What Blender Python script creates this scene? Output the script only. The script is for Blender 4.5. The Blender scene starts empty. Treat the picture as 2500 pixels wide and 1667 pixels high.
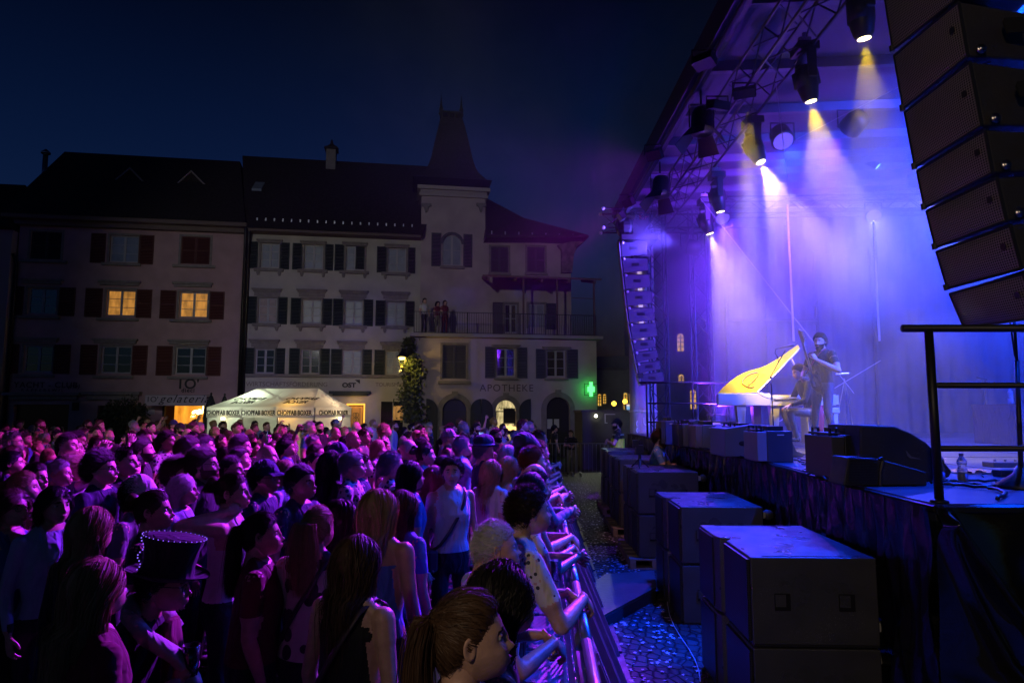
import bpy, math, random, numpy as np
from mathutils import Vector, Matrix, Euler
from mathutils.kdtree import KDTree
C=bpy.context.scene.collection; SC=bpy.context.scene
R=math.radians
# ---------------------------------------------------------------- camera (2500x1667 photograph pixels -> rays)
FPX=1640.; CX,CY=1250.,833.5; HC=2.13; PITCH=math.atan((1003-833.5)/FPX)
cam=bpy.data.cameras.new('camera'); co=bpy.data.objects.new('camera',cam); C.objects.link(co); SC.camera=co
co.location=(0,0,HC); co.rotation_euler=(math.pi/2+PITCH,0,0); cam.sensor_width=36; cam.lens=36*FPX/2500; cam.clip_start=.05; cam.clip_end=400
def ray(px,py):
    x=(px-CX)/FPX; u=(CY-py)/FPX
    return np.array([x, math.cos(PITCH)-math.sin(PITCH)*u, math.sin(PITCH)+math.cos(PITCH)*u])
CAM=np.array([0,0,HC])
def at(px,py,Y): d=ray(px,py); return CAM+d*(Y/d[1])
def atz(px,py,z): d=ray(px,py); return CAM+d*((z-HC)/d[2])
def proj(p):
    x,y,z=p[0],p[1],p[2]-HC; zc=y*math.cos(PITCH)+z*math.sin(PITCH); u=z*math.cos(PITCH)-y*math.sin(PITCH)
    return CX+FPX*x/zc, CY-FPX*u/zc
# ---------------------------------------------------------------- world: the last blue of dusk
wd=bpy.data.worlds.new('World'); SC.world=wd; wd.use_nodes=True; nt=wd.node_tree
bg=nt.nodes['Background']; sky=nt.nodes.new('ShaderNodeTexSky'); sky.sky_type='NISHITA'; sky.sun_disc=False
sky.sun_elevation=R(-1.6); sky.sun_rotation=R(190); sky.ozone_density=3.0; sky.air_density=1.0; sky.dust_density=.5
mx=nt.nodes.new('ShaderNodeMix'); mx.data_type='RGBA'; mx.blend_type='MULTIPLY'; mx.inputs[0].default_value=1; mx.inputs[7].default_value=(.22,.55,1.0,1)
tcw=nt.nodes.new('ShaderNodeTexCoord'); spw=nt.nodes.new('ShaderNodeSeparateXYZ'); mrw=nt.nodes.new('ShaderNodeMapRange'); mrw.inputs[1].default_value=.22; mrw.inputs[2].default_value=.56; mrw.inputs[3].default_value=1.9; mrw.inputs[4].default_value=.26
mz=nt.nodes.new('ShaderNodeVectorMath'); mz.operation='SCALE'
nt.links.new(tcw.outputs['Generated'],spw.inputs[0]); nt.links.new(spw.outputs[2],mrw.inputs[0]); nt.links.new(mrw.outputs[0],mz.inputs['Scale'])
nt.links.new(sky.outputs[0],mx.inputs[6]); nt.links.new(mx.outputs[2],mz.inputs[0]); nt.links.new(mz.outputs[0],bg.inputs[0]); bg.inputs[1].default_value=.125
# ---------------------------------------------------------------- exposure
SC.view_settings.view_transform='Standard'; SC.view_settings.look='None'; SC.view_settings.exposure=0; SC.view_settings.gamma=1; SC.view_settings.use_curve_mapping=False
cy=SC.cycles; cy.use_denoising=True; cy.max_bounces=5; cy.diffuse_bounces=2; cy.glossy_bounces=2; cy.transmission_bounces=4; cy.transparent_max_bounces=12; cy.volume_bounces=0
cy.volume_step_rate=.3; cy.volume_max_steps=64; cy.sample_clamp_indirect=4; cy.caustics_reflective=False; cy.caustics_refractive=False
try: cy.denoiser='OPENIMAGEDENOISE'
except Exception: pass
random.seed(4); np.random.seed(4)
# ---------------------------------------------------------------- lamps of the show
def lamp(name,typ,loc,energy,col,size=.1,target=None,angle=40,blend=.3,parent=None):
    l=bpy.data.lights.new(name,typ); l.energy=energy; l.color=col
    if typ!='SUN': l.shadow_soft_size=size
    if typ=='SPOT': l.spot_size=R(angle); l.spot_blend=blend
    o=bpy.data.objects.new(name,l); C.objects.link(o); o.location=loc
    if target is not None:
        o.rotation_euler=(Vector(target)-Vector(loc)).to_track_quat('-Z','Y').to_euler()
    if parent: o.parent=parent; o.matrix_parent_inverse=parent.matrix_basis.inverted()
    return o
VIO=(.26,.045,1.0); BLU=(.05,.06,1.0); MAG=(.58,.03,.88); YEL=(1.0,.68,.0); WRM=(1.0,.62,.30)
# beams of the moving heads over the stage front (fixtures are built with the stage)
BEAMS=[((3.66,6.6,5.97),(4.0,6.9,3.2),1300,34),((3.70,8.0,5.95),(4.3,8.2,3.0),1800,40),((3.72,9.9,5.85),(4.5,9.3,3.2),3000,40),((3.80,12.0,5.75),(4.3,12.2,3.4),1500,38),((3.92,13.2,5.65),(4.7,13.4,3.4),2000,40)]
# washes hung in the roof: (place, aim, watt, colour, cone)
WASH=[((5.0,15.6,6.7),(5.4,11.0,1.6),1700,(.14,.03,1.),85),((8.5,15.4,6.7),(6.4,10.5,1.6),2600,(.05,.06,1.0),95),((9.2,9.0,6.7),(7.2,11.5,2.0),8500,(.01,.07,1.),95),
      ((7.0,7.0,6.7),(7.8,16.0,2.8),7000,(.04,.07,1.0),105),((4.6,11.0,6.7),(4.3,7.0,1.6),2200,(.01,.05,1.),80),((5.5,10.5,6.7),(4.2,16.8,4.2),2500,(.20,.02,1.0),90),((5.0,6.0,6.7),(4.2,4.8,1.6),7500,(.0,.05,1.),84),((4.2,15.6,6.0),(-3.5,18.5,8.6),1600,(.12,.07,1.),70),((4.3,14.2,1.75),(4.2,9.0,7.4),1500,(.20,.03,1.),90)]  # last two added: one lights the smoke outside, one the ceiling
# house side: fixtures on the edge of the roof that light the people
FRONT=[((2.55,14.5,6.7),(-5.0,9.8,.8),10500,MAG,56),((2.55,11.7,6.7),(-2.7,5.4,1.4),16000,(.36,.02,1.0),56),((2.55,8.5,6.7),(1.0,6.9,.3),4200,(.0,.04,1.0),62),
       ((2.55,15.6,6.7),(-9,15,.6),7500,(.62,.02,.75),54),((3.25,9.0,6.5),(4.33,11.8,2.9),5600,(1.0,.70,.02),14.5),((3.0,9.4,6.5),(2.38,11.15,1.65),420,(1.,.42,.60),15)]  # last two are extra spots added for the piano lid and camera operator
# ---------------------------------------------------------------- geometry kit
class Geo:
    def __init__(s): s.v=[]; s.f=[]; s.m=[]; s.n=0
    def add(s, V, Fc, m=0):
        V=np.asarray(V,float).reshape(-1,3); s.v.append(V)
        s.f.extend([tuple(int(i)+s.n for i in f) for f in Fc]); s.m.extend([m]*len(Fc)); s.n+=len(V)
        return s
    def merge(s, g, M=None, mm=None):
        V=np.vstack(g.v) if g.v else np.zeros((0,3))
        if M is not None: V=V@np.array(M.to_3x3()).T+np.array(M.translation)
        s.v.append(V); s.f.extend([tuple(i+s.n for i in f) for f in g.f])
        s.m.extend(g.m if mm is None else [mm]*len(g.m)); s.n+=len(V); return s
    def box(s, x0,x1,y0,y1,z0,z1, m=0):
        V=[(x,y,z) for z in (z0,z1) for y in (y0,y1) for x in (x0,x1)]
        return s.add(V,[(0,2,3,1),(4,5,7,6),(0,1,5,4),(2,6,7,3),(0,4,6,2),(1,3,7,5)],m)
    def hexa(s, P, m=0):   # 8 points: bottom ring 4, top ring 4
        return s.add(P,[(3,2,1,0),(4,5,6,7),(0,1,5,4),(1,2,6,5),(2,3,7,6),(3,0,4,7)],m)
    def poly(s, P, m=0): return s.add(P,[tuple(range(len(P)))],m)
    def prism(s, P, d, m=0):   # polygon P extruded by vector d
        n=len(P); P=np.asarray(P,float); Q=P+np.asarray(d,float)
        F=[tuple(range(n))[::-1], tuple(range(n,2*n))]+[(i,(i+1)%n,(i+1)%n+n,i+n) for i in range(n)]
        return s.add(np.vstack([P,Q]),F,m)
    def tube(s, path, radii, n=8, m=0, flat=None, closed=False, caps=True, up=None):
        P=np.asarray(path,float); k=len(P)
        if np.isscalar(radii): radii=[radii]*k
        T=np.zeros_like(P); T[1:-1]=P[2:]-P[:-2]; T[0]=P[1]-P[0]; T[-1]=P[-1]-P[-2]
        T/=np.linalg.norm(T,axis=1)[:,None]+1e-12
        u0=np.array(up if up is not None else ((0,0,1) if abs(T[0][2])<.8 else (1,0,0)),float)
        A=[];
        for i in range(k):
            a=u0-T[i]*np.dot(u0,T[i]); a/=np.linalg.norm(a)+1e-12; A.append(a); u0=a
        ang=np.linspace(0,2*math.pi,n,endpoint=False)
        V=[]
        for i in range(k):
            b=np.cross(T[i],A[i]); r=radii[i]; ra,rb=(r if hasattr(r,'__len__') else (r,r))
            for t in ang: V.append(P[i]+A[i]*math.cos(t)*ra+b*math.sin(t)*rb)
        F=[(i*n+j,i*n+(j+1)%n,(i+1)*n+(j+1)%n,(i+1)*n+j) for i in range(k-1) for j in range(n)]
        if closed: F+=[((k-1)*n+j,(k-1)*n+(j+1)%n,(j+1)%n,j) for j in range(n)]
        elif caps: F+=[tuple(range(n))[::-1],tuple(range((k-1)*n,k*n))]
        return s.add(V,F,m)
    def capsule(s,a,b,ra,rb,n=12,m=0,e=3):
        a=np.array(a,float); b=np.array(b,float); d=(b-a); L=np.linalg.norm(d); d/=L+1e-9
        P=[];R=[]
        for i in range(e,-1,-1):
            t=i/e*math.pi/2*.96; P.append(a-d*ra*math.sin(t)); R.append(ra*math.cos(t))
        P.append((a+b)/2); R.append((ra+rb)/2)
        for i in range(e+1):
            t=i/e*math.pi/2*.96; P.append(b+d*rb*math.sin(t)); R.append(rb*math.cos(t))
        return s.tube(P,R,n,m)
    def ball(s,c,r,n=12,k=8,m=0):
        r=np.array(r if hasattr(r,'__len__') else (r,r,r),float); V=[];c=np.array(c,float)
        for i in range(1,k):
            t=math.pi*i/k
            for j in range(n):
                p=2*math.pi*j/n; V.append(c+r*np.array((math.sin(t)*math.cos(p),math.sin(t)*math.sin(p),math.cos(t))))
        V+= [c+r*np.array((0,0,1)), c-r*np.array((0,0,1))]; N=(k-1)*n
        F=[(i*n+j,(i+1)*n+j,(i+1)*n+(j+1)%n,i*n+(j+1)%n) for i in range(k-2) for j in range(n)]
        F+=[(N,j,(j+1)%n) for j in range(n)]+[((k-2)*n+j,N+1,(k-2)*n+(j+1)%n) for j in range(n)]
        return s.add(V,F,m)
    def lathe(s,prof,c=(0,0,0),n=24,m=0,ax=2):
        V=[];c=np.array(c,float)
        for r,h in prof:
            for j in range(n):
                t=2*math.pi*j/n; p=[r*math.cos(t),r*math.sin(t),h] if ax==2 else ([h,r*math.cos(t),r*math.sin(t)] if ax==0 else [r*math.sin(t),h,r*math.cos(t)])
                V.append(c+np.array(p))
        k=len(prof)
        F=[(i*n+j,i*n+(j+1)%n,(i+1)*n+(j+1)%n,(i+1)*n+j) for i in range(k-1) for j in range(n)]
        F+=[tuple(range(n))[::-1],tuple(range((k-1)*n,k*n))]
        return s.add(V,F,m)
    def arr(s): return np.vstack(s.v)
    def mesh(s,name,smooth=False):
        me=bpy.data.meshes.new(name); V=s.arr()
        me.from_pydata([tuple(p) for p in V],[],s.f); 
        me.polygons.foreach_set('material_index',s.m)
        if smooth: me.polygons.foreach_set('use_smooth',[True]*len(me.polygons))
        me.update(); return me

def link(o,parent=None):
    C.objects.link(o)
    if parent is not None: o.parent=parent
    return o
def obj(name,g,mats,parent=None,smooth=False,bevel=0,loc=None,rz=0):
    me=g.mesh(name,smooth) if isinstance(g,Geo) else g
    if not isinstance(mats,(list,tuple)): mats=[mats]
    if len(me.materials)==0:
        for m in mats: me.materials.append(m)
    o=bpy.data.objects.new(name,me); link(o,parent)
    if bevel:
        b=o.modifiers.new('b','BEVEL'); b.width=bevel; b.segments=2; b.limit_method='ANGLE'; b.angle_limit=math.radians(40)
    if loc is not None: o.location=loc
    if rz: o.rotation_euler[2]=rz
    return o
def tag(o,label=None,cat=None,group=None,kind=None):
    for k,v in (('label',label),('category',cat),('group',group),('kind',kind)):
        if v: o[k]=v
    return o
def thing(name,label,cat,loc=(0,0,0),rz=0,group=None,kind=None):
    o=bpy.data.objects.new(name,None); o.empty_display_size=.1; C.objects.link(o); o.location=loc; o.rotation_euler=(0,0,rz)
    return tag(o,label,cat,group,kind)
def copy_tree(o,parent=None):
    c=o.copy(); C.objects.link(c); c.parent=parent
    for ch in KIDS.get(o.name,()) or [x for x in o.children]: copy_tree(ch,c)
    return c
KIDS={}

# ---------------------------------------------------------------- people
def sstep(a,b,x): t=np.clip((x-a)/(b-a),0,1); return t*t*(3-2*t)
def head_surf(N, fem=0., fat=0.):
    n0,n1,n2=N[:,0],N[:,1],N[:,2]
    x=n0*.097; y=n1*(.076-.003*fem+.008*fat); z=n2*.116; zz=n2
    low=np.clip(-zz-.1,0,1)
    x=np.where(n0>0,x*(1+.75*low-.1*low*low),x*(1-.55*low**1.0))
    x=x+.012*low
    y=y*(1+.16*low*(n0>-.2)-(.42-.25*fat+.06*fem)*low**1.6)
    x=np.where(n0<0,x*(1+.06*sstep(-.2,.5,zz)),x)
    x=np.where((n0>0),x*(1-.05*sstep(.3,.9,zz)),x)
    f=np.clip(n0*3,0,1); 
    G=lambda y0,z0,sy,sz:np.exp(-((np.abs(y)-y0)/sy)**2-((z-z0)/sz)**2)
    d=.014*G(0,-.004,.009,.022)+.019*G(0,-.027,.0105,.011)+.006*G(.012,-.032,.006,.007)
    d-=.004*G(0,-.045,.012,.006)
    d-=.0125*G(.032,.007,.015,.0115)
    d+=(.0065-.003*fem)*G(.030,.027,.02,.007)
    d+=.0065*G(0,-.0565,.017,.0050)+.0065*G(0,-.0685,.015,.0055)-.0055*G(0,-.0625,.023,.0022)
    d+=.009*G(0,-.096,.018,.013)-.004*G(0,-.081,.018,.006)
    d+=.004*G(.042,-.022,.016,.016)
    x=x+f*d
    return np.stack([x,y,z],1)
def grid_sphere(nu,nv,front=.6):
    t=np.linspace(0,2*math.pi,nu,endpoint=False); u=t-front*np.sin(t)
    v=np.linspace(-math.pi/2+.02,math.pi/2-.02,nv)
    U,Vv=np.meshgrid(u,v); N=np.stack([np.cos(U)*np.cos(Vv),np.sin(U)*np.cos(Vv),np.sin(Vv)],-1).reshape(-1,3)
    F=[(i*nu+j,i*nu+(j+1)%nu,(i+1)*nu+(j+1)%nu,(i+1)*nu+j) for i in range(nv-1) for j in range(nu)]
    F+=[tuple(range(nu))[::-1],tuple(range((nv-1)*nu,nv*nu))]
    return N,F
# material slots of a body: 0 skin 1 shirt 2 trousers 3 shoes 4 dark (brows, pupils, beard) 5 eye white 6 lips
HX=np.array([-.12,-.035,-.02,.0,.02,.045,.07,.13]); HZ=np.array([-.082,-.078,-.03,-.02,.005,.035,.056,.060])
def hair_mask(P,rec=0.,temple=1.):
    zl=np.interp(P[:,0],HX-rec,HZ); return P[:,2]-zl
def head_geo(hi=True,fem=0,fat=0,beard=0,smile=0,glasses=False):
    N,F=grid_sphere(72,60) if hi else grid_sphere(44,36)
    P=head_surf(N,fem,fat); g=Geo()
    Cn=np.array([P[list(f)].mean(0) for f in F]); M=np.zeros(len(F),int)
    ay=np.abs(Cn[:,1]); front=Cn[:,0]>.03
    lips=(front)&(ay<.021)&(Cn[:,2]<-.053)&(Cn[:,2]>-.073)
    M[lips]=6
    brow=front&(ay>.014)&(ay<.048)&(np.abs(Cn[:,2]-.027+.25*(ay-.03)**1)<.0045)
    M[brow]=4
    if beard:
        bm=(Cn[:,2]<-.040+(.02 if beard>1 else 0)*0)&(Cn[:,0]>-.005)&~(front&(ay<.019)&(Cn[:,2]>-.073)&(Cn[:,2]<-.054))
        bm|=(front&(ay<.028)&(Cn[:,2]<-.040)&(Cn[:,2]>-.055))
        bm|=(Cn[:,0]>-.005)&(Cn[:,0]<.02)&(Cn[:,2]<.01)&(ay>.05)
        M[bm]=4
        vb=(P[:,2]<-.075)&(P[:,0]>.0); rng=np.random.RandomState(5)
        P=P.copy(); P[vb]*=1+.04*beard+.05*rng.rand(vb.sum(),1)*beard; P[vb,2]-=.012*beard
    g.add(P,F); g.m=[int(i) for i in M]
    for sy in (-1,1):
        # ear
        Ne,Fe=grid_sphere(14,12,0); E=Ne*np.array([.019,.009,.031]); r=np.sqrt((E[:,0]/.019)**2+(E[:,2]/.031)**2)
        E[:,1]+= np.where(Ne[:,1]*sy>0,-sy*.009*(1-sstep(.35,.8,r)),0)
        E[:,0]-=.25*E[:,2]*0; E=E@np.array([[1,0,0],[0,1,0],[.15,0,1]]); E[:,0]+=E[:,2]*-.2
        E[:,1]+=sy*(.008-E[:,0]*.4*1); E+=np.array([-.012,sy*(.072+.007*fat),-.004]); g.add(E,Fe,0)
        ex=.0735
        g.ball((ex,sy*.0315,.006),(.012,.0125,.0115),10,8,5)
        g.ball((ex+.0085,sy*.031,.006),(.0052,.0062,.0062),8,6,4)
        lid=Geo().ball((ex,sy*.0315,.0085),(.0136,.0142,.0118),12,9,0); V=lid.arr(); keep=[f for f in lid.f if V[list(f)].mean(0)[2]>.0092 ]
        g.add(V,keep,0)
    return g
def glasses_geo():
    g=Geo()
    for sy in (-1,1):
        a=np.linspace(0,2*math.pi,16,endpoint=False)
        g.tube([(.097-.25*abs(math.cos(t))*.0, sy*.033+.024*math.cos(t),.004+.017*math.sin(t)) for t in a],.0016,5,0,closed=True,up=(1,0,0))
        g.tube([(.096,sy*.057,.010),(.06,sy*.072,.010),(.0,sy*.078,.008)],.0018,5)
    g.tube([(.099,-.009,.008),(.099,.009,.008)],.0018,5)
    return g
def hand_geo(curl=.35,spread=.1,side=1,thumb=.5):
    """hand along -Z from the wrist at origin, palm facing +X, thumb toward side*... ; length .185"""
    g=Geo()
    g.tube([(0,0,.02),(0,0,-.01),(.002,0,-.045),(.003,0,-.08),(.003,0,-.093)],[(.019,.026),(.016,.029),(.015,.040),(.013,.041),(.009,.036)],12,0,up=(1,0,0))
    L=[.072,.080,.074,.060]
    for i,l in enumerate(L):
        y=side*(.031-.0205*i); a=0; p=np.array([.003,y,-.088]); P=[p]; R=[.0088]
        sp=side*spread*(1.5-i)*.35
        for k,(fr,w) in enumerate(((.42,1.),(.32,1.3),(.26,.9))):
            a+=curl*w*(1+.12*math.sin(i*2.1))
            d=np.array([math.sin(a),sp,-math.cos(a)]); p=p+d*l*fr; P.append((P[-1]+p)/2); R.append(.0083-.0009*k); P.append(p); R.append(.0085-.0011*k)
        P.append(P[-1]+d*.004); R.append(.003)
        g.tube(P,R,7,0)
    P=[(.0,side*.018,-.018),(.010,side*.036,-.040),(.018+.012*thumb,side*.050,-.062),(.024+.02*thumb,side*(.058-.012*thumb),-.083),(.028+.022*thumb,side*(.060-.02*thumb),-.094)]
    g.tube(P,[.015,.0135,.0105,.0088,.004],8,0)
    return g
def frame_to(d,palm):   # matrix whose -Z points along d and +X roughly palm
    z=-Vector(d).normalized(); x=Vector(palm); x=(x-z*x.dot(z)).normalized(); y=z.cross(x)
    return Matrix((x,y,z)).transposed().to_4x4()

def build_body(name, arms=None, fem=0., fat=0., sleeve='short', beard=0, head_rot=(0,0,0), voxel=.011, hi=True, lean=0., curl=(.35,.35), legs=None, seat=0., bare=0., hands=True, collar=False, palm=None, waistz=.96, skirt=False):
    g=Geo(); tagl=[]
    def mark(t): 
        tagl.extend([t]*(g.n-len(tagl)))
    sw=.190-.022*fem+.02*fat; hw=.165+.012*fem+.03*fat
    rings=[(.78,hw*.80,.10),(.86,hw*1.0,.125+.02*fat),(.94,hw*1.02,.125+.04*fat),(1.05,hw*(.92-.12*fem)+.02*fat,.108+.06*fat),(1.15,hw*(.95-.05*fem),.112+.04*fat),
           (1.26,.172-.012*fem+.02*fat,.122+.012*fem),(1.34,.178-.016*fem,.116+.008*fem),(1.40,.165-.02*fem,.100),(1.44,.125,.082),(1.475,.075,.062)]
    def L(z): # lean forward about the hips
        t=max(0,z-.95); return lean*t
    def add_torso(off=0,m=1,z0=.76):
        P=[];R=[]
        for z,w,d in rings:
            xo=.012*math.sin((z-1.0)*5)+L(z)+(.014*fem if 1.2<z<1.33 else 0)
            P.append((xo,0,z)); R.append((d+off,w+off))
        g.tube(P,R,24,m,up=(1,0,0))
    add_torso(); mark(1)
    # neck
    hz=1.600; nb=np.array([L(1.45)-.012,0,1.44]); nt=np.array([L(1.55)+.004,0,1.565])
    g.capsule(nb,nt,.060-.008*fem+.01*fat,.055-.009*fem+.01*fat,14,0); mark(0)
    g.tube([(L(1.40)-.005,-sw*.80,1.405),(L(1.44)-.008,-.06,1.455),(L(1.44)-.008,.06,1.455),(L(1.40)-.005,sw*.80,1.405)],[.035,.045,.045,.035],10,1); mark(1 if not bare else 0)
    A=arms or {}
    wr=[]; arms_ax=[]
    for sy,k in ((1,'L'),(-1,'R')):
        S=np.array([L(1.39),sy*sw,1.395]); d=A.get(k)
        E,W=(np.array(d[0],float),np.array(d[1],float)) if d else (np.array([-.015+L(1.1),sy*(sw+.055),1.12]),np.array([.06+L(.9),sy*(sw+.06),.885]))
        ft=1-.15*fem+.2*fat
        g.capsule(S,S+(E-S)*.3,.060*ft,.054*ft,12); mark(1 if sleeve!='none' else 0)
        g.capsule(S,E,.052*ft,.041*ft,12); mark(0 if sleeve in('short','none') else 1)
        if sleeve=='short': g.capsule(S,S+(E-S)*.62,.060*ft,.058*ft,14); mark(1)
        if sleeve=='long': g.capsule(S,E,.060*ft,.050*ft,12); mark(1)
        F1=E+(W-E)*.3
        g.capsule(E,F1,.041*ft,.043*ft,12); g.capsule(F1,W,.042*ft,.026*ft,12); mark(0 if sleeve in('short','none') else 1)
        if sleeve=='long': g.capsule(E,E+(W-E)*.85,.048*ft,.036*ft,12); mark(1)
        wr.append((sy,E,W)); arms_ax.append((S,E,W))
    lg=legs or {}
    for sy,k in ((1,'L'),(-1,'R')):
        Hh=np.array([0,sy*.088,.90]); d=lg.get(k)
        K,An=(np.array(d[0],float),np.array(d[1],float)) if d else (np.array([.015,sy*.10,.50]),np.array([-.02,sy*.105,.09]))
        g.capsule(Hh,K,.088+.01*fat,.060,12); g.capsule(K,An,.058,.045,12); mark(2)
        g.capsule(An+np.array([-.02,0,-.045]),An+np.array([.15,sy*.02,-.055]),.040,.034,10); mark(3)
    if skirt:
        g.tube([(0,0,.98),(0,0,.80),(0,0,.45),(0,0,.15)],[(.13,.16),(.16,.19),(.2,.24),(.25,.3)],20,2,up=(1,0,0)); mark(2)
    me=g.mesh('tmp'); o=bpy.data.objects.new('tmp',me); C.objects.link(o)
    r=o.modifiers.new('r','REMESH'); r.mode='VOXEL'; r.voxel_size=voxel; r.adaptivity=0
    sm=o.modifiers.new('s','SMOOTH'); sm.factor=.6; sm.iterations=4 if voxel<.02 else 2
    dg=bpy.context.evaluated_depsgraph_get(); dg.update(); ev=o.evaluated_get(dg); m2=bpy.data.meshes.new_from_object(ev)
    nv=len(m2.vertices); V=np.zeros(nv*3); m2.vertices.foreach_get('co',V); V=V.reshape(-1,3)
    Fc=[tuple(p.vertices) for p in m2.polygons]
    src=g.arr(); 
    # denser tagged cloud: add face centres
    cen=[];ct=[]
    for f in g.f:
        if len(f)==4: cen.append(src[list(f)].mean(0)); ct.append(tagl[f[0]])
    kd=KDTree(len(src)+len(cen))
    for i,p in enumerate(src): kd.insert(p,i)
    for i,p in enumerate(cen): kd.insert(p,len(src)+i)
    kd.balance(); alltag=tagl+ct
    out=Geo(); out.add(V,Fc); M=[]
    for f in Fc:
        c=V[list(f)].mean(0); t=alltag[kd.find(c)[1]]
        if t in (0,1,2):
            core=abs(c[1])<sw+.06 and c[2]>.8
            if t==1 and c[2]<waistz and abs(c[1])<.24: t=2
            if t==2 and c[2]>=waistz: t=1
            if bare and c[2]>1.0 and t==1:
                # tank top: shoulders and upper back bare
                if (abs(c[1])>.148 and c[2]>1.27) or (c[2]>1.37 and not(.055<abs(c[1])<.105)) or (bare>1 and c[2]>1.33): t=0
            if t==1 and c[2]>1.455 and abs(c[1])<.07: t=0
        if t in(0,1):
            for S_,E_,W_ in arms_ax:
                d=E_-S_; q=float(np.dot(c-S_,d)/np.dot(d,d)); d2=W_-E_; q2=float(np.dot(c-E_,d2)/np.dot(d2,d2))
                near=np.linalg.norm(c-S_-d*min(1,max(0,q)))<.080; near2=np.linalg.norm(c-E_-d2*min(1,max(0,q2)))<.066
                if near2 and q2>0: t=1 if(sleeve=='long' and q2<.86) else 0
                elif near and q>.28: t=1 if(sleeve=='long' or(sleeve=='short' and q<.62)) else 0
        M.append(t)
    out.m=M
    bpy.data.objects.remove(o); bpy.data.meshes.remove(me); bpy.data.meshes.remove(m2)
    # head
    Hm=Matrix.Translation((L(1.6)+.022,0,hz))@Euler(head_rot).to_matrix().to_4x4()@Matrix.Diagonal((1-.04*fem,1-.02*fem,1-.03*fem,1))
    out.merge(head_geo(hi,fem,fat,beard),Hm)
    if hands:
        for i,(sy,E,W) in enumerate(wr):
            d=W-E; pl=(palm or {}).get('L' if sy>0 else 'R',(0,-sy,0))
            dd=(palm or {}).get('dL' if sy>0 else 'dR',tuple(d))
            Mx=Matrix.Translation(W)@frame_to(dd,pl)@Matrix.Diagonal((1-.12*fem,1-.12*fem,1-.08*fem,1))
            # thumb side: choose the side that points up/forward
            ys=Mx.to_3x3()@Vector((0,1,0)); sd=1 if (ys.x+ys.z*1.2)>0 else -1
            out.merge(hand_geo(curl[i],.12,sd),Mx,0)
    me=out.mesh(name,True)
    return me,Hm

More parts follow.
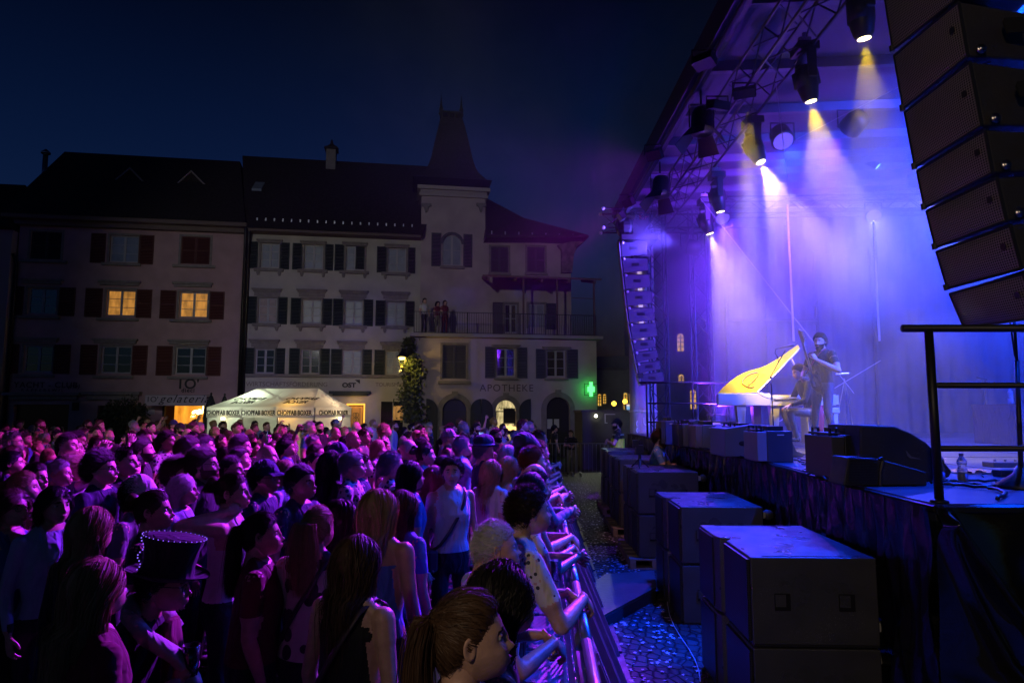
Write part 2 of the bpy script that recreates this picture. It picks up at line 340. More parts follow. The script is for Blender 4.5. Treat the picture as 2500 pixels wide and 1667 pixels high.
def strands(rng,n,Hm,kind,length=.3,rec=0.,w=.004,fem=0,seg=9):
    """hair as many thin ribbons grown from the scalp; returns Geo in body space"""
    g=Geo(); S=.112
    N=rng.normal(size=(n*6,3)); N/=np.linalg.norm(N,axis=1)[:,None]
    P=head_surf(N,fem); ok=hair_mask(P,rec)>0.004
    if kind in('pony','long','curly','bob','wavy'): pass
    P=P[ok][:n]; N=N[ok][:n]; n=len(P)
    nrm=N.copy(); 
    path=[P*1.005]; cur=P*1.02
    fly=(rng.rand(n)<.05); 
    part=np.sign(P[:,1]+rng.normal(size=n)*.006); tie=np.array([-.108,0,.055])
    L=length*(.75+.35*rng.rand(n)); st=(L/seg)
    d=nrm.copy(); ph=rng.rand(n)*6.28; amp=rng.rand(n)+fly*rng.rand(n)*2.2
    rnd=rng.normal(size=(n,3))
    for k in range(seg):
        if kind=='short':
            comb=np.stack([-.75+.2*rnd[:,0],part*.25+.2*rnd[:,1],.15+.3*rnd[:,2]],1)
            d=.16*nrm+comb*.9
        elif kind=='buzz': d=nrm
        elif kind=='spiky': d=nrm+.35*rnd+np.array([.2,0,.5])
        elif kind=='pony':
            to=tie-cur; dist=np.linalg.norm(to,axis=1)[:,None]; d=to/(dist+1e-6)+.12*nrm
        else:
            nq=cur/np.array([.103,.084,.122])**2; nq/=np.linalg.norm(nq,axis=1)[:,None]+1e-9
            d=np.stack([-.75*np.ones(n),part*.7,-1.0*np.ones(n)],1); on=np.clip((cur[:,2:3]+.05)/.06,0,1)
            d=(d-nq*np.sum(d*nq,1)[:,None])*on+np.array([-.04,0,-1.0])*(1-on)
        d=d/(np.linalg.norm(d,axis=1)[:,None]+1e-9)
        stp=st[:,None]
        if kind=='pony': stp=np.minimum(np.linalg.norm(tie-cur,axis=1)/(seg-k),.05)[:,None]
        cur=cur+d*stp
        if kind in('curly','wavy'):
            a=.021 if kind=='curly' else .006
            cur=cur+a*np.stack([np.cos(ph+k*2.3),np.sin(ph+k*1.9),.3*np.sin(ph*2+k*2.3)],1)*(.4+.6*k/seg)
        if kind in('long','wavy','pony','bob') : cur=cur+rng.normal(size=(n,3))*.0016*(1+2*fly[:,None])
        # keep outside the head
        q=cur/np.array([.103,.084,.122]); r=np.linalg.norm(q,axis=1)
        lim=1.03+.045*amp+(.25*min(1,k/4) if kind=='curly' else 0)
        ins=(r<lim)&(cur[:,2]>-.10); cur[ins]=cur[ins]*(lim[ins]/r[ins])[:,None]
        if kind in('long','curly','wavy','bob'):
            # fall behind the shoulders, not through the face or the back
            lo=cur[:,2]<-.03; cur[:,0]=np.where(lo,np.minimum(cur[:,0],.02-.02*amp),cur[:,0])
            bk=cur[:,2]<-.13; 
            xx=-.105-.03*amp+.0; cur[:,0]=np.where(bk&(np.abs(cur[:,1])<.10),np.minimum(cur[:,0],xx+.35*np.abs(cur[:,1])),cur[:,0])
            lowz=cur[:,2]<-.06; cur[:,1]=np.where(lowz,cur[:,1]*.97,cur[:,1])
        if kind not in('pony','short','spiky','buzz'):
            ex=np.where(cur[:,0]<0,.135+.02*amp+(.05 if kind=='curly' else 0),.10); ey=.105+.025*amp+(.05 if kind=='curly' else 0)
            rr=np.sqrt((cur[:,0]/ex)**2+(cur[:,1]/ey)**2); cur[:,:2]=np.where(rr[:,None]>1,cur[:,:2]/rr[:,None],cur[:,:2])
        path.append(cur.copy())
    if kind=='pony':
        # the tail
        Lt=length*(.8+.3*rng.rand(n)); off=rng.normal(size=(n,3))*np.array([.010,.016,.010])
        c=np.tile(tie,(n,1))+off*.3; 
        for k in range(seg):
            t=(k+1)/seg; c=np.stack([tie[0]-.035*np.sin(min(1,t*3)*1.57)+off[:,0]*(1+.8*t)+.01*t*np.sin(ph), off[:,1]*(1+.9*math.sin(t*2.6)),tie[2]+.02*math.sin(min(1,t*4)*3.14)-Lt*t**1.15],1); path.append(c)
    PT=np.stack(path,1); k=PT.shape[1]
    T=np.gradient(PT,axis=1); side=np.cross(T,np.tile(nrm[:,None,:],(1,k,1))+.4*rnd[:,None,:]); side/=np.linalg.norm(side,axis=2)[:,:,None]+1e-9
    ww=w*np.interp(np.linspace(0,1,k),[0,.3,.8,1],[.8,1,.8,.15])[None,:,None]*(.6+.8*rng.rand(n))[:,None,None]
    A=PT-side*ww/2; B=PT+side*ww/2
    V=np.stack([A,B],2).reshape(-1,3)
    F=[]
    for i in range(n):
        b=i*k*2
        for j in range(k-1): F.append((b+2*j,b+2*j+1,b+2*j+3,b+2*j+2))
    Vt=V@np.array(Hm.to_3x3()).T+np.array(Hm.translation)
    g.add(Vt,F,0); return g
def hair_cap(Hm,thick=.012,rec=0.,fem=0,nz=.004,bald=False,seed=1):
    N,F=grid_sphere(64,52,.2); P=head_surf(N,fem); m=hair_mask(P,rec)
    if bald: m=np.minimum(m,.035-P[:,2]+.02*(P[:,0]<-.05))
    m=m+.0045*np.sin(P[:,1]*95+P[:,2]*40)+.003*np.sin(P[:,1]*230+1); rng=np.random.RandomState(seed); t=sstep(-.004,.05,m)
    n2=np.stack([N[:,0],N[:,1],N[:,2]],1)
    wob=np.sin(N[:,1]*46+np.sin(N[:,0]*9)*2)*nz*.5+rng.normal(size=len(P))*nz*.25
    Q=P+n2*((thick*t+wob*t-.002)[:,None])
    keep=[f for f in F if m[list(f)].max()>-.004]
    g=Geo(); Vt=Q@np.array(Hm.to_3x3()).T+np.array(Hm.translation); g.add(Vt,keep,0); return g
# ---------------------------------------------------------------- materials
MC={}
def mat(name,col=(.5,.5,.5),rough=.7,metal=0.,var=0.,vs=6.,bump=0.,bs=40.,emit=None,es=0.,spec=.5,alpha=None,col2=None,coat=0.):
    if name in MC: return MC[name]
    m=bpy.data.materials.new(name); m.use_nodes=True; nt=m.node_tree; b=nt.nodes['Principled BSDF']
    b.inputs['Base Color'].default_value=(*col,1); b.inputs['Roughness'].default_value=rough; b.inputs['Metallic'].default_value=metal
    b.inputs['Specular IOR Level'].default_value=spec; b.inputs['Coat Weight'].default_value=coat
    tc=nt.nodes.new('ShaderNodeTexCoord')
    if var or col2:
        n=nt.nodes.new('ShaderNodeTexNoise'); n.inputs['Scale'].default_value=vs; n.inputs['Detail'].default_value=5
        r=nt.nodes.new('ShaderNodeValToRGB'); c2=col2 or tuple(min(1,c*(1+var)) for c in col); c1=col if col2 else tuple(c*(1-var) for c in col)
        r.color_ramp.elements[0].position=.35; r.color_ramp.elements[1].position=.65
        r.color_ramp.elements[0].color=(*c1,1); r.color_ramp.elements[1].color=(*c2,1)
        nt.links.new(tc.outputs['Object'],n.inputs[0]); nt.links.new(n.outputs[0],r.inputs[0]); nt.links.new(r.outputs[0],b.inputs['Base Color'])
    if bump:
        n=nt.nodes.new('ShaderNodeTexNoise'); n.inputs['Scale'].default_value=bs; n.inputs['Detail'].default_value=4
        bp=nt.nodes.new('ShaderNodeBump'); bp.inputs['Strength'].default_value=bump; bp.inputs['Distance'].default_value=.02
        nt.links.new(tc.outputs['Object'],n.inputs[0]); nt.links.new(n.outputs[0],bp.inputs['Height']); nt.links.new(bp.outputs[0],b.inputs['Normal'])
    if emit: b.inputs['Emission Color'].default_value=(*emit,1); b.inputs['Emission Strength'].default_value=es
    if alpha is not None: b.inputs['Alpha'].default_value=alpha
    MC[name]=m; return m
def lnk(m,a,b): m.node_tree.links.new(a,b)
def cloth(name,c,c2=None,kind='plain',vs=14.):
    """fabric with soft folds; kind 'print' scatters dark motifs, 'dots' small marks"""
    if name in MC: return MC[name]
    m=mat(name,c,.85,var=.0 if kind!='plain' else .12,vs=7,bump=.0)
    nt=m.node_tree; b=nt.nodes['Principled BSDF']; tc=nt.nodes.new('ShaderNodeTexCoord')
    n=nt.nodes.new('ShaderNodeTexNoise'); n.inputs['Scale'].default_value=9; n.inputs['Detail'].default_value=2; n.inputs['Distortion'].default_value=1.2
    mp=nt.nodes.new('ShaderNodeMapping'); mp.inputs['Scale'].default_value=(1,1,.45); bp=nt.nodes.new('ShaderNodeBump'); bp.inputs['Strength'].default_value=.7; bp.inputs['Distance'].default_value=.05
    lnk(m,tc.outputs['Object'],mp.inputs[0]); lnk(m,mp.outputs[0],n.inputs[0]); lnk(m,n.outputs[0],bp.inputs['Height']); lnk(m,bp.outputs[0],b.inputs['Normal'])
    b.inputs['Sheen Weight'].default_value=.05
    if kind!='plain':
        v=nt.nodes.new('ShaderNodeTexVoronoi'); v.inputs['Scale'].default_value=vs; r=nt.nodes.new('ShaderNodeValToRGB')
        th=.42 if kind=='print' else .22
        r.color_ramp.interpolation='CONSTANT'; r.color_ramp.elements[0].color=(*(c2 or (.03,.03,.04)),1); r.color_ramp.elements[1].position=th; r.color_ramp.elements[1].color=(*c,1)
        lnk(m,tc.outputs['Object'],v.inputs[0]); lnk(m,v.outputs['Distance'],r.inputs[0]); lnk(m,r.outputs[0],b.inputs['Base Color'])
    return m
def skinm(name,c):
    if name in MC: return MC[name]
    m=mat(name,c,.42,var=.10,vs=30,bump=.12,bs=160); b=m.node_tree.nodes['Principled BSDF']; b.inputs['Subsurface Weight'].default_value=.0
    return m
def hairm(name,c,r=.52):
    if name in MC: return MC[name]
    m=mat(name,c,r,var=.10,vs=40,spec=.3); return m
def grille(name,scale,col=(.035,.035,.035),hole=(.002,.002,.002)):
    """perforated steel: rows of round holes with raised rims"""
    if name in MC: return MC[name]
    m=mat(name,col,.35,.6); nt=m.node_tree; b=nt.nodes['Principled BSDF']
    tc=nt.nodes.new('ShaderNodeTexCoord'); v=nt.nodes.new('ShaderNodeTexVoronoi'); v.inputs['Scale'].default_value=scale; v.inputs['Randomness'].default_value=0.
    r=nt.nodes.new('ShaderNodeValToRGB'); r.color_ramp.elements[0].position=.28; r.color_ramp.elements[0].color=(*hole,1); r.color_ramp.elements[1].position=.42; r.color_ramp.elements[1].color=(*col,1)
    bp=nt.nodes.new('ShaderNodeBump'); bp.inputs['Strength'].default_value=.9; bp.inputs['Distance'].default_value=.004
    lnk(m,tc.outputs['UV' if name.endswith('uv') else 'Object'],v.inputs[0]); lnk(m,v.outputs['Distance'],r.inputs[0]); lnk(m,r.outputs[0],b.inputs['Base Color']); lnk(m,v.outputs['Distance'],bp.inputs['Height']); lnk(m,bp.outputs[0],b.inputs['Normal'])
    return m
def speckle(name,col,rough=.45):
    """textured black paint; glints off grit are painted in as pale dots"""
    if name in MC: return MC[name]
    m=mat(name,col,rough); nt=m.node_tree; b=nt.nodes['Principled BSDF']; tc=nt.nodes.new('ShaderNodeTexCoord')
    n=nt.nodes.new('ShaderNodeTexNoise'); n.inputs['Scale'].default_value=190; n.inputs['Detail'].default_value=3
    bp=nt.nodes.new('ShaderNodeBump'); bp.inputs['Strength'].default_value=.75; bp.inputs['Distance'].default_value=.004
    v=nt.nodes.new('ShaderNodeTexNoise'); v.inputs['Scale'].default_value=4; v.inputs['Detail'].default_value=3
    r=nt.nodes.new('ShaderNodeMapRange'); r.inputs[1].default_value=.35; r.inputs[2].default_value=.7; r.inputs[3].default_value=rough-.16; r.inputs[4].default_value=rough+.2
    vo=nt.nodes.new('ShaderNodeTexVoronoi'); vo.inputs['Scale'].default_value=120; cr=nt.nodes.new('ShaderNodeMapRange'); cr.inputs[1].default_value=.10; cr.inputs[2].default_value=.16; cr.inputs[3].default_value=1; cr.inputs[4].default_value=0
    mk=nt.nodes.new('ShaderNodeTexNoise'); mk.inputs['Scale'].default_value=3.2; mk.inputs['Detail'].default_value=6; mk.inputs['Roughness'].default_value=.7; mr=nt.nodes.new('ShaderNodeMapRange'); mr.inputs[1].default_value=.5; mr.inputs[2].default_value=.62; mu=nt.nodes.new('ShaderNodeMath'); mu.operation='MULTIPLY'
    cm=nt.nodes.new('ShaderNodeMix'); cm.data_type='RGBA'; cm.inputs[6].default_value=(*col,1); cm.inputs[7].default_value=(.55,.53,.5,1)  # pale dot colour puts grit highlights into the base colour
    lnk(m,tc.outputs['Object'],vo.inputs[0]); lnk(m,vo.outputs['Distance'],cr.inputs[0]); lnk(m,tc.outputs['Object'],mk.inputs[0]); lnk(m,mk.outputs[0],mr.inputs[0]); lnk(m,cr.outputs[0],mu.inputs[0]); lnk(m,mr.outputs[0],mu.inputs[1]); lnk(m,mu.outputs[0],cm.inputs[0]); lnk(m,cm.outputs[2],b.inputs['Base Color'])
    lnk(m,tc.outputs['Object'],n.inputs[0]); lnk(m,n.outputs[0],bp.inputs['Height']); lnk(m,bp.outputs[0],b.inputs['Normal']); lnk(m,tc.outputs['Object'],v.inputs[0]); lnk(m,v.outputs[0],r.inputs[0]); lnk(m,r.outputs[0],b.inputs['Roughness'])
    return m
BLK=mat('black_powder_coat',(.012,.012,.013),.45,bump=.1,bs=200)
STEEL=mat('zinc_steel',(.45,.45,.46),.3,1.,var=.15,vs=20)
ALU=mat('truss_aluminium',(.30,.30,.32),.35,1.)
def sagtext(parent,name,body,loc,rot,size,m,shear=0,ext=.004,align='CENTER',sx=1.,bold=0.,space=1.):
    c=bpy.data.curves.new(name,'FONT'); c.body=body; c.size=size; c.extrude=ext; c.align_x=align; c.shear=shear; c.offset=bold; c.space_character=space
    c.resolution_u=4; q=bpy.data.objects.new(name,c); C.objects.link(q); dg=bpy.context.evaluated_depsgraph_get(); me=bpy.data.meshes.new_from_object(q.evaluated_get(dg)); bpy.data.objects.remove(q); bpy.data.curves.remove(c)
    me.materials.clear(); me.materials.append(m); o=bpy.data.objects.new(name,me); link(o,parent); o.location=loc; o.rotation_euler=rot; o.scale=(sx,1,1); return o
# ---------------------------------------------------------------- the square: facade frame (s along the row, d inward, z up)
YAW=R(9.1); F0=at(290,1003,31.); F0[2]=0
FU=np.array([math.cos(YAW),math.sin(YAW),0]); FN=np.array([-math.sin(YAW),math.cos(YAW),0])
def fac(px,py,off=0.):
    o=F0+FN*off; d=ray(px,py); t=np.dot(o-CAM,FN)/np.dot(d,FN); p=CAM+d*t
    return float(np.dot(p-F0,FU)),float(p[2])
def fx(px,off=0.): return fac(px,1003,off)[0]
def fz(px,py,off=0.): return fac(px,py,off)[1]
def ffx(px,py,off=0.): return fac(px,py,off)[0]
def house(name,label,cat='building'):
    return thing(name,label,cat,tuple(F0),YAW)
def wall_geo(x0,x1,z0,z1,holes,d0=0.,depth=8.,rev=.22,g=None,arch=()):
    g=g or Geo()
    xs=sorted({x0,x1,*[h[0] for h in holes],*[h[1] for h in holes]}); zs=sorted({z0,z1,*[h[2] for h in holes],*[h[3] for h in holes]})
    for i in range(len(xs)-1):
        for j in range(len(zs)-1):
            cx,cz=(xs[i]+xs[i+1])/2,(zs[j]+zs[j+1])/2
            if any(h[0]<cx<h[1] and h[2]<cz<h[3] for h in holes): continue
            if not(x0<cx<x1 and z0<cz<z1): continue
            g.poly([(xs[i],d0,zs[j]),(xs[i+1],d0,zs[j]),(xs[i+1],d0,zs[j+1]),(xs[i],d0,zs[j+1])])
    for h in holes:
        a,b,c,d=h; e=d0+rev
        g.poly([(a,d0,c),(a,e,c),(a,e,d),(a,d0,d)]); g.poly([(b,d0,c),(b,d0,d),(b,e,d),(b,e,c)])
        g.poly([(a,d0,d),(a,e,d),(b,e,d),(b,d0,d)]); g.poly([(a,d0,c),(b,d0,c),(b,e,c),(a,e,c)])
    for cx,r,zt in arch:   # round head of an opening: spandrels in the wall plane and a curved reveal
        n=12; pts=[(cx+r*math.cos(t),zt-r+r*math.sin(t)) for t in np.linspace(0,math.pi,n+1)]
        for k in range(n):
            (ax,az),(bx,bz)=pts[k],pts[k+1]
            g.poly([(ax,d0,az),(ax,d0,zt),(bx,d0,zt),(bx,d0,bz)]); g.poly([(ax,d0,az),(bx,d0,bz),(bx,d0+rev,bz),(ax,d0+rev,az)])
    B=d0+depth
    g.poly([(x0,B,z0),(x0,d0,z0),(x0,d0,z1),(x0,B,z1)]); g.poly([(x1,d0,z0),(x1,B,z0),(x1,B,z1),(x1,d0,z1)]); g.poly([(x1,B,z0),(x0,B,z0),(x0,B,z1),(x1,B,z1)]); g.poly([(x0,d0,z1),(x1,d0,z1),(x1,B,z1),(x0,B,z1)])
    return g
PLA=mat('plaster_pink',(.36,.24,.25),.9,var=.10,vs=1.3,bump=.25,bs=30); PLB=mat('plaster_cream',(.42,.40,.35),.9,var=.10,vs=1.1,bump=.25,bs=30)
PLC=mat('plaster_grey_rose',(.40,.33,.34),.9,var=.12,vs=.9,bump=.25,bs=30)
TILE=mat('clay_roof_tiles',(.018,.014,.014),.85,var=.45,vs=9,bump=.8,bs=14); STONE=mat('sandstone_trim',(.20,.18,.17),.85,var=.12,vs=5)
SHR=mat('dark_red_shutter',(.075,.018,.014),.7,bump=.2,bs=20); SHG=mat('dark_green_shutter',(.018,.030,.030),.7); SHB=mat('grey_blue_shutter',(.055,.058,.080),.7)
WFR=mat('white_window_frame',(.34,.34,.36),.6); GLS=mat('window_glass_at_dusk',(.02,.025,.03),.08,spec=.9); SKYPANE=mat('pane_with_sky_tint',(.20,.23,.27),.35,var=.12,vs=3,coat=.6); CURR=mat('rose_curtain_behind_glass',(.26,.18,.18),.4,var=.2,vs=4,coat=.6)  # bluish pane base has the dusk sky's reflection painted in
DRK=mat('dark_interior',(.008,.008,.009),.8); PIPE=mat('black_drainpipe',(.01,.01,.012),.4)
def litm(name,c,es,sc=3.,c2=None):
    if name in MC: return MC[name]
    m=mat(name,(.1,.08,.05),.5); nt=m.node_tree; b=nt.nodes['Principled BSDF']; tc=nt.nodes.new('ShaderNodeTexCoord'); n=nt.nodes.new('ShaderNodeTexNoise'); n.inputs['Scale'].default_value=sc; n.inputs['Detail'].default_value=3
    mp=nt.nodes.new('ShaderNodeMapping'); mp.inputs['Scale'].default_value=(2.2,1,.7); r=nt.nodes.new('ShaderNodeValToRGB'); r.color_ramp.elements[0].position=.3; r.color_ramp.elements[1].position=.75
    r.color_ramp.elements[0].color=(*(c2 or tuple(x*.35 for x in c)),1); r.color_ramp.elements[1].color=(*c,1)
    lnk(m,tc.outputs['Object'],mp.inputs[0]); lnk(m,mp.outputs[0],n.inputs[0]); lnk(m,n.outputs[0],r.inputs[0]); lnk(m,r.outputs[0],b.inputs['Emission Color']); b.inputs['Emission Strength'].default_value=es
    return m
LIT=litm('lamplit_room',(1.,.42,.07),.62); LITW=litm('shop_light',(1.,.38,.03),1.5,2.,(.45,.14,.01)); LITP=litm('pharmacy_light',(1.,.80,.38),.95,4.,(.25,.2,.08))
def shutter(p,x0,x1,z0,z1,m,d0,lab=None):
    g=Geo(); t=.045; f=.05; y0=d0-.012-t; y1=d0-.012
    g.box(x0,x1,y0,y1,z0,z0+f); g.box(x0,x1,y0,y1,z1-f,z1); g.box(x0,x0+f,y0+.001,y1-.001,z0+f,z1-f); g.box(x1-f,x1,y0+.001,y1-.001,z0+f,z1-f)
    g.box(x0+f,x1-f,y0+.001,y1-.001,(z0+z1)/2-f/2,(z0+z1)/2+f/2)
    n=max(6,int((z1-z0)/.075))
    for i in range(n):
        z=z0+f+(z1-z0-2*f)*(i+.1)/n; h=(z1-z0-2*f)/n
        g.add([(x0+f,y0+.006,z),(x1-f,y0+.006,z),(x1-f,y1-.004,z+h*.95),(x0+f,y1-.004,z+h*.95)],[(0,1,2,3)])
    o=obj('shutter',g,m,p)
    if lab: o['label']=lab
    return o
def window(p,rect,d0,pane=GLS,shut=(),shm=SHG,sill=None,lintel=None,lb=False,fr=WFR,bars=3,closed=False,arch=False,trim=STONE,mull=True,lab=None):
    """one window from photograph pixels; returns its hole in the wall"""
    x0,y0,x1,y1=rect; s0=ffx(x0,(y0+y1)/2,d0); s1=ffx(x1,(y0+y1)/2,d0); zt=fz((x0+x1)/2,y0,d0); zb=fz((x0+x1)/2,y1,d0)
    if not closed:
        g=Geo(); e=d0+.10; f=.055
        g.box(s0,s0+f,e,e+.05,zb,zt); g.box(s1-f,s1,e,e+.05,zb,zt); g.box(s0+f,s1-f,e,e+.05,zb,zb+f); g.box(s0+f,s1-f,e,e+.05,zt-f,zt)
        cx=(s0+s1)/2
        if mull: g.box(cx-.05,cx+.05,e-.005,e+.045,zb+f,zt-f)
        for k in range(1,bars):
            z=zb+(zt-zb)*k/bars; g.box(s0+f,s1-f,e+.012,e+.034,z-.012,z+.012)
        w=obj('window',g,fr,p)
        if lab: w['label']=lab
        q=Geo().box(s0+.02,s1-.02,e+.036,e+.046,zb+.02,zt-.02) if not arch else Geo().prism([(s0+.02,e+.036,zb),(s1-.02,e+.036,zb)]+[((s0+s1)/2+(s1-s0)/2*math.cos(t),e+.036,zt-(s1-s0)/2+(s1-s0)/2*math.sin(t)) for t in np.linspace(0,math.pi,12)],(0,.01,0))
        obj('pane',q,pane,w)
    else:
        cx=(s0+s1)/2; shutter(p,s0+.01,cx-.006,zb+.01,zt-.01,shm,d0+.09); shutter(p,cx+.006,s1-.01,zb+.01,zt-.01,shm,d0+.09)
        obj('blind_recess',Geo().box(s0,s1,d0+.10,d0+.12,zb,zt),DRK,p)
    for a,b in shut: shutter(p,ffx(a,(y0+y1)/2,d0),ffx(b,(y0+y1)/2,d0),zb-.08,zt+.05,shm,d0)
    if sill:
        a,b,yy,h=sill; z=fz((a+b)/2,yy,d0); g=Geo().box(ffx(a,yy,d0),ffx(b,yy,d0),d0-.16,d0-.003,z-h,z)
        if lb:
            for sx in (.14,.86):
                xx=ffx(a,yy,d0)+(ffx(b,yy,d0)-ffx(a,yy,d0))*sx; g.box(xx-.07,xx+.07,d0-.13,d0-.003,z-h-.13,z-h); g.box(xx-.05,xx+.05,d0-.08,d0-.003,z-h-.20,z-h-.13)
        obj('sill',g,trim,p)
    if lintel:
        a,b,yy,h,h2=lintel; z=fz((a+b)/2,yy,d0); A,B=ffx(a,yy,d0),ffx(b,yy,d0); q=(B-A)*.07
        g=Geo().box(A,B,d0-.20,d0-.003,z-h*.45,z); g.box(A+q*.5,B-q*.5,d0-.13,d0-.003,z-h,z-h*.45)
        if h2: g.box(A+q,B-q,d0-.05,d0-.003,z-h2,z-h)
        obj('lintel',g,trim,p)
    # stone surround
    t=.10; g=Geo(); g.box(s0-t,s0,d0-.03,d0+.02,zb-.04,zt+t); g.box(s1,s1+t,d0-.03,d0+.02,zb-.04,zt+t); g.box(s0,s1,d0-.03,d0+.02,zt,zt+t)
    if not arch: obj('surround',g,trim,p)
    return (s0,s1,zb,zt)
# ---- ground
def ground():
    m=mat('cobblestones',(.085,.08,.078),.74,spec=.35); nt=m.node_tree; b=nt.nodes['Principled BSDF']; tc=nt.nodes.new('ShaderNodeTexCoord'); mp=nt.nodes.new('ShaderNodeMapping'); mp.inputs['Scale'].default_value=(10.5,7.5,1); mp.inputs['Rotation'].default_value=(0,0,R(24))
    v=nt.nodes.new('ShaderNodeTexVoronoi'); v.feature='DISTANCE_TO_EDGE'; v.inputs['Scale'].default_value=1; v.inputs['Randomness'].default_value=.55
    v2=nt.nodes.new('ShaderNodeTexVoronoi'); v2.inputs['Randomness'].default_value=.55; v2.inputs['Scale'].default_value=1
    r=nt.nodes.new('ShaderNodeValToRGB'); r.color_ramp.elements[0].position=.02; r.color_ramp.elements[0].color=(.012,.011,.01,1); r.color_ramp.elements[1].position=.07; r.color_ramp.elements[1].color=(1,1,1,1)
    hue=nt.nodes.new('ShaderNodeMix'); hue.data_type='RGBA'; hue.blend_type='MIX'; hue.inputs[6].default_value=(.030,.028,.027,1); hue.inputs[7].default_value=(.075,.068,.060,1)
    mm=nt.nodes.new('ShaderNodeMix'); mm.data_type='RGBA'; mm.blend_type='MULTIPLY'; mm.inputs[0].default_value=1
    n=nt.nodes.new('ShaderNodeTexNoise'); n.inputs['Scale'].default_value=30
    add=nt.nodes.new('ShaderNodeMath'); add.operation='ADD'; mr=nt.nodes.new('ShaderNodeMapRange'); mr.inputs[2].default_value=.16
    ml=nt.nodes.new('ShaderNodeMath'); ml.operation='MULTIPLY'; ml.inputs[1].default_value=.25
    bp=nt.nodes.new('ShaderNodeBump'); bp.inputs['Strength'].default_value=1; bp.inputs['Distance'].default_value=.02
    for x in (v,v2): lnk(m,mp.outputs[0],x.inputs[0])
    lnk(m,tc.outputs['Object'],mp.inputs[0]); lnk(m,tc.outputs['Object'],n.inputs[0]); lnk(m,v.outputs[0],r.inputs[0]); lnk(m,v2.outputs['Color'],hue.inputs[0]); lnk(m,hue.outputs[2],mm.inputs[6]); lnk(m,r.outputs[0],mm.inputs[7]); lnk(m,mm.outputs[2],b.inputs['Base Color'])
    lnk(m,v.outputs[0],mr.inputs[0]); lnk(m,n.outputs[0],ml.inputs[0]); lnk(m,mr.outputs[0],add.inputs[0]); lnk(m,ml.outputs[0],add.inputs[1]); lnk(m,add.outputs[0],bp.inputs['Height']); lnk(m,bp.outputs[0],b.inputs['Normal'])
    o=obj('ground',Geo().poly([(-150,-40,0),(150,-40,0),(150,200,0),(-150,200,0)]),m); tag(o,kind='structure')
ground()
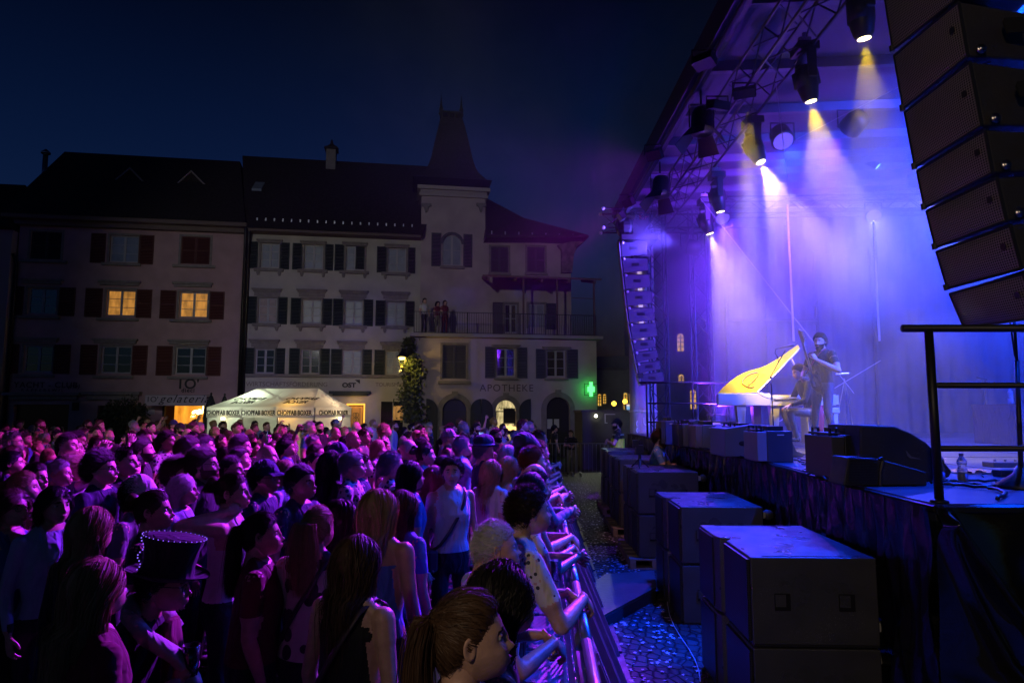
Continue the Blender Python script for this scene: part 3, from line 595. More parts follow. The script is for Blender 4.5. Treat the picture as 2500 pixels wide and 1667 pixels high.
# ---- house A: pink house with red shutters
def houseA():
    h=house('pink_town_house','pink plastered town house with dark red shutters and two lit windows, leftmost of the row')
    d=0.; H=[]
    zE=fz(290,549,0)
    W=lambda *a,**k: H.append(window(h,*a,**k))
    W((75,566,150,633),d,closed=True,shm=mat('black_shutter',(.02,.02,.022),.6),sill=(55,165,636,.12))
    W((268,575,338,640),d,SKYPANE,shut=((222,258),(340,376)),shm=SHR,sill=(250,345,643,.12))
    W((442,578,513,645),d,closed=True,shm=SHR,sill=(423,526,648,.12))
    for r,x,lt in (((68,703,138,766),((17,57),(145,184)),(52,157,682)),((260,708,330,771),((208,250),(334,371)),(243,345,686)),((438,713,507,775),((391,430),(512,548)),(423,521,690))):
        W(r,d,LIT if r[0]>100 else GLS,shut=x,shm=SHR,sill=(r[0]-22,r[2]+10,r[3]+6,.12),lintel=(*lt,.22,0),lab='window glowing orange from a lamp inside' if r[0]>100 else None)
    for r,x,lt in (((58,843,128,908),((4,46),(132,172)),(38,145,824)),((247,845,320,911),((196,237),(323,360)),(228,338,827)),((428,848,502,913),((382,421),(504,540)),(412,514,830))):
        W(r,d,GLS,shut=x,shm=SHR,sill=(r[0]-18,r[2]+6,r[3]+6,.12),lintel=(*lt,.22,0))
    # shop openings
    def op(x0,y0,x1): H.append((fx(x0),fx(x1),0,fz((x0+x1)/2,y0))); return H[-1]
    a=op(33,987,168); obj('shop_front',Geo().box(a[0],a[1],.25,.3,0,a[3]),mat('dim_shop_glass',(.05,.028,.012),.2),h)
    b=op(238,990,356); obj('door',Geo().box(b[0],b[1],.25,.3,0,b[3]),DRK,h)
    c=op(398,990,503); zc=c[3]
    # gelateria interior: a lit room behind the opening
    g=Geo().box(c[0],c[1],1.6,1.65,0,zc); obj('shop_back_wall',g,LITW,h)
    g=Geo()
    for k in range(7): x=c[0]+.9+(c[1]-c[0]-1.2)*k/7; g.lathe([(.07,.0),(.09,.3),(.10,.34),(.02,.36)],(x,1.2,1.25),10)
    g.box(c[0]+.7,c[1]-.1,.9,1.5,0,1.2); obj('ice_cream_counter',g,mat('counter_wood',(.25,.12,.04),.5),h)
    g=Geo().box(c[0]-.02,c[0]+.07,-.02,.2,0,zc); g.box(c[1]-.10,c[1],-.02,.2,0,zc); g.box(c[0]+.07,c[1]-.10,.1,.14,zc*.62,zc*.62+.05); obj('shop_frame',g,DRK,h)
    xn,zn=fac(484,1008); neon=mat('neon_script',(1,.8,.4),emit=(1.,.72,.25),es=9)
    sagtext(h,'neon_sign','gela',(xn,.2,zn-.05),(math.pi/2,R(-12),0),.48,neon,shear=.35,ext=.01,bold=.006)
    wall=wall_geo(fx(14),fx(587),0,zE,H); obj('wall',wall,PLA,h)
    # cornices
    g=Geo().box(fx(12),fx(198),-.35,-.003,fz(100,965),fz(100,958)); g.box(fx(24),fx(190),-.2,-.003,fz(100,975),fz(100,965)); obj('shop_cornice',g,STONE,h)
    g=Geo().box(fx(203),fx(345),-.35,-.003,fz(270,964),fz(270,956)); g.box(fx(212),fx(338),-.2,-.003,fz(270,976),fz(270,964)); obj('shop_cornice',g,STONE,h)
    g=Geo().box(fx(-12),fx(592),-.75,0,zE-.02,zE+.16); g.box(fx(8),fx(589),-.35,-.01,zE-.22,zE-.02); obj('eave',g,mat('eave_board',(.12,.09,.085),.8),h)
    # roof
    A=(fx(-12),-.8,zE+.16); B=(fx(590),-.8,zE+.16); rl=fac(158,368,5.); rr=fac(586,397,5.); zr=(rl[1]+rr[1])/2
    A2=(fx(-12),10.8,zE+.16); B2=(fx(590),10.8,zE+.16); P1=(rl[0],5,zr); P2=(rr[0],5,zr)
    g=Geo().add([A,B,B2,A2,P1,P2],[(0,1,5,4),(1,2,5),(2,3,4,5),(3,0,4),(3,2,1,0)]); rf=obj('roof',g,TILE,h)
    fl=mat('lead_flashing',(.20,.17,.16),.6)
    for ap,l,r_ in (((317,408),(268,448),(361,453)),((467,415),(420,457),(512,461))):
        of=2.4; a=fac(*ap,of); b=fac(*l,of); c_=fac(*r_,of); e=.09
        g=Geo(); P=lambda s,z,dd:(s,dd,z)
        g.prism([P(a[0],a[1],of),P(b[0],b[1],of),P(b[0]+.02,b[1]-e,of),P(a[0],a[1]-e*1.2,of),P(c_[0]-.02,c_[1]-e,of),P(c_[0],c_[1],of)],(0,.2,0)); dm=obj('dormer',g,fl,h)
        g=Geo().prism([P(a[0],a[1]-.1,of+.2),P(b[0],b[1]-.1,of+.2),P(b[0],b[1]-1.7,of+.2),P(c_[0],c_[1]-1.7,of+.2),P(c_[0],c_[1]-.1,of+.2)],(0,4,0)); obj('dormer_body',g,TILE,dm)
        if ap[0]<400:
            q=[fac(x,y,of+.17) for x,y in ((320,478),(343,478),(325,507),(320,507))]; obj('pane',Geo().prism([(s,of+.17,z) for s,z in q],(0,.02,0)),SKYPANE,dm)
    x=ffx(110,400,3.); zt=fz(110,378,3.); g=Geo().tube([(x,3,zt-2.2),(x,3,zt)],.12,10); g.lathe([(.12,0),(.22,.05),(.22,.12),(.02,.3)],(x,3,zt),10); obj('flue_pipe',g,STEEL,h,True)
    for px in (583,592):
        g=Geo().tube([(fx(px)+.1,-.6,zE),(fx(px),-.12,zE-.8),(fx(px),-.12,.1)],.07,8); obj('drainpipe',g,PIPE,h,True)
    obj('drainpipe',Geo().tube([(fx(10),-.3,zE-1.6),(fx(17),-.12,zE-2.0),(fx(17),-.12,.1)],.07,8),PIPE,h,True)
    # lettering
    ink=mat('painted_lettering',(.035,.02,.03),.8); Rf=(math.pi/2,0,0)
    s,z=fac(112,946); sagtext(h,'lettering','YACHT - CLUB',(s,-.02,z),Rf,.36,ink,space=1.12,bold=.004)
    s,z=fac(104,956); sagtext(h,'lettering','RAPPERSWIL',(s,-.02,z),Rf,.20,ink,space=1.7)
    s,z=fac(180,948); sagtext(h,'lettering','(rw)',(s,-.02,z),Rf,.28,ink,shear=.3)
    s,z=fac(453,948.5); tb=mat('black_lettering',(.006,.006,.008),.6); sagtext(h,'lettering',"1O'",(s+.1,-.02,z),Rf,.66,tb,bold=.012)
    s,z=fac(459,957); sagtext(h,'lettering','dieci',(s,-.02,z),Rf,.27,tb,bold=.006,space=1.15)
    # awning with script
    a0,a1=fx(355,-.9),fx(505,-.9); zt=fz(430,963,-.3); zb=fz(430,990,-1.0)
    g=Geo().hexa([(a0,-.05,zt-.05),(a1,-.05,zt-.05),(a1,-1.0,zb+.42),(a0,-1.0,zb+.42),(a0,-.05,zt),(a1,-.05,zt),(a1,-1.0,zb+.47),(a0,-1.0,zb+.47)]); g.box(a0,a1,-1.02,-1.0,zb,zb+.44)
    aw=obj('awning',g,mat('awning_canvas',(.42,.38,.40),.9,bump=.2,bs=6),h)
    s,z=fac(449,982,-1.05); sagtext(aw,'lettering','gelateria',(s,-1.035,z),Rf,.50,tb,shear=.42,space=1.2)
    s,z=fac(371,981,-1.05); sagtext(aw,'lettering',"1O'",(s,-1.035,z),Rf,.34,tb)
    s0,z0=fac(365,997); obj('menu_board',Geo().box(fx(358),fx(378),-.06,-.02,fz(366,1011),fz(366,996)),WFR,h); 
    xs,zs=fac(196,992); sg=Geo().box(xs-.02,xs+.02,-.75,-.15,zs-.18,zs+.18); sg.tube([(xs,-.75,zs+.22),(xs,0,zs+.22)],.015,6); obj('hanging_sign',sg,BLK,h)
houseA()
# neighbour at the far left edge
def houseL():
    h=house('dark_neighbour_house','dark house with a low roof at the left edge beside the pink house')
    z=fz(5,560,-.4); obj('wall',wall_geo(fx(-160),fx(9),0,z,[],-.4,9),mat('plaster_dark',(.30,.26,.27),.9),h)
    a=fac(-160,452,4); b=fac(62,452,4); g=Geo().add([(fx(-170),-1,z),(fx(14),-1,z),(fx(14),9,z),(fx(-170),9,z),(a[0],4,b[1]),(b[0],4,b[1])],[(0,1,5,4),(1,2,5),(2,3,4,5),(3,0,4),(3,2,1,0)]); obj('roof',g,TILE,h)
houseL()
# ---- house B: cream house with green shutters
def houseB():
    h=house('cream_town_house','cream town house with dark green shutters and a golden doorway, right of the pink house'); d=.05; H=[]
    zE=fz(800,579,d)
    W=lambda *a,**k: H.append(window(h,*a,**k))
    for i,(r,sh) in enumerate((((637,594,682,653),((606,630),(684,707))),((743,598,789,656),((714,738),(794,814))),((845,601,890,659),((817,840),)),((947,606,991,663),((920,944),(996,1014))))):
        W(r,d,SKYPANE,shut=sh,sill=(r[0]-16,r[2]+11,r[3]+3,.14),lb=True,lintel=(r[0]-9,r[2]+9,r[1]-8,.16,0))
        if i==2: shutter(h,ffx(868,630,d),ffx(890,630,d),fz(880,657,d),fz(880,602,d),SHG,d+.08)
    for i,(r,sh,l) in enumerate((((631,727,676,787),((599,627),(679,702)),(616,690,705)),((738,731,785,789),((710,735),(787,811)),(725,799,707)),((842,733,886,792),((813,838),(888,911)),(828,900,710)),((944,737,988,793),((917,941),(990,1012)),(931,1002,713)))):
        W(r,d,CURR if i==0 else SKYPANE,shut=sh,sill=(r[0]-14,r[2]+10,r[3]+3,.14),lb=True,lintel=(*l,.16,.36))
    for i,(r,sh,l) in enumerate((((624,852,670,911),((591,621),(672,696)),(609,684,829)),((735,853,780,912),((706,732),(782,805)),(720,795,831)),((837,855,883,913),((808,835),(885,908)),(823,897,833)),((942,857,984,914),((914,940),),(928,1000,835)))):
        W(r,d,SKYPANE if i>1 else GLS,shut=sh,lintel=(*l,.16,.36))
    def op(x0,y0,x1): H.append((fx(x0,d),fx(x1,d),0,fz((x0+x1)/2,y0,d))); return H[-1]
    a=op(846,985,891); dr=mat('glowing_gilt_door_wood',(.5,.28,.06),.5,emit=(1,.38,.03),es=.12)  # faint emission on the wood stands in for lamplight
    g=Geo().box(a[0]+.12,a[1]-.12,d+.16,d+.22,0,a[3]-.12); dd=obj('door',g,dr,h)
    g=Geo(); cx=(a[0]+a[1])/2
    for k in range(7):
        z=.5+k*.24
        for q in (-1,1): g.tube([(cx+q*(.05+.09*math.sin(t)),d+.145,z+.11*math.cos(t)) for t in np.linspace(0,6.28,9)],.012,5)
    g.box(cx-.2,cx-.185,d+.13,d+.15,.3,2.3); g.box(cx+.185,cx+.2,d+.13,d+.15,.3,2.3); obj('iron_grille',g,BLK,dd)
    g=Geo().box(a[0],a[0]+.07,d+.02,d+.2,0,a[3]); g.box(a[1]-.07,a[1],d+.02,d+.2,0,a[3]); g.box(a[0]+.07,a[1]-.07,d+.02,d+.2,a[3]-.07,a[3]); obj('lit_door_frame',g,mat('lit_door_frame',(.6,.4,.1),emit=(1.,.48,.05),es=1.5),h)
    lamp('porch_light','POINT',tuple(F0+FU*cx+FN*(-.5)+np.array([0,0,2.6])),9,(1,.55,.12),.08)
    b=op(930,980,958); c=op(960,980,984)
    obj('shop_front',Geo().box(b[0],b[1],d+.2,d+.25,0,b[3]),GLS,h); cc=Geo().box(c[0],c[1],d+.2,d+.25,0,c[3]-.9); cc.box(c[0],c[1],d+.2,d+.25,c[3]-.2,c[3]); obj('shop_front',cc,GLS,h)
    obj('lit_pane',Geo().box(c[0],c[1],d+.18,d+.2,c[3]-.9,c[3]-.2),litm('amber_pane',(1.,.45,.1),.5),h)
    wall=wall_geo(fx(596,d),fx(1022,d),0,zE,H,d); obj('wall',wall,PLB,h)
    g=Geo().box(fx(597,d),fx(1000,d),d-.14,d-.003,fz(790,921,d),fz(790,914,d)); obj('string_course',g,STONE,h)
    g=Geo().box(fx(804,d),fx(905,d),d-.45,d-.003,fz(855,961,d),fz(855,955,d)); g.box(fx(812,d),fx(898,d),d-.3,d-.003,fz(855,966,d),fz(855,961,d)); obj('door_hood',g,SHG,h)
    g=Geo().box(fx(596,d),fx(1022,d),d-.7,d,zE,zE+.12); obj('eave',g,mat('eave_board',(.12,.09,.085),.8),h)
    rl=fac(592,374,5.); rr=fac(1042,412,5.); zr=(rl[1]+rr[1])/2; x0=fx(590,d); x1=fx(1024,d)
    g=Geo().add([(x0,-.75,zE+.12),(x1,-.75,zE+.12),(x1,10.8,zE+.12),(x0,10.8,zE+.12),(rl[0],5,zr),(rr[0]+1.5,5,zr)],[(0,1,5,4),(1,2,5),(2,3,4,5),(3,0,4),(3,2,1,0)]); rf=obj('roof',g,TILE,h)
    # chimney
    cx,_=fac(809,390,4.5); z0=fz(809,400,4.5); zt=fz(809,369,4.5); ch=Geo().box(cx-.26,cx+.26,4.2,4.8,z0-1,zt); obj('chimney',ch,STONE,rf)
    g=Geo().box(cx-.36,cx+.36,4.1,4.9,zt,zt+.12); g.lathe([(.42,.12),(.3,.28),(.10,.40),(.05,.62),(.0,.7)],(cx,4.5,zt),4); obj('chimney_cap',g,TILE,rf)
    sl=(zr-zE-.12)/5.75; g=Geo()
    for i in range(19): x=fx(612+i*21.5); g.box(x-.03,x+.03,-.25,-.2,zE+.12+.5*sl,zE+.12+.5*sl+.14)
    obj('snow_guard',g,mat('snow_guard_metal',(.5,.5,.52),.4,.8),rf)
    a=fac(617,478,2.2); b=fac(641,466,2.2); zz=zE+.12+(2.2+.75)*sl; g=Geo().hexa([(a[0],1.9,zz-.25),(b[0],1.9,zz-.25),(b[0],2.7,zz+.35),(a[0],2.7,zz+.35),(a[0],1.9,zz-.12),(b[0],1.9,zz-.12),(b[0],2.7,zz+.5),(a[0],2.7,zz+.5)]); obj('skylight',g,SKYPANE,rf)
    Rf=(math.pi/2,0,0); fa=mat('faded_lettering',(.19,.15,.15),.9); tb=MC['black_lettering']
    s,z=fac(701,943,d); sagtext(h,'lettering','WIRTSCHAFTSFÖRDERUNG',(s,d-.02,z),Rf,.30,fa)
    s,z=fac(952,943,d); sagtext(h,'lettering','TOURISMUS',(s,d-.02,z),Rf,.26,fa)
    s,z=fac(852,945,d); sagtext(h,'lettering','OST',(s,d-.02,z),Rf,.30,tb,bold=.014,sx=1.15)
    q=[fac(x,y,d) for x,y in ((866,927),(879,927),(879,937))]; obj('logo_flag',Geo().prism([(s,d-.03,z) for s,z in q],(0,.02,0)),tb,h)
houseB()
# ---- house C: tower, upper storey and the projecting pharmacy block
OB=-2.5
def houseC():
    h=house('pharmacy_house','pharmacy house with a steep turret, roof terrace and arched shop doors'); d=.0; H=[]
    x0,x1=fx(1022),fx(1183); zc0=fz(1102,482); zt=fz(1102,460); zT=fz(1102,826)
    # tower window
    s0=ffx(1080,610);s1=ffx(1127,610);zb=fz(1103,648);ztw=fz(1103,573); r=(s1-s0)/2
    H.append(window(h,(1080,573,1127,648),d,SKYPANE,shut=((1053,1077),(1131,1153)),shm=SHB,sill=(1074,1134,650,.14),arch=True,bars=2))
    cx=(s0+s1)/2; g=Geo()
    for k in range(10):
        t0,t1=math.pi*k/10,math.pi*(k+1)/10; R0,R1=r,r+.13
        g.prism([(cx+R0*math.cos(t0),-.05,ztw-r+R0*math.sin(t0)),(cx+R1*math.cos(t0),-.05,ztw-r+R1*math.sin(t0)),(cx+R1*math.cos(t1),-.05,ztw-r+R1*math.sin(t1)),(cx+R0*math.cos(t1),-.05,ztw-r+R0*math.sin(t1))],(0,.06,0))
    obj('arch_trim',g,SHB,h)
    wall=wall_geo(x0,x1,0,zt,H,d,4.,arch=[(cx,r,ztw)]); obj('tower_wall',wall,PLC,h)
    g=Geo().box(x0-.12,x1+.12,-.16,4.1,zc0,zc0+(zt-zc0)*.30); g.box(x0-.06,x1+.06,-.10,4.1,zc0+(zt-zc0)*.3,zc0+(zt-zc0)*.68); g.box(x0-.22,x1+.22,-.26,4.2,zc0+(zt-zc0)*.68,zt+.03); 
    for k in range(34): x=x0+(x1-x0)*(k+.5)/34; g.box(x-.03,x+.03,-.14,-.1,zc0+(zt-zc0)*.42,zc0+(zt-zc0)*.6)
    obj('cornice',g,mat('tower_cornice',(.36,.31,.30),.85),h)
    for px in (1022,1160):
        a=fx(px);z=fz(px,497); obj('corbel',Geo().prism([(a,-.14,z),(a+.50,-.14,z),(a+.50,-.14,z-.12),(a+.35,-.14,z-.18),(a+.28,-.14,z-.45),(a+.20,-.14,z-.45),(a+.12,-.14,z-.18),(a,-.14,z-.12)],(0,.137,0)),STONE,h)
    # tower roof
    ccx=fx(1101); cd=2.; prof=[(454,99),(449,86),(438,76),(425,66),(411,60),(392,54),(350,45),(300,33),(282,27)]; V=[];k=0
    zs=[];
    for y,w in prof: V.append((fz(1101,y,cd-.8), w/1640*33.5)); 
    g=Geo()
    rings=[[(ccx-w,cd-w,z),(ccx+w,cd-w,z),(ccx+w,cd+w,z),(ccx-w,cd+w,z)] for z,w in V]
    P=[p for r_ in rings for p in r_]; F=[(i*4+j,i*4+(j+1)%4,(i+1)*4+(j+1)%4,(i+1)*4+j) for i in range(len(rings)-1) for j in range(4)]+[(3,2,1,0),tuple(range(len(P)-4,len(P)))]
    g.add(P,F); rf=obj('tower_roof',g,TILE,h)
    z,w=V[-1]; g=Geo().box(ccx-w-.05,ccx+w+.05,cd-w-.05,cd+w+.05,z+.22,z+.34); 
    for k in range(4): x=ccx-w+.02+k*(2*w-.04)/3; g.box(x-.05,x+.05,cd-w,cd-w+.1,z,z+.22); g.box(x-.05,x+.05,cd+w-.1,cd+w,z,z+.22)
    obj('roof_railing',g,BLK,rf)
    for sx in (-1,1):
        g=Geo().lathe([(.10,0),(.16,.1),(.09,.25),(.13,.4),(.07,.55),(.05,.8),(.02,1.0),(.012,1.25),(.0,1.3)],(ccx+sx*w,cd,z+.3),8); obj('finial',g,BLK,rf)
    # upper right storey
    H=[]; u0,u1=fx(1183),fx(1397,0); zu=fz(1290,592)
    for a,b in ((1198,1241),(1287,1330)): H.append(window(h,(a,603,b,665),d,closed=True,shm=SHB,sill=(a-6,b+6,667,.12)))
    H.append(window(h,(1232,742,1262,812),d,GLS,bars=2)); H.append(window(h,(1290,742,1330,800),d,SKYPANE,shut=((1333,1357),),shm=SHB,bars=2))
    H.append((fx(1202),fx(1228),zT,fz(1215,738))); obj('balcony_door',Geo().box(fx(1202),fx(1228),.15,.2,zT,fz(1215,738)),SHB,h)
    obj('upper_wall',wall_geo(u0,u1,0,zu,H,d,7.),PLC,h)
    zr=fac(1190,484,3.)[1]; e1=ffx(1437,572,-1.1); ze=fz(1437,574,-1.1); ze0=zu
    P=[(u0-.1,-1.1,ze0),(e1,-1.1,ze),(e1,8,ze),(u0-.1,8,ze0),(ffx(1188,483,3.),3,zr),(ffx(1282,525,2.),2.4,fz(1282,527,2.)),(u0-.1,-1.1,ze0-.12),(e1,-1.1,ze-.12),(e1,8,ze-.12),(u0-.1,8,ze0-.12)]
    g=Geo().add(P,[(0,1,5,4),(1,2,5),(2,3,4,5),(3,0,4),(0,6,7,1),(1,7,8,2),(6,9,8,7)]); r2=obj('hipped_roof',g,TILE,h)
    g=Geo()
    for i in range(7): x=ffx(1200+i*33,583,-.9); g.box(x-.03,x+.03,-1.0,-.95,ze0+.10,ze0+.26)
    obj('snow_guard',g,MC['snow_guard_metal'],r2)
    q=[(1362,598),(1436,577),(1425,590),(1409,600),(1401,622),(1397,665),(1372,665),(1372,610)]; g=Geo().prism([(lambda f:(f[0],-.30,f[1]))(fac(x,y,-.3)) for x,y in q],(0,.295,0)); obj('eave_bracket',g,mat('sgraffito_soffit',(.17,.12,.13),.85,var=.4,vs=5),h)
    # lower block
    d=OB; H=[]; l0,l1=fx(1006,d),fx(1458,d); ze=fz(1230,826,d)
    H.append(window(h,(1080,842,1138,924),d,closed=True,shm=SHB,sill=(1070,1148,930,.14)))
    for r_,sh in (((1212,850,1258,919),((1184,1209),(1262,1287))),((1335,855,1380,920),((1308,1332),(1383,1411)))):
        H.append(window(h,r_,d,GLS,shut=sh,shm=SHB,sill=(r_[0]-6,r_[2]+6,r_[3]+3,.1),lintel=(r_[0]-12,r_[2]+12,r_[1]-8,.14,0)))
    ar=[]
    for a,b,y,m,nm in ((1080,1140,973,mat('violet_fanlight',(.05,.045,.07),.2),'shop_window'),(1210,1260,977,LITP,'lit_shop_window'),(1334,1391,969,mat('black_gate',(.008,.008,.008),.7),'gateway')):
        s0,s1=fx(a,d),fx(b,d); zt_=fz((a+b)/2,y,d); H.append((s0,s1,0,zt_)); c_=(s0+s1)/2; r_=(s1-s0)/2; ar.append((c_,r_,zt_))
        sw=obj(nm,Geo().box(s0,s1,d+.2,d+.24,0,zt_),m,h)
        if nm!='gateway':
            g=Geo().box(s0,s1,d+.15,d+.195,zt_-r_*1.12,zt_-r_*1.02); g.box(s0,s0+.06,d+.15,d+.195,0,zt_-r_*1.12); g.box(s1-.06,s1,d+.15,d+.195,0,zt_-r_*1.12); 
            obj('glazing_bar',g,BLK,sw)
        g=Geo()
        for k in range(14):
            t0,t1=math.pi*k/14,math.pi*(k+1)/14; R0,R1=r_,r_+.24
            g.prism([(c_+R0*math.cos(t0),d-.05,zt_-r_+R0*math.sin(t0)),(c_+R1*math.cos(t0),d-.05,zt_-r_+R1*math.sin(t0)),(c_+R1*math.cos(t1),d-.05,zt_-r_+R1*math.sin(t1)),(c_+R0*math.cos(t1),d-.05,zt_-r_+R0*math.sin(t1))],(0,.045,0))
        g.box(c_-.14,c_+.14,d-.09,d-.052,zt_+.05,zt_+.34); g.box(s0-.24,s0,d-.05,d-.004,0,zt_-r_); g.box(s1,s1+.24,d-.05,d-.004,0,zt_-r_); obj('stone_arch',g,STONE,h)
        if nm=='lit_shop_window':
            g=Geo()
            for k,(dx,zz,rr_) in enumerate(((-.05,1.35,.16),(.2,1.3,.18),(.42,1.25,.17),(-.25,1.3,.12))): g.ball((c_+dx,d+.1,zz),rr_,10,8)
            obj('window_display',g,mat('display_lights',(1,.6,.2),emit=(1.,.65,.22),es=1.6),sw)
            g=Geo().box(c_-.1,c_+.45,d+.12,d+.14,1.55,2.25); obj('dark_shelf',g,DRK,sw)
            sagtext(sw,'lettering','Apotheke',(c_,d+.13,zt_-r_*.85),(math.pi/2,0,0),.17,DRK)
    for a,b,fl in ((1040,1068,1),(1148,1175,-1),(1176,1203,1),(1267,1295,-1)):   # arched shutter leaves folded on the wall
        s0,s1=fx(a,d),fx(b,d); w=s1-s0; zt_=fz(1150,973,d); n=8
        if fl<0: top=[(s1-w*math.cos(t),zt_-w+w*math.sin(t)) for t in np.linspace(0,math.pi/2,n)]; P=[(s0,0.)]+top+[(s1,0.)]
        else: top=[(s0+w*math.cos(t),zt_-w+w*math.sin(t)) for t in np.linspace(0,math.pi/2,n)]; P=[(s1,0.)]+top+[(s0,0.)]
        obj('arched_shutter',Geo().prism([(x,d-.11,z) for x,z in P],(0,.05,0)),mat('black_green_leaf',(.010,.014,.012),.6),h)
    obj('lower_wall',wall_geo(l0,l1,0,ze,H,d,-OB+6.,arch=ar),PLC,h)
    sl=fz(1230,818,d); obj('terrace_slab',Geo().box(fx(998,d),fx(1470,d),d-.35,2.,ze,sl),mat('terrace_slab',(.30,.28,.28),.8),h)
    s,z=fac(1237,955,d); sagtext(h,'lettering','APOTHEKE',(s,d-.02,z),(math.pi/2,0,0),.46,mat('dull_bronze_letters',(.10,.07,.08),.7),space=1.15)
    # two notices beside the gateway
    g=Geo().box(fx(1335,d)+.05,fx(1335,d)+.3,d+.15,d+.19,1.3,1.75); g.box(fx(1335,d)+.38,fx(1335,d)+.62,d+.15,d+.19,1.35,1.75); obj('notice',g,mat('paper_notice',(.5,.5,.5),.8),h)
    zr_=fz(1230,764,d); g=Geo(); ra,rb=fx(1008,d),fx(1458,d)
    g.box(ra,rb,d+.05,d+.09,zr_-.03,zr_); g.box(ra,rb,d+.05,d+.09,sl+.06,sl+.09)
    n=78
    for i in range(n+1): x=ra+(rb-ra)*i/n; g.box(x-.008,x+.008,d+.06,d+.08,sl+.09,zr_-.03)
    for i in range(8): x=ra+(rb-ra)*i/7; g.box(x-.02,x+.02,d+.04,d+.1,sl,zr_)
    obj('terrace_railing',g,BLK,h)
    # pergola roof
    pw=mat('pergola_timber',(.13,.075,.065),.8); zp=fz(1320,676,d); g=Geo()
    q0,q1=fx(1176,d),fx(1472,d); g.hexa([(q0,d-.1,zp-.1),(q1,d-.1,zp-.1),(q1,-.02,zp+.45),(q0+.8,-.02,zp+.45),(q0,d-.1,zp),(q1,d-.1,zp),(q1,-.02,zp+.52),(q0+.8,-.02,zp+.52)])
    for k in range(5): x=q0+.3+(q1-q0-.6)*k/4; g.hexa([(x-.05,d,zp-.25),(x+.05,d,zp-.25),(x+.05,-.05,zp+.3),(x-.05,-.05,zp+.3),(x-.05,d,zp-.1),(x+.05,d,zp-.1),(x+.05,-.05,zp+.45),(x-.05,-.05,zp+.45)])
    obj('pergola_roof',g,pw,h)
    for px in (1280,1364,1456): x=fx(px,d); obj('pergola_post',Geo().box(x-.04,x+.04,d+.12,d+.2,sl,zp-.1),pw,h)
    g=Geo()
    for yy in (728,): g.box(fx(1400,d),fx(1456,d),d+.14,d+.16,fz(1430,yy,d),fz(1430,yy,d)+.03)
    obj('pergola_rail',g,pw,h)
    return sl
ZT=houseC()
ROOTL=lambda s,dd,z:tuple(F0+FU*s+FN*dd+np.array([0,0,z]))
# ---- green cross
def cross():
    s,z=fac(1443,950,OB-.35); p=ROOTL(s,OB-.35,z); t=thing('pharmacy_cross','glowing green pharmacy cross on the corner of the pharmacy house','sign',p,YAW)
    gm=mat('green_neon',(.1,1,.2),emit=(.07,1.,.14),es=3.5); g=Geo().box(-.055,.055,-.1,.1,-.33,.33); g.box(-.15,-.057,-.1,.1,-.12,.12); g.box(.057,.15,-.1,.1,-.12,.12); obj('cross',g,gm,t)
    g=Geo().box(-.30,.30,-.02,.02,-.28,-.26); g.box(-.30,.30,-.02,.02,.24,.26); g.box(-.32,-.30,-.02,.02,-.30,.28); g.box(.30,.32,-.02,.02,-.30,.28); g.box(-.02,.02,.1,.36,-.05,.05); obj('frame',g,BLK,t)
    lamp('green_glow','POINT',ROOTL(s-.1,OB-.28,z),10,(.03,1.,.12),.15,parent=t)
cross()
# ---- lantern
def lantern():
    s,z=fac(981,890,OB-.6); p=ROOTL(s,OB-.6,z); t=thing('street_lantern','black wall lantern with a yellow bulb lit above the ivy','street lamp',p,YAW)
    k=.62; g=Geo().lathe([(.05,.80),(.16,.74),(.20,.62),(.34,.50),(.36,.46),(.30,.44),(.02,.43)],n=12); g.lathe([(.02,1.0),(.05,.95),(.04,.8)],n=8); obj('hood',g,BLK,t,True)
    g=Geo()
    for a in range(4):
        q=a*math.pi/2+.78; g.tube([(.30*math.cos(q),.30*math.sin(q),.44),(.15*math.cos(q),.15*math.sin(q),-.1)],.014,5)
    g.lathe([(.16,-.12),(.16,-.1),(.05,-.14),(.05,-.3),(.0,-.3)],n=8); g.tube([(0,0,-.3),(.3,.2,-.5),(.9,.55,-.3)],.025,6); obj('cage',g,BLK,t)
    g=Geo().ball((0,0,.38),(.22,.22,.09),12,6); obj('bulb',g,mat('lantern_bulb',(1,.8,.3),emit=(1.,.66,.12),es=9),t)
    g=Geo().ball((0,0,-.12),(.09,.09,.05),10,6); obj('lower_reflector',g,mat('lantern_reflector',(1,.6,.1),emit=(1.,.5,.05),es=3),t)
    lamp('lantern_light','POINT',tuple(np.array(p)+np.array([0,-.25,.15])),85,(1,.66,.14),.12,parent=t)
    for o in t.children:
        if o.type=='MESH': o.scale=(k*1.2,)*3
lantern()
# ---- ivy on the corner
def ivy():
    rng=np.random.RandomState(8); g=Geo(); n=3800
    for i in range(n):
        v=rng.rand()**.9; py=826+v*205; w=(10+10*min(1,v*3))*(1 if v<.7 else 1.2); px=1004-4*(v<.25)+rng.normal()*w*.55+4*math.sin(py*.05)
        s,z=fac(px,py,OB-.1); dd=OB-.12-rng.rand()*.30; a=rng.normal(size=3); a/=np.linalg.norm(a); b=np.cross(a,rng.normal(size=3)); b/=np.linalg.norm(b)+1e-9; q=.055+.05*rng.rand(); c=np.array([s,dd,z])
        g.add([c-a*q,c+b*q*.6,c+a*q,c-b*q*.6],[(0,1,2,3)])
    t=thing('ivy','tall ivy climbing the corner of the pharmacy house under the lantern','climbing plant',tuple(F0),YAW)
    obj('leaves',g,mat('ivy_leaf',(.055,.075,.015),.5,var=.4,vs=3),t)
    s=fx(1006,OB); z=fz(1006,826,OB); obj('stem',Geo().tube([(s,OB-.05,0),(s+.1,OB-.06,1.5),(s-.06,OB-.06,3),(s+.05,OB-.06,z)],[.05,.04,.03,.02],6),mat('ivy_wood',(.05,.035,.025),.9),t)
ivy()
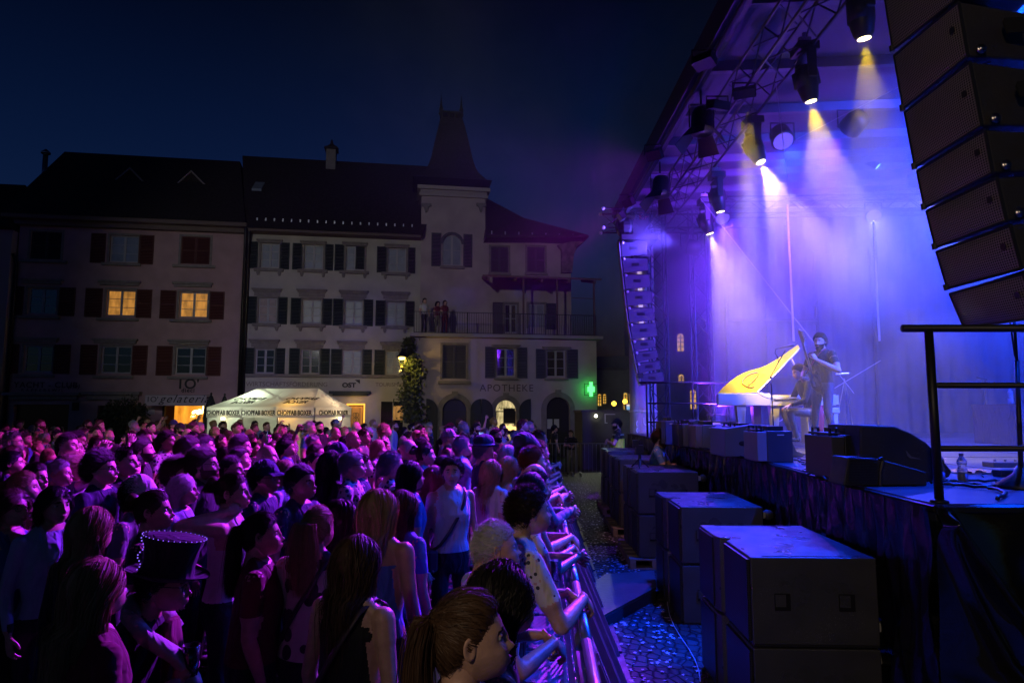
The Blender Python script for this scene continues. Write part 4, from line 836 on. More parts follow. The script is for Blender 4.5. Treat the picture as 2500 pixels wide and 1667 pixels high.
# ---- folded parasols and bush in front of the pink house
def parasol(px,ytop,Y,label,wpx,hb=.9):
    p=at(px,ytop,Y); t=thing('folded_parasol',label,'parasol',(p[0],p[1],0),0,'closed parasols by the ice-cream shop'); w=wpx/1640*Y
    g=Geo(); n=12; prof=[(0.0,p[2]),(.05,p[2]-.06),(.03,p[2]-.12),(.16*w,p[2]-.2),(.35*w,p[2]-.55),(.5*w,p[2]-1.1),(.42*w,p[2]-1.5),(.2*w,p[2]-1.55)]
    V=[];
    for i,(r,z) in enumerate(prof):
        for j in range(24): a=2*math.pi*j/24; rr=r*(1+.22*math.cos(a*6)*(i>3)); V.append((rr*math.cos(a),rr*math.sin(a),z))
    F=[(i*24+j,i*24+(j+1)%24,(i+1)*24+(j+1)%24,(i+1)*24+j) for i in range(len(prof)-1) for j in range(24)]
    g.add(V,F); obj('canopy',g,mat('dark_parasol_cloth',(.015,.02,.018),.9),t); obj('pole',Geo().tube([(0,0,0),(0,0,p[2]-1.4)],.03,8),STEEL,t); obj('base',Geo().lathe([(.3,0),(.3,.08),(.05,.1)],n=16),STEEL,t)
parasol(516,957,28.6,'closed dark parasol between the ice-cream shop and the tent, nearer the shop',30); parasol(549,959,28.6,'closed dark parasol right behind the left end of the tent',26)
def bush():
    rng=np.random.RandomState(3); g=Geo(); c=at(300,1010,29.)
    for i in range(5000):
        d=rng.normal(size=3); d/=np.linalg.norm(d); r=rng.rand()**.35*(1+.15*math.sin(d[0]*7)*math.cos(d[2]*6)); p=np.array([c[0],29.,1.5])+d*r*np.array([1.15,.8,1.25]); a=rng.normal(size=3); a/=np.linalg.norm(a); b=np.cross(a,rng.normal(size=3)); b/=np.linalg.norm(b); q=.05
        g.add([p-a*q,p+b*q*.7,p+a*q,p-b*q*.7],[(0,1,2,3)])
    V=thing('bush','large dark bush in front of the black doorway of the pink house','bush',(0,0,0)); obj('foliage',g,mat('bush_leaf',(.02,.03,.012),.6,var=.3),V); obj('trunk',Geo().tube([(c[0],29,0),(c[0],29,1)],.09,8),mat('ivy_wood'),V)
bush()
# ---- tent
def tent():
    z0=1.88; zv=2.28; A_=at(505,1003,26.0); B_=at(765,1003,25.0); ang=math.atan2(B_[1]-A_[1],B_[0]-A_[0]); Y=0.; p0=0.; p1=float(np.hypot(B_[0]-A_[0],B_[1]-A_[1])); dep=3.1; r0=1.1; r1=p1-.65; zr=3.02
    t=thing('beer_tent','white pop-up tent lettered in black and lit from inside','tent',(A_[0],A_[1],0),ang)
    TW=lambda x,y,z:(A_[0]+x*math.cos(ang)-y*math.sin(ang),A_[1]+x*math.sin(ang)+y*math.cos(ang),z)
    m=mat('tent_canvas',(.72,.72,.68),.8); nt=m.node_tree; b=nt.nodes['Principled BSDF']; tr=nt.nodes.new('ShaderNodeBsdfTranslucent'); tr.inputs[0].default_value=(.80,.80,.72,1); ms=nt.nodes.new('ShaderNodeMixShader'); ms.inputs[0].default_value=.55
    out=nt.nodes['Material Output']; lnk(m,b.outputs[0],ms.inputs[1]); lnk(m,tr.outputs[0],ms.inputs[2]); lnk(m,ms.outputs[0],out.inputs[0])
    # sagging roof as a fine grid: bilinear per panel with sag
    g=Geo()
    def panel(a,b,c,d,sag=.10,n=10):
        a,b,c,d=[np.array(x,float) for x in (a,b,c,d)]; V=[];
        for i in range(n+1):
            for j in range(n+1):
                u,v=i/n,j/n; p=(a*(1-u)+b*u)*(1-v)+(d*(1-u)+c*u)*v; p[2]-=sag*math.sin(math.pi*v)*(.4+.6*abs(math.sin(math.pi*u*2))); V.append(p)
        g.add(V,[(i*(n+1)+j,(i+1)*(n+1)+j,(i+1)*(n+1)+j+1,i*(n+1)+j+1) for i in range(n) for j in range(n)])
    E=[(p0,Y,zv),(p1,Y,zv),(p1,Y+dep,zv),(p0,Y+dep,zv)]; A=(r0,Y+1.5,zr); B=(r1,Y+1.5,zr)
    mid=((p0+p1)/2,Y,zv); mr=((r0+r1)/2,Y+1.5,zr)
    panel(E[0],mid,mr,A); panel(mid,E[1],B,mr); panel(E[1],E[2],B,B); panel(E[2],E[3],A,B); panel(E[3],E[0],A,A)
    obj('roof_canvas',g,m,t,True)
    g=Geo()
    for (a,b) in ((E[0],E[1]),(E[1],E[2]),(E[2],E[3]),(E[3],E[0])):
        a,b=np.array(a),np.array(b); n=24
        V=[]
        for i in range(n+1):
            q=a+(b-a)*i/n; nn=np.array([0,-1,0]) if a[1]==b[1]==Y else np.array([0,0,0]); w=.02*math.sin(i*1.7); V+= [q+nn*.01,(q+nn*(.02+w))-np.array([0,0,zv-z0])]
        g.add(V,[(2*i,2*i+1,2*i+3,2*i+2) for i in range(n)])
    obj('valance',g,m,t,True)
    g=Geo(); 
    for (a,b) in (((p0,Y+dep-.03),(p1,Y+dep-.03)),((p0+.03,Y+.05),(p0+.03,Y+dep)),((p1-.03,Y+.05),(p1-.03,Y+dep))):
        g.add([(a[0],a[1],0),(b[0],b[1],0),(b[0],b[1],z0+.12),(a[0],a[1],z0+.12)],[(0,1,2,3)])
    xa=p1*.68; g.add([(xa,Y+.04,0),(p1,Y+.04,0),(p1,Y+.04,z0+.1),(xa,Y+.04,z0+.1)],[(0,1,2,3)]); xb=p1*.33; g.add([(p0,Y+.04,0),(xb,Y+.04,0),(xb,Y+.04,z0+.1),(p0,Y+.04,z0+.1)],[(0,1,2,3)])
    obj('side_wall',g,m,t)
    for k in range(4): 
        x=p0+(p1-p0)*k/3; obj('leg',Geo().box(x-.025,x+.025,Y+.06,Y+.11,0,zv-.02),STEEL,t)
    g=Geo()
    for k in range(3):
        xa=p0+(p1-p0)*k/3; xb=p0+(p1-p0)*(k+1)/3; g.tube([(xa,Y+.09,zv-.08),(xb,Y+.09,zv-.38)],.013,5); g.tube([(xa,Y+.09,zv-.38),(xb,Y+.09,zv-.08)],.013,5)
    for q in (A,B):
        for e in E: g.tube([(q[0],q[1],q[2]-.35),(e[0]*.6+q[0]*.4,e[1]*.6+q[1]*.4,zv+.2)],.02,5)
        g.ball((q[0],q[1],q[2]-.32),.12,8,6)
    obj('frame',g,ALU,t)
    ink=mat('tent_print',(.01,.01,.01),.7); W4=(p1-p0)/3
    for k in range(3): sagtext(t,'lettering','CHOPFAB BOXER',(p0+W4*(k+.5),Y-.055,z0+.10),(math.pi/2,0,0),.25,ink,bold=.007,sx=.72)
    sagtext(t,'lettering','CHOPFAB BOXER',(p1+.03,dep*.5,z0+.10),(math.pi/2,0,math.pi/2),.25,ink,bold=.007,sx=1.2)
    sl=math.atan2(zr-zv,1.5)
    for cx_ in (p0+W4*.85,p0+W4*2.35):
        for kk,(tx,v,sz) in enumerate((('CHOPFAB',.40,.30),('BOXER',.22,.30))):
            y=Y+1.5*v; z=zv+(zr-zv)*v-.02; sagtext(t,'lettering',tx,(cx_+.1*(1-kk),y-.06,z),(sl,0,0),sz,ink,shear=.5,bold=.006)
    for q in ((.8,-.12,1.84),(p1+.12,1.9,1.84)):
        g=Geo().ball(tuple(q),(.09,.05,.055),10,6); o=obj('lamp',g,mat('tent_lamp',(1,.9,.5),emit=(1.,.82,.35),es=14),t)
    lamp('tent_light','POINT',TW(r0+.1,1.3,2.2),95,(.86,1.,.70),.05,parent=t); lamp('tent_light','POINT',TW(p1-1.1,.5,2.0),20,(1,.5,.06),.03,parent=t); lamp('tent_light','POINT',TW(r1+.1,1.9,2.0),28,(1,.66,.38),.1,parent=t)
    lamp('tent_light','SPOT',TW(.5,-.6,1.9),10,(1,.95,.7),.05,target=TW(.8,0,2.6),angle=120,parent=t)
    # bar gear inside
    f=thing('drinks_fridge','white drinks fridge at the back of the tent','fridge',TW(2.0,2.5,0)); obj('cabinet',Geo().box(-.3,.3,-.3,.3,0,1.75),mat('white_enamel',(.7,.7,.7),.3),f); obj('door_glass',Geo().box(-.25,.25,-.32,-.301,.2,1.6),GLS,f)
tent()
# ---- old town hall beyond the stage, its lit windows and lamps
def townhall():
    Y=52.; t=thing('church','dark stone church with glowing arched windows far behind the stage','church',(0,0,0)); st=mat('dark_stone',(.09,.085,.08),.9,var=.2,vs=1,bump=.3,bs=8)
    a=at(1440,903,Y); b=at(1600,900,Y); c=at(1596,560,Y-2); d=at(1780,560,Y-2)
    obj('nave_wall',Geo().box(a[0],b[0],Y,Y+12,0,a[2]),st,t); g=Geo().prism([(a[0],Y-.4,a[2]),(b[0],Y-.4,a[2]),(b[0],Y+6,a[2]+1.4),(a[0],Y+6,a[2]+1.4)],(0,0,.15)); obj('nave_roof',g,TILE,t)
    obj('gable',Geo().box(c[0],d[0],Y-2,Y+12,0,c[2]),st,t)
    amb=litm('church_window_light',(1.,.60,.10),1.0,2.,(.6,.28,.03))
    for x0,y0,x1,y1,yy in ((1460,962,1467,990,Y),(1473,962,1479,985,Y),(1523,959,1531,1000,Y),(1537,959,1545,990,Y),(1654,815,1668,857,Y-2),(1657,914,1669,934,Y-2),(1686,951,1698,998,Y-2)):
        p=at(x0,y1,yy); q=at(x1,y0,yy); r=(q[0]-p[0])/2; cx=(p[0]+q[0])/2; P=[(p[0],yy-.06,p[2]),(q[0],yy-.06,p[2])]+[(cx+r*math.cos(u),yy-.06,q[2]-r+r*math.sin(u)) for u in np.linspace(0,math.pi,10)]
        w=obj('arched_window',Geo().prism(P,(0,.05,0)),amb,t); g=Geo().box(cx-.03,cx+.03,yy-.1,yy-.07,p[2],q[2]-.1)
        for k in range(1,4): z=p[2]+(q[2]-p[2]-r)*k/3.2; g.box(p[0],q[0],yy-.1,yy-.07,z-.03,z+.03)
        obj('glazing_bar',g,DRK,w)
townhall()
def globes():
    for i,(px,py,Y,la) in enumerate(((1499,985,38,'yellow globe street lamp left of the screen behind the stage'),(1526,980,38,'yellow globe street lamp just above the screen'))):
        p=at(px,py,Y); t=thing('street_lamp',la,'street lamp',(p[0],p[1],0),0,'globe lamps behind the square'); obj('globe',Geo().ball((0,0,p[2]),.14,12,8),mat('globe_glass',(1,.8,.3),emit=(1.,.62,.05),es=3.5),t,True); obj('post',Geo().tube([(0,0,0),(0,0,p[2]-.12)],.04,8),BLK,t)
globes()
def stall():
    Y=25.; a=at(1421,1006,Y); b=at(1562,1006,Y); t=thing('black_stall','black market stall with a small notice board behind the security guard','stall',(0,0,0)); dk=mat('black_board',(.03,.032,.03),.7,var=.2,vs=2)
    obj('body',Geo().box(a[0],b[0],Y,Y+3,0,a[2]),dk,t); obj('roof_edge',Geo().box(a[0]-.05,b[0]+.05,Y-.05,Y+3.05,a[2],a[2]+.08),BLK,t)
    p=at(1476,1010,Y); q=at(1502,1033,Y); g=Geo().box(p[0],q[0],Y-.03,Y-.01,p[2]-.03,p[2]); g.box(p[0],p[0]+.03,Y-.03,Y-.01,q[2],p[2]-.03); g.box(p[0]+.03,p[0]+.1,Y-.03,Y-.01,q[2],q[2]+.03); obj('notice_board',g,mat('paper_notice'),t)
    p=at(1455,1015,Y-.15); obj('lamp',Geo().ball(tuple(p),.055,10,8),mat('bare_bulb',(1,1,.8),emit=(1.,.95,.7),es=14),t,True); lamp('stall_light','SPOT',tuple(p+np.array([0,-.1,0])),110,(.95,1,.75),.05,target=(p[0]+1.2,p[1]-6,0.2),angle=110,parent=t)
    p=at(1530,1000,24.6); q=at(1557,987,24.6); s=thing('video_screen','small bright screen above the black stall','screen',(0,0,0)); scr=mat('screen_picture',(.2,.5,.8)); nt=scr.node_tree; bb=nt.nodes['Principled BSDF']; tc=nt.nodes.new('ShaderNodeTexCoord'); n=nt.nodes.new('ShaderNodeTexNoise'); n.inputs['Scale'].default_value=4; r=nt.nodes.new('ShaderNodeValToRGB'); r.color_ramp.elements[0].color=(.05,.35,.8,1); r.color_ramp.elements[0].position=.42; r.color_ramp.elements[1].color=(1,.75,.6,1); r.color_ramp.elements[1].position=.62
    lnk(scr,tc.outputs['Object'],n.inputs[0]); lnk(scr,n.outputs[0],r.inputs[0]); lnk(scr,r.outputs[0],bb.inputs['Emission Color']); bb.inputs['Emission Strength'].default_value=1.1
    obj('picture',Geo().box(p[0],q[0],24.58,24.6,p[2],q[2]),scr,s); obj('casing',Geo().box(p[0]-.03,q[0]+.03,24.605,24.7,p[2]-.03,q[2]+.03),BLK,s); obj('stand',Geo().box((p[0]+q[0])/2-.03,(p[0]+q[0])/2+.03,24.62,24.68,0,p[2]-.03),BLK,s)
stall()
# ---------------------------------------------------------------- stage
ZS=1.585
EDGE=[(2.50,4.05),(2.56,5.26),(2.72,6.7),(2.82,8.43),(2.74,10.5),(2.76,12.6),(2.92,14.4),(2.92,16.9)]
def edge_x(y):
    ys=[e[1] for e in EDGE]; return float(np.interp(y,ys,[e[0] for e in EDGE]))
def stage():
    t=thing('concert_stage','black concert stage deck skirted with glossy wrinkled black sheeting','stage',(0,0,0))
    m=mat('stage_deck_ply',(.035,.04,.055),.32,var=.25,vs=2.5,bump=.08,bs=60)
    P=[(x,y,ZS) for x,y in EDGE]+[(15,16.9,ZS),(15,4.05,ZS)]; g=Geo().prism(P[::-1],(0,0,-.10)); obj('deck',g,m,t)
    # deck panel joints as thin raised trims
    g=Geo()
    for y in (6.05,8.05,10.05,12.05,14.05): g.box(edge_x(y)+.05,15,y,y+.012,ZS,ZS+.003)
    for x in (4.5,6.5,8.5): g.box(x,x+.012,4.1,16.8,ZS+.0005,ZS+.0036)
    obj('deck_joint',g,mat('deck_joint',(.02,.02,.02),.5),t)
    g=Geo()
    pts=[(x,y) for x,y in EDGE]
    for a,b in zip(pts[:-1],pts[1:]): g.tube([(a[0]+.01,a[1],ZS-.03),(b[0]+.01,b[1],ZS-.03)],.028,6)
    g.tube([(2.5,4.04,ZS-.03),(15,4.04,ZS-.03)],.028,6); obj('edge_trim',g,BLK,t)
    # skirts: pleated foil with creases
    fo=mat('black_foil',(.005,.005,.006),.24,spec=.5); nt=fo.node_tree; b=nt.nodes['Principled BSDF']; tc=nt.nodes.new('ShaderNodeTexCoord'); mp=nt.nodes.new('ShaderNodeMapping'); mp.inputs['Scale'].default_value=(1.5,1.5,.55)
    n=nt.nodes.new('ShaderNodeTexNoise'); n.inputs['Scale'].default_value=1.7; n.inputs['Detail'].default_value=3; n.inputs['Distortion'].default_value=.9; n2=nt.nodes.new('ShaderNodeTexVoronoi'); n2.inputs['Scale'].default_value=2.2; n2.feature='DISTANCE_TO_EDGE'
    ad=nt.nodes.new('ShaderNodeMath'); ad.operation='ADD'; bp=nt.nodes.new('ShaderNodeBump'); bp.inputs['Strength'].default_value=.8; bp.inputs['Distance'].default_value=.035
    lnk(fo,tc.outputs['Object'],mp.inputs[0]); lnk(fo,mp.outputs[0],n.inputs[0]); lnk(fo,mp.outputs[0],n2.inputs[0]); lnk(fo,n.outputs[0],ad.inputs[0]); lnk(fo,n2.outputs[0],ad.inputs[1]); lnk(fo,ad.outputs[0],bp.inputs['Height']); lnk(fo,bp.outputs[0],b.inputs['Normal'])
    rng=np.random.RandomState(2)
    L=[0]; 
    for a,b_ in zip(pts[:-1],pts[1:]): L.append(L[-1]+math.hypot(b_[0]-a[0],b_[1]-a[1]))
    N=420; K=22; V=[]; ph=rng.rand(8)*6
    for i in range(N+1):
        u=L[-1]*i/N; x=np.interp(u,L,[p[0] for p in pts]); y=np.interp(u,L,[p[1] for p in pts])
        for k in range(K+1):
            v=k/K; z=ZS-.02-v*(ZS-.01); w=.020*math.sin(u*17+ph[0]+1.5*math.sin(u*3))*(.25+v)+.016*math.sin(u*31+ph[1]+v*4)+.02*math.sin(u*7+v*5+ph[2])*v+.012*math.sin(v*14+u*9+ph[3])
            V.append((x-.03-abs(w)*1.5,y+.3*w,z))
    g=Geo().add(V,[(i*(K+1)+k,i*(K+1)+k+1,(i+1)*(K+1)+k+1,(i+1)*(K+1)+k) for i in range(N) for k in range(K)]); obj('front_skirt',g,fo,t,True)
    # side skirt facing the camera, with the big gathered fold
    N=420;K=110;V=[]
    F1=np.array([atz_y(2262,1262),atz_y(2310,1420),atz_y(2362,1560),atz_y(2385,1660)]) if False else None
    f1=[(2.49,1.47),(2.62,1.10),(2.78,.72),(2.86,.62)]; f2=[(2.52,1.50),(2.80,1.05),(3.06,.74),(3.10,.56),(2.93,.46),(2.88,.0)]
    def seg(p,f):
        best=9;bt=0
        for a,b_ in zip(f[:-1],f[1:]):
            a=np.array(a);b_=np.array(b_);d=b_-a;q=max(0,min(1,np.dot(p-a,d)/np.dot(d,d))); r=np.linalg.norm(p-a-d*q); best=min(best,r)
        return best
    for i in range(N+1):
        x=2.47+ (i/N)**1.5*9.5
        for k in range(K+1):
            z=(ZS-.02)*(1-k/K); p=np.array([x,z]); d1=seg(p,f1); d2=seg(p,f2)
            w=.07*math.exp(-(d1/.030)**2)+.11*math.exp(-(d2/.034)**2)+.05*math.exp(-(d2/.12)**2)+.09*math.exp(-((x-2.85-(.6-z)*.1)/.14)**2-((z-.75)/.3)**2)
            w+=.012*math.sin(x*9+z*3)+.01*math.sin(x*4-z*8)+.008*math.sin(z*20+x*6)*math.exp(-((z-.5)/.15)**2)
            V.append((x,4.03-w,z+.03*math.exp(-(d2/.1)**2)*0))
    g=Geo().add(V,[(i*(K+1)+k,i*(K+1)+k+1,(i+1)*(K+1)+k+1,(i+1)*(K+1)+k) for i in range(N) for k in range(K)]); obj('side_skirt',g,mat('smooth_black_foil',(.008,.008,.008),.13,spec=1.,coat=.6,bump=.25,bs=5),t,True)
    return t
atz_y=None
STG=stage()
def railing(name,label,p0,p1,z0,posts,h=1.05,r=.024,over=.16,cat='railing',bottom=True):
    t=thing(name,label,cat,(0,0,0)); p0=np.array(p0,float);p1=np.array(p1,float); d=(p1-p0)/np.linalg.norm(p1-p0)
    obj('top_rail',Geo().tube([tuple(p0-d*over)+(z0+h,),tuple(p1)+(z0+h,)],r,12),BLK,t,True)
    for zz in (.70,.32): obj('mid_rail',Geo().tube([tuple(p0)+(z0+zz,),tuple(p1)+(z0+zz,)],r*.75,10),BLK,t,True)
    for q in posts:
        p=p0+(p1-p0)*q; obj('post',Geo().tube([tuple(p)+(z0,),tuple(p)+(z0+h-r*.5,)],r*1.06,12).lathe([(.05,0),(.05,.012),(r*1.1,.02)],(p[0],p[1],z0),12),BLK,t,True)
    return t
railing('stage_railing','heavy black tube railing at the near corner of the stage, below the speaker array',(2.56,4.10),(7.5,4.10),ZS,(0,.55,1))
railing('stage_railing','thin black tube railing at the far corner of the stage beside the pale pillar',(2.74,13.7),(4.6,13.7),ZS,(0,.5,1),h=1.12,r=.02)
# roof
def roof():
    t=thing('stage_roof','wide stage roof with violet-lit ceiling sheets and cross beams','roof',(0,0,0)); z=7.4
    m=mat('roof_sheet',(.13,.12,.15),.8,var=.12,vs=.7)
    g=Geo().prism([(2.95,3.0,z),(2.95,17.6,z),(15,17.6,z+.5),(15,3.0,z+.5)],(0,0,.06)); obj('ceiling_sheet',g,m,t)
    for i,y in enumerate((3.4,5.2,6.9,8.05,9.75,11.3,12.6,13.6,14.5,15.6,16.6)):
        g=Geo().hexa([(2.97,y-.05,z-.16),(15,y-.05,z+.34),(15,y+.05,z+.34),(2.97,y+.05,z-.16),(2.97,y-.05,z-.003),(15,y-.05,z+.497),(15,y+.05,z+.497),(2.97,y+.05,z-.003)]); obj('cross_beam',g,mat('beam_grey',(.16,.15,.18),.5),t)
    g=Geo().box(2.72,2.95,3.0,17.6,z-.28,z+.12); obj('front_fascia',g,mat('dark_fascia',(.03,.03,.04),.6),t)
    g=Geo().tube([(2.80,3.0,z-.36),(2.80,17.6,z-.36)],.035,8); obj('edge_pipe',g,BLK,t)
    obj('back_wall',Geo().box(15,15.1,3,17.6,ZS,z+.5),mat('back_drape',(.10,.10,.13),.9),t)
    return t
roof()
def truss_geo(a,b,s=.30,n=None,r=.022,rb=.011,tri=False,g=None):
    g=g or Geo(); a=np.array(a,float);b=np.array(b,float);d=b-a;Ln=np.linalg.norm(d);d/=Ln
    u=np.cross(d,(0,0,1)) if abs(d[2])<.9 else np.array([1.,0,0]); u/=np.linalg.norm(u); v=np.cross(u,d)
    offs=[(-1,-1),(1,-1),(1,1),(-1,1)] if not tri else [(-1,.6),(1,.6),(0,-1)]
    O=[(u*x+v*y)*s/2 for x,y in offs]; n=n or max(2,int(Ln/(s*1.1)))
    for o in O: g.tube([a+o,b+o],r,7)
    for i in range(n):
        p=a+d*Ln*i/n;q=a+d*Ln*(i+1)/n
        for k in range(len(O)):
            o1,o2=O[k],O[(k+1)%len(O)]
            if i%2: o1,o2=o2,o1
            g.tube([p+o1,q+o2],rb,5)
    return g
def trusses():
    TR=mat('dark_truss',(.05,.05,.06),.4,.7)
    for nm,la,a,b,s,mt in (('lighting_truss','long box truss running along the stage front that carries the moving lights',(3.45,3.2,6.85),(3.55,16.8,6.85),.45,TR),
        ('lighting_truss','far cross truss sticking out beyond the roof above the far speaker array',(2.35,16.9,7.0),(6.5,16.9,7.0),.5,TR),
        ('lighting_truss','rear truss across the stage roof that carries the blue wash lights',(5,15.6,6.95),(12,15.6,7.05),.4,TR),
        ('tower_truss','upright box truss tower behind the far railing, farther from the drapes',(3.75,17.1,0),(3.75,17.1,7.2),.40,TR),
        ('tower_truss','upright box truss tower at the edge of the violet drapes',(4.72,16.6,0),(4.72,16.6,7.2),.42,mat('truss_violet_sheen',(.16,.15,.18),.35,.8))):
        g=truss_geo(a,b,s); o=obj(nm,g,mt); tag(o,la,'truss',None)
    # bolts with white caps at the truss end
    g=Geo()
    for dy in (-.25,.25):
        for dz in (-.25,.25): g.ball((2.32,16.9+dy,7.0+dz),.05,8,6)
    pb=obj('end_cap',g,mat('pale_end_cap',(.8,.8,.7),.3),None); pb.parent=[o for o in C.objects if o.get('label','').startswith('far cross truss')][0]
trusses()
# moving heads: yoke, head, lens; lens gives the beam
def moving_head():
    t=thing('moving_head','','stage light',(0,0,0),0,'moving head lights on the front truss')
    g=Geo().box(-.16,.16,-.17,.17,.0,.14); g.lathe([(.13,-.03),(.13,0)],n=16); obj('base',g,BLK,t,bevel=.02)
    g=Geo()
    for s in (-1,1): g.prism([(-.07,s*.19,-.03),(.07,s*.19,-.03),(.06,s*.19,-.46),(-.06,s*.19,-.46)],(0,s*.05,0))
    g.box(-.09,.09,-.20,.20,-.07,-.032); obj('yoke',g,BLK,t,bevel=.01)
    h=Geo().lathe([(.03,.20),(.12,.19),(.155,.10),(.16,-.02),(.155,-.12),(.12,-.30),(.095,-.34),(.08,-.345)],n=20); h.box(-.10,.10,-.165,.165,-.12,.12)
    hd=obj('head',h,mat('black_fixture_plastic',(.015,.015,.017),.4),t,True); hd.location=(0,0,-.40)
    le=obj('lens',Geo().lathe([(.078,-.350),(.078,-.352),(.0,-.356)],n=20),mat('yellow_lens',(1,.9,.4),emit=(1.,.80,.30),es=26),hd)
    g=Geo().tube([(.0,.0,.14),(.0,.0,.34)],.03,8); g.box(-.09,.09,-.04,.04,.2,.26); obj('clamp',g,STEEL,t); obj('cable',Geo().tube([(.05,.1,.14),(.12,.2,.3),(.05,.25,.1),(.1,.22,-.2)],.01,5),BLK,t)
    return t
def place_heads():
    proto=moving_head(); labs=['nearest yellow moving light, partly behind the hanging speaker array','second nearest yellow moving light, large dark body above a wide beam','third yellow moving light with the brightest beam, in the middle of the row','fourth yellow moving light, the fainter of the two far small ones','fifth yellow moving light, lowest and farthest left of the row']
    for i,(p,tg,w,an) in enumerate(BEAMS):
        t=proto if i==0 else copy_tree(proto); p=Vector(p); t.scale=(.82,)*3; t.location=(p.x-.03,p.y,p.z+.62); t['label']=labs[i]
        d=(Vector(tg)-p).normalized()
        hd=[c for c in t.children if c.name.startswith('head')][0]
        q=(-d).to_track_quat('Z','Y'); hd.rotation_euler=q.to_euler()
        bpy.context.view_layer.update()
        src=t.matrix_world@hd.location+d*.315
        lamp('beam','SPOT',tuple(src),w,YEL,.03,target=tuple(Vector(src)+d),angle=an,blend=.35,parent=t)
        hang=thing('drop','','x') if False else None
    # the white one at the far side and a cyan one half hidden
    for px,py,Y,dx,w,c,an,la in ((2118,420,14.5,(1.6,-.6,-1.6),240,(1.,.50,.85),46,'white-pink stage light on the far rear truss, its beam fading to the right'),(2236,474,15.2,(.4,-2.2,-.5),1700,(.05,.40,1.),70,'cyan-blue stage light half hidden by the hanging speaker array')):
        t=copy_tree(proto); p=Vector(at(px,py,Y)); t.scale=(.82,)*3; t.location=p+Vector((0,0,.62)); t['label']=la; t['group']='moving head lights on the rear truss'; hd=[c2 for c2 in t.children if c2.name.startswith('head')][0]; d=Vector(dx).normalized(); hd.rotation_euler=(-d).to_track_quat('Z','Y').to_euler(); bpy.context.view_layer.update()
        ln=[c2 for c2 in hd.children][0]; ln.data=ln.data.copy(); ln.data.materials[0]=mat('lens_'+('white' if w==240 else 'cyan'),(1,.9,1),emit=(1,.8,.9) if w==380 else (.2,.6,1),es=16)
        src=t.matrix_world@hd.location+d*.315; lamp('beam','SPOT',tuple(src),w,c,.03,target=tuple(Vector(src)+d),angle=an,blend=.4,parent=t)
place_heads()
def par_can(loc,label,target):
    t=thing('par_can',label,'stage light',loc,0,'par cans on the roof edge')
    d=(Vector(target)-Vector(loc)).normalized()
    g=Geo().lathe([(.04,.34),(.15,.30),(.17,.22),(.17,-.02),(.18,-.04),(.18,-.07)],n=18); b=obj('housing',g,BLK,t,True); b.rotation_euler=(-d).to_track_quat('Z','Y').to_euler()
    obj('lens',Geo().lathe([(.155,-.055),(.155,-.06),(0,-.062)],n=18),mat('dim_lens',(.2,.1,.3),.15,emit=(.5,.2,1.),es=.35),b)
    for a in range(4):
        q=a*math.pi/2; c,s=math.cos(q),math.sin(q); w=.17
        P=[(.175*c-w*s*.7,.175*s+w*c*.7,-.07),(.175*c+w*s*.7,.175*s-w*c*.7,-.07),(.36*c+w*s,.36*s-w*c,-.31),(.36*c-w*s,.36*s+w*c,-.31)]; obj('barn_door',Geo().prism(P,(.004*c,.004*s,.004)),BLK,b)
    g=Geo().tube([(-.19,0,0),(-.19,0,.38),(.19,0,.38),(.19,0,0)],.013,6); g.tube([(0,0,.38),(0,0,.62)],.018,6); obj('bracket',g,BLK,t)
    return t
PARS=[par_can((2.98,10.15,6.55),'par can with open barn doors on the near roof edge',(2.6,9.6,3)),par_can((2.98,13.1,6.5),'par can with open barn doors on the far roof edge',(2.5,12.4,3))]
# drapes, far and rear
def drapes():
    m=mat('black_scrim',(.07,.085,.12),.9,var=.1,vs=3); rng=np.random.RandomState(6)
    g=Geo(); N=300;K=16;V=[]
    for i in range(N+1):
        x=4.95+(15-4.95)*i/N
        for k in range(K+1):
            v=k/K; w=.05*math.sin(x*7+.6*math.sin(x*2+v*3))*(.35+.65*v)+.03*math.sin(x*17+v*2); V.append((x,16.75+w,7.3-v*(7.3-ZS+.0)))
    g.add(V,[(i*(K+1)+k,i*(K+1)+k+1,(i+1)*(K+1)+k+1,(i+1)*(K+1)+k) for i in range(N) for k in range(K)]); o=obj('side_drape',g,m,None,True); tag(o,'tall dark drape hanging in folds across the far side of the stage','curtain')
    g=Geo()
    for x in (5.35,6.35,7.6,9.0): g.box(x-.03,x+.03,16.55,16.6,ZS,5.0 if x<7 else 6.2)
    g.box(5.35,7.6,16.52,16.56,4.35,4.40); g.box(5.35,7.6,16.52,16.56,2.95,3.0); o=obj('drape_frame',g,mat('frame_tube',(.05,.05,.06),.4),None); tag(o,'thin tube frame standing in front of the far drape','frame')
    g=Geo().box(4.95,9,16.3,16.34,ZS+.85,ZS+.90); g.box(4.95,9,16.3,16.34,ZS+.02,ZS+.05); 
drapes()
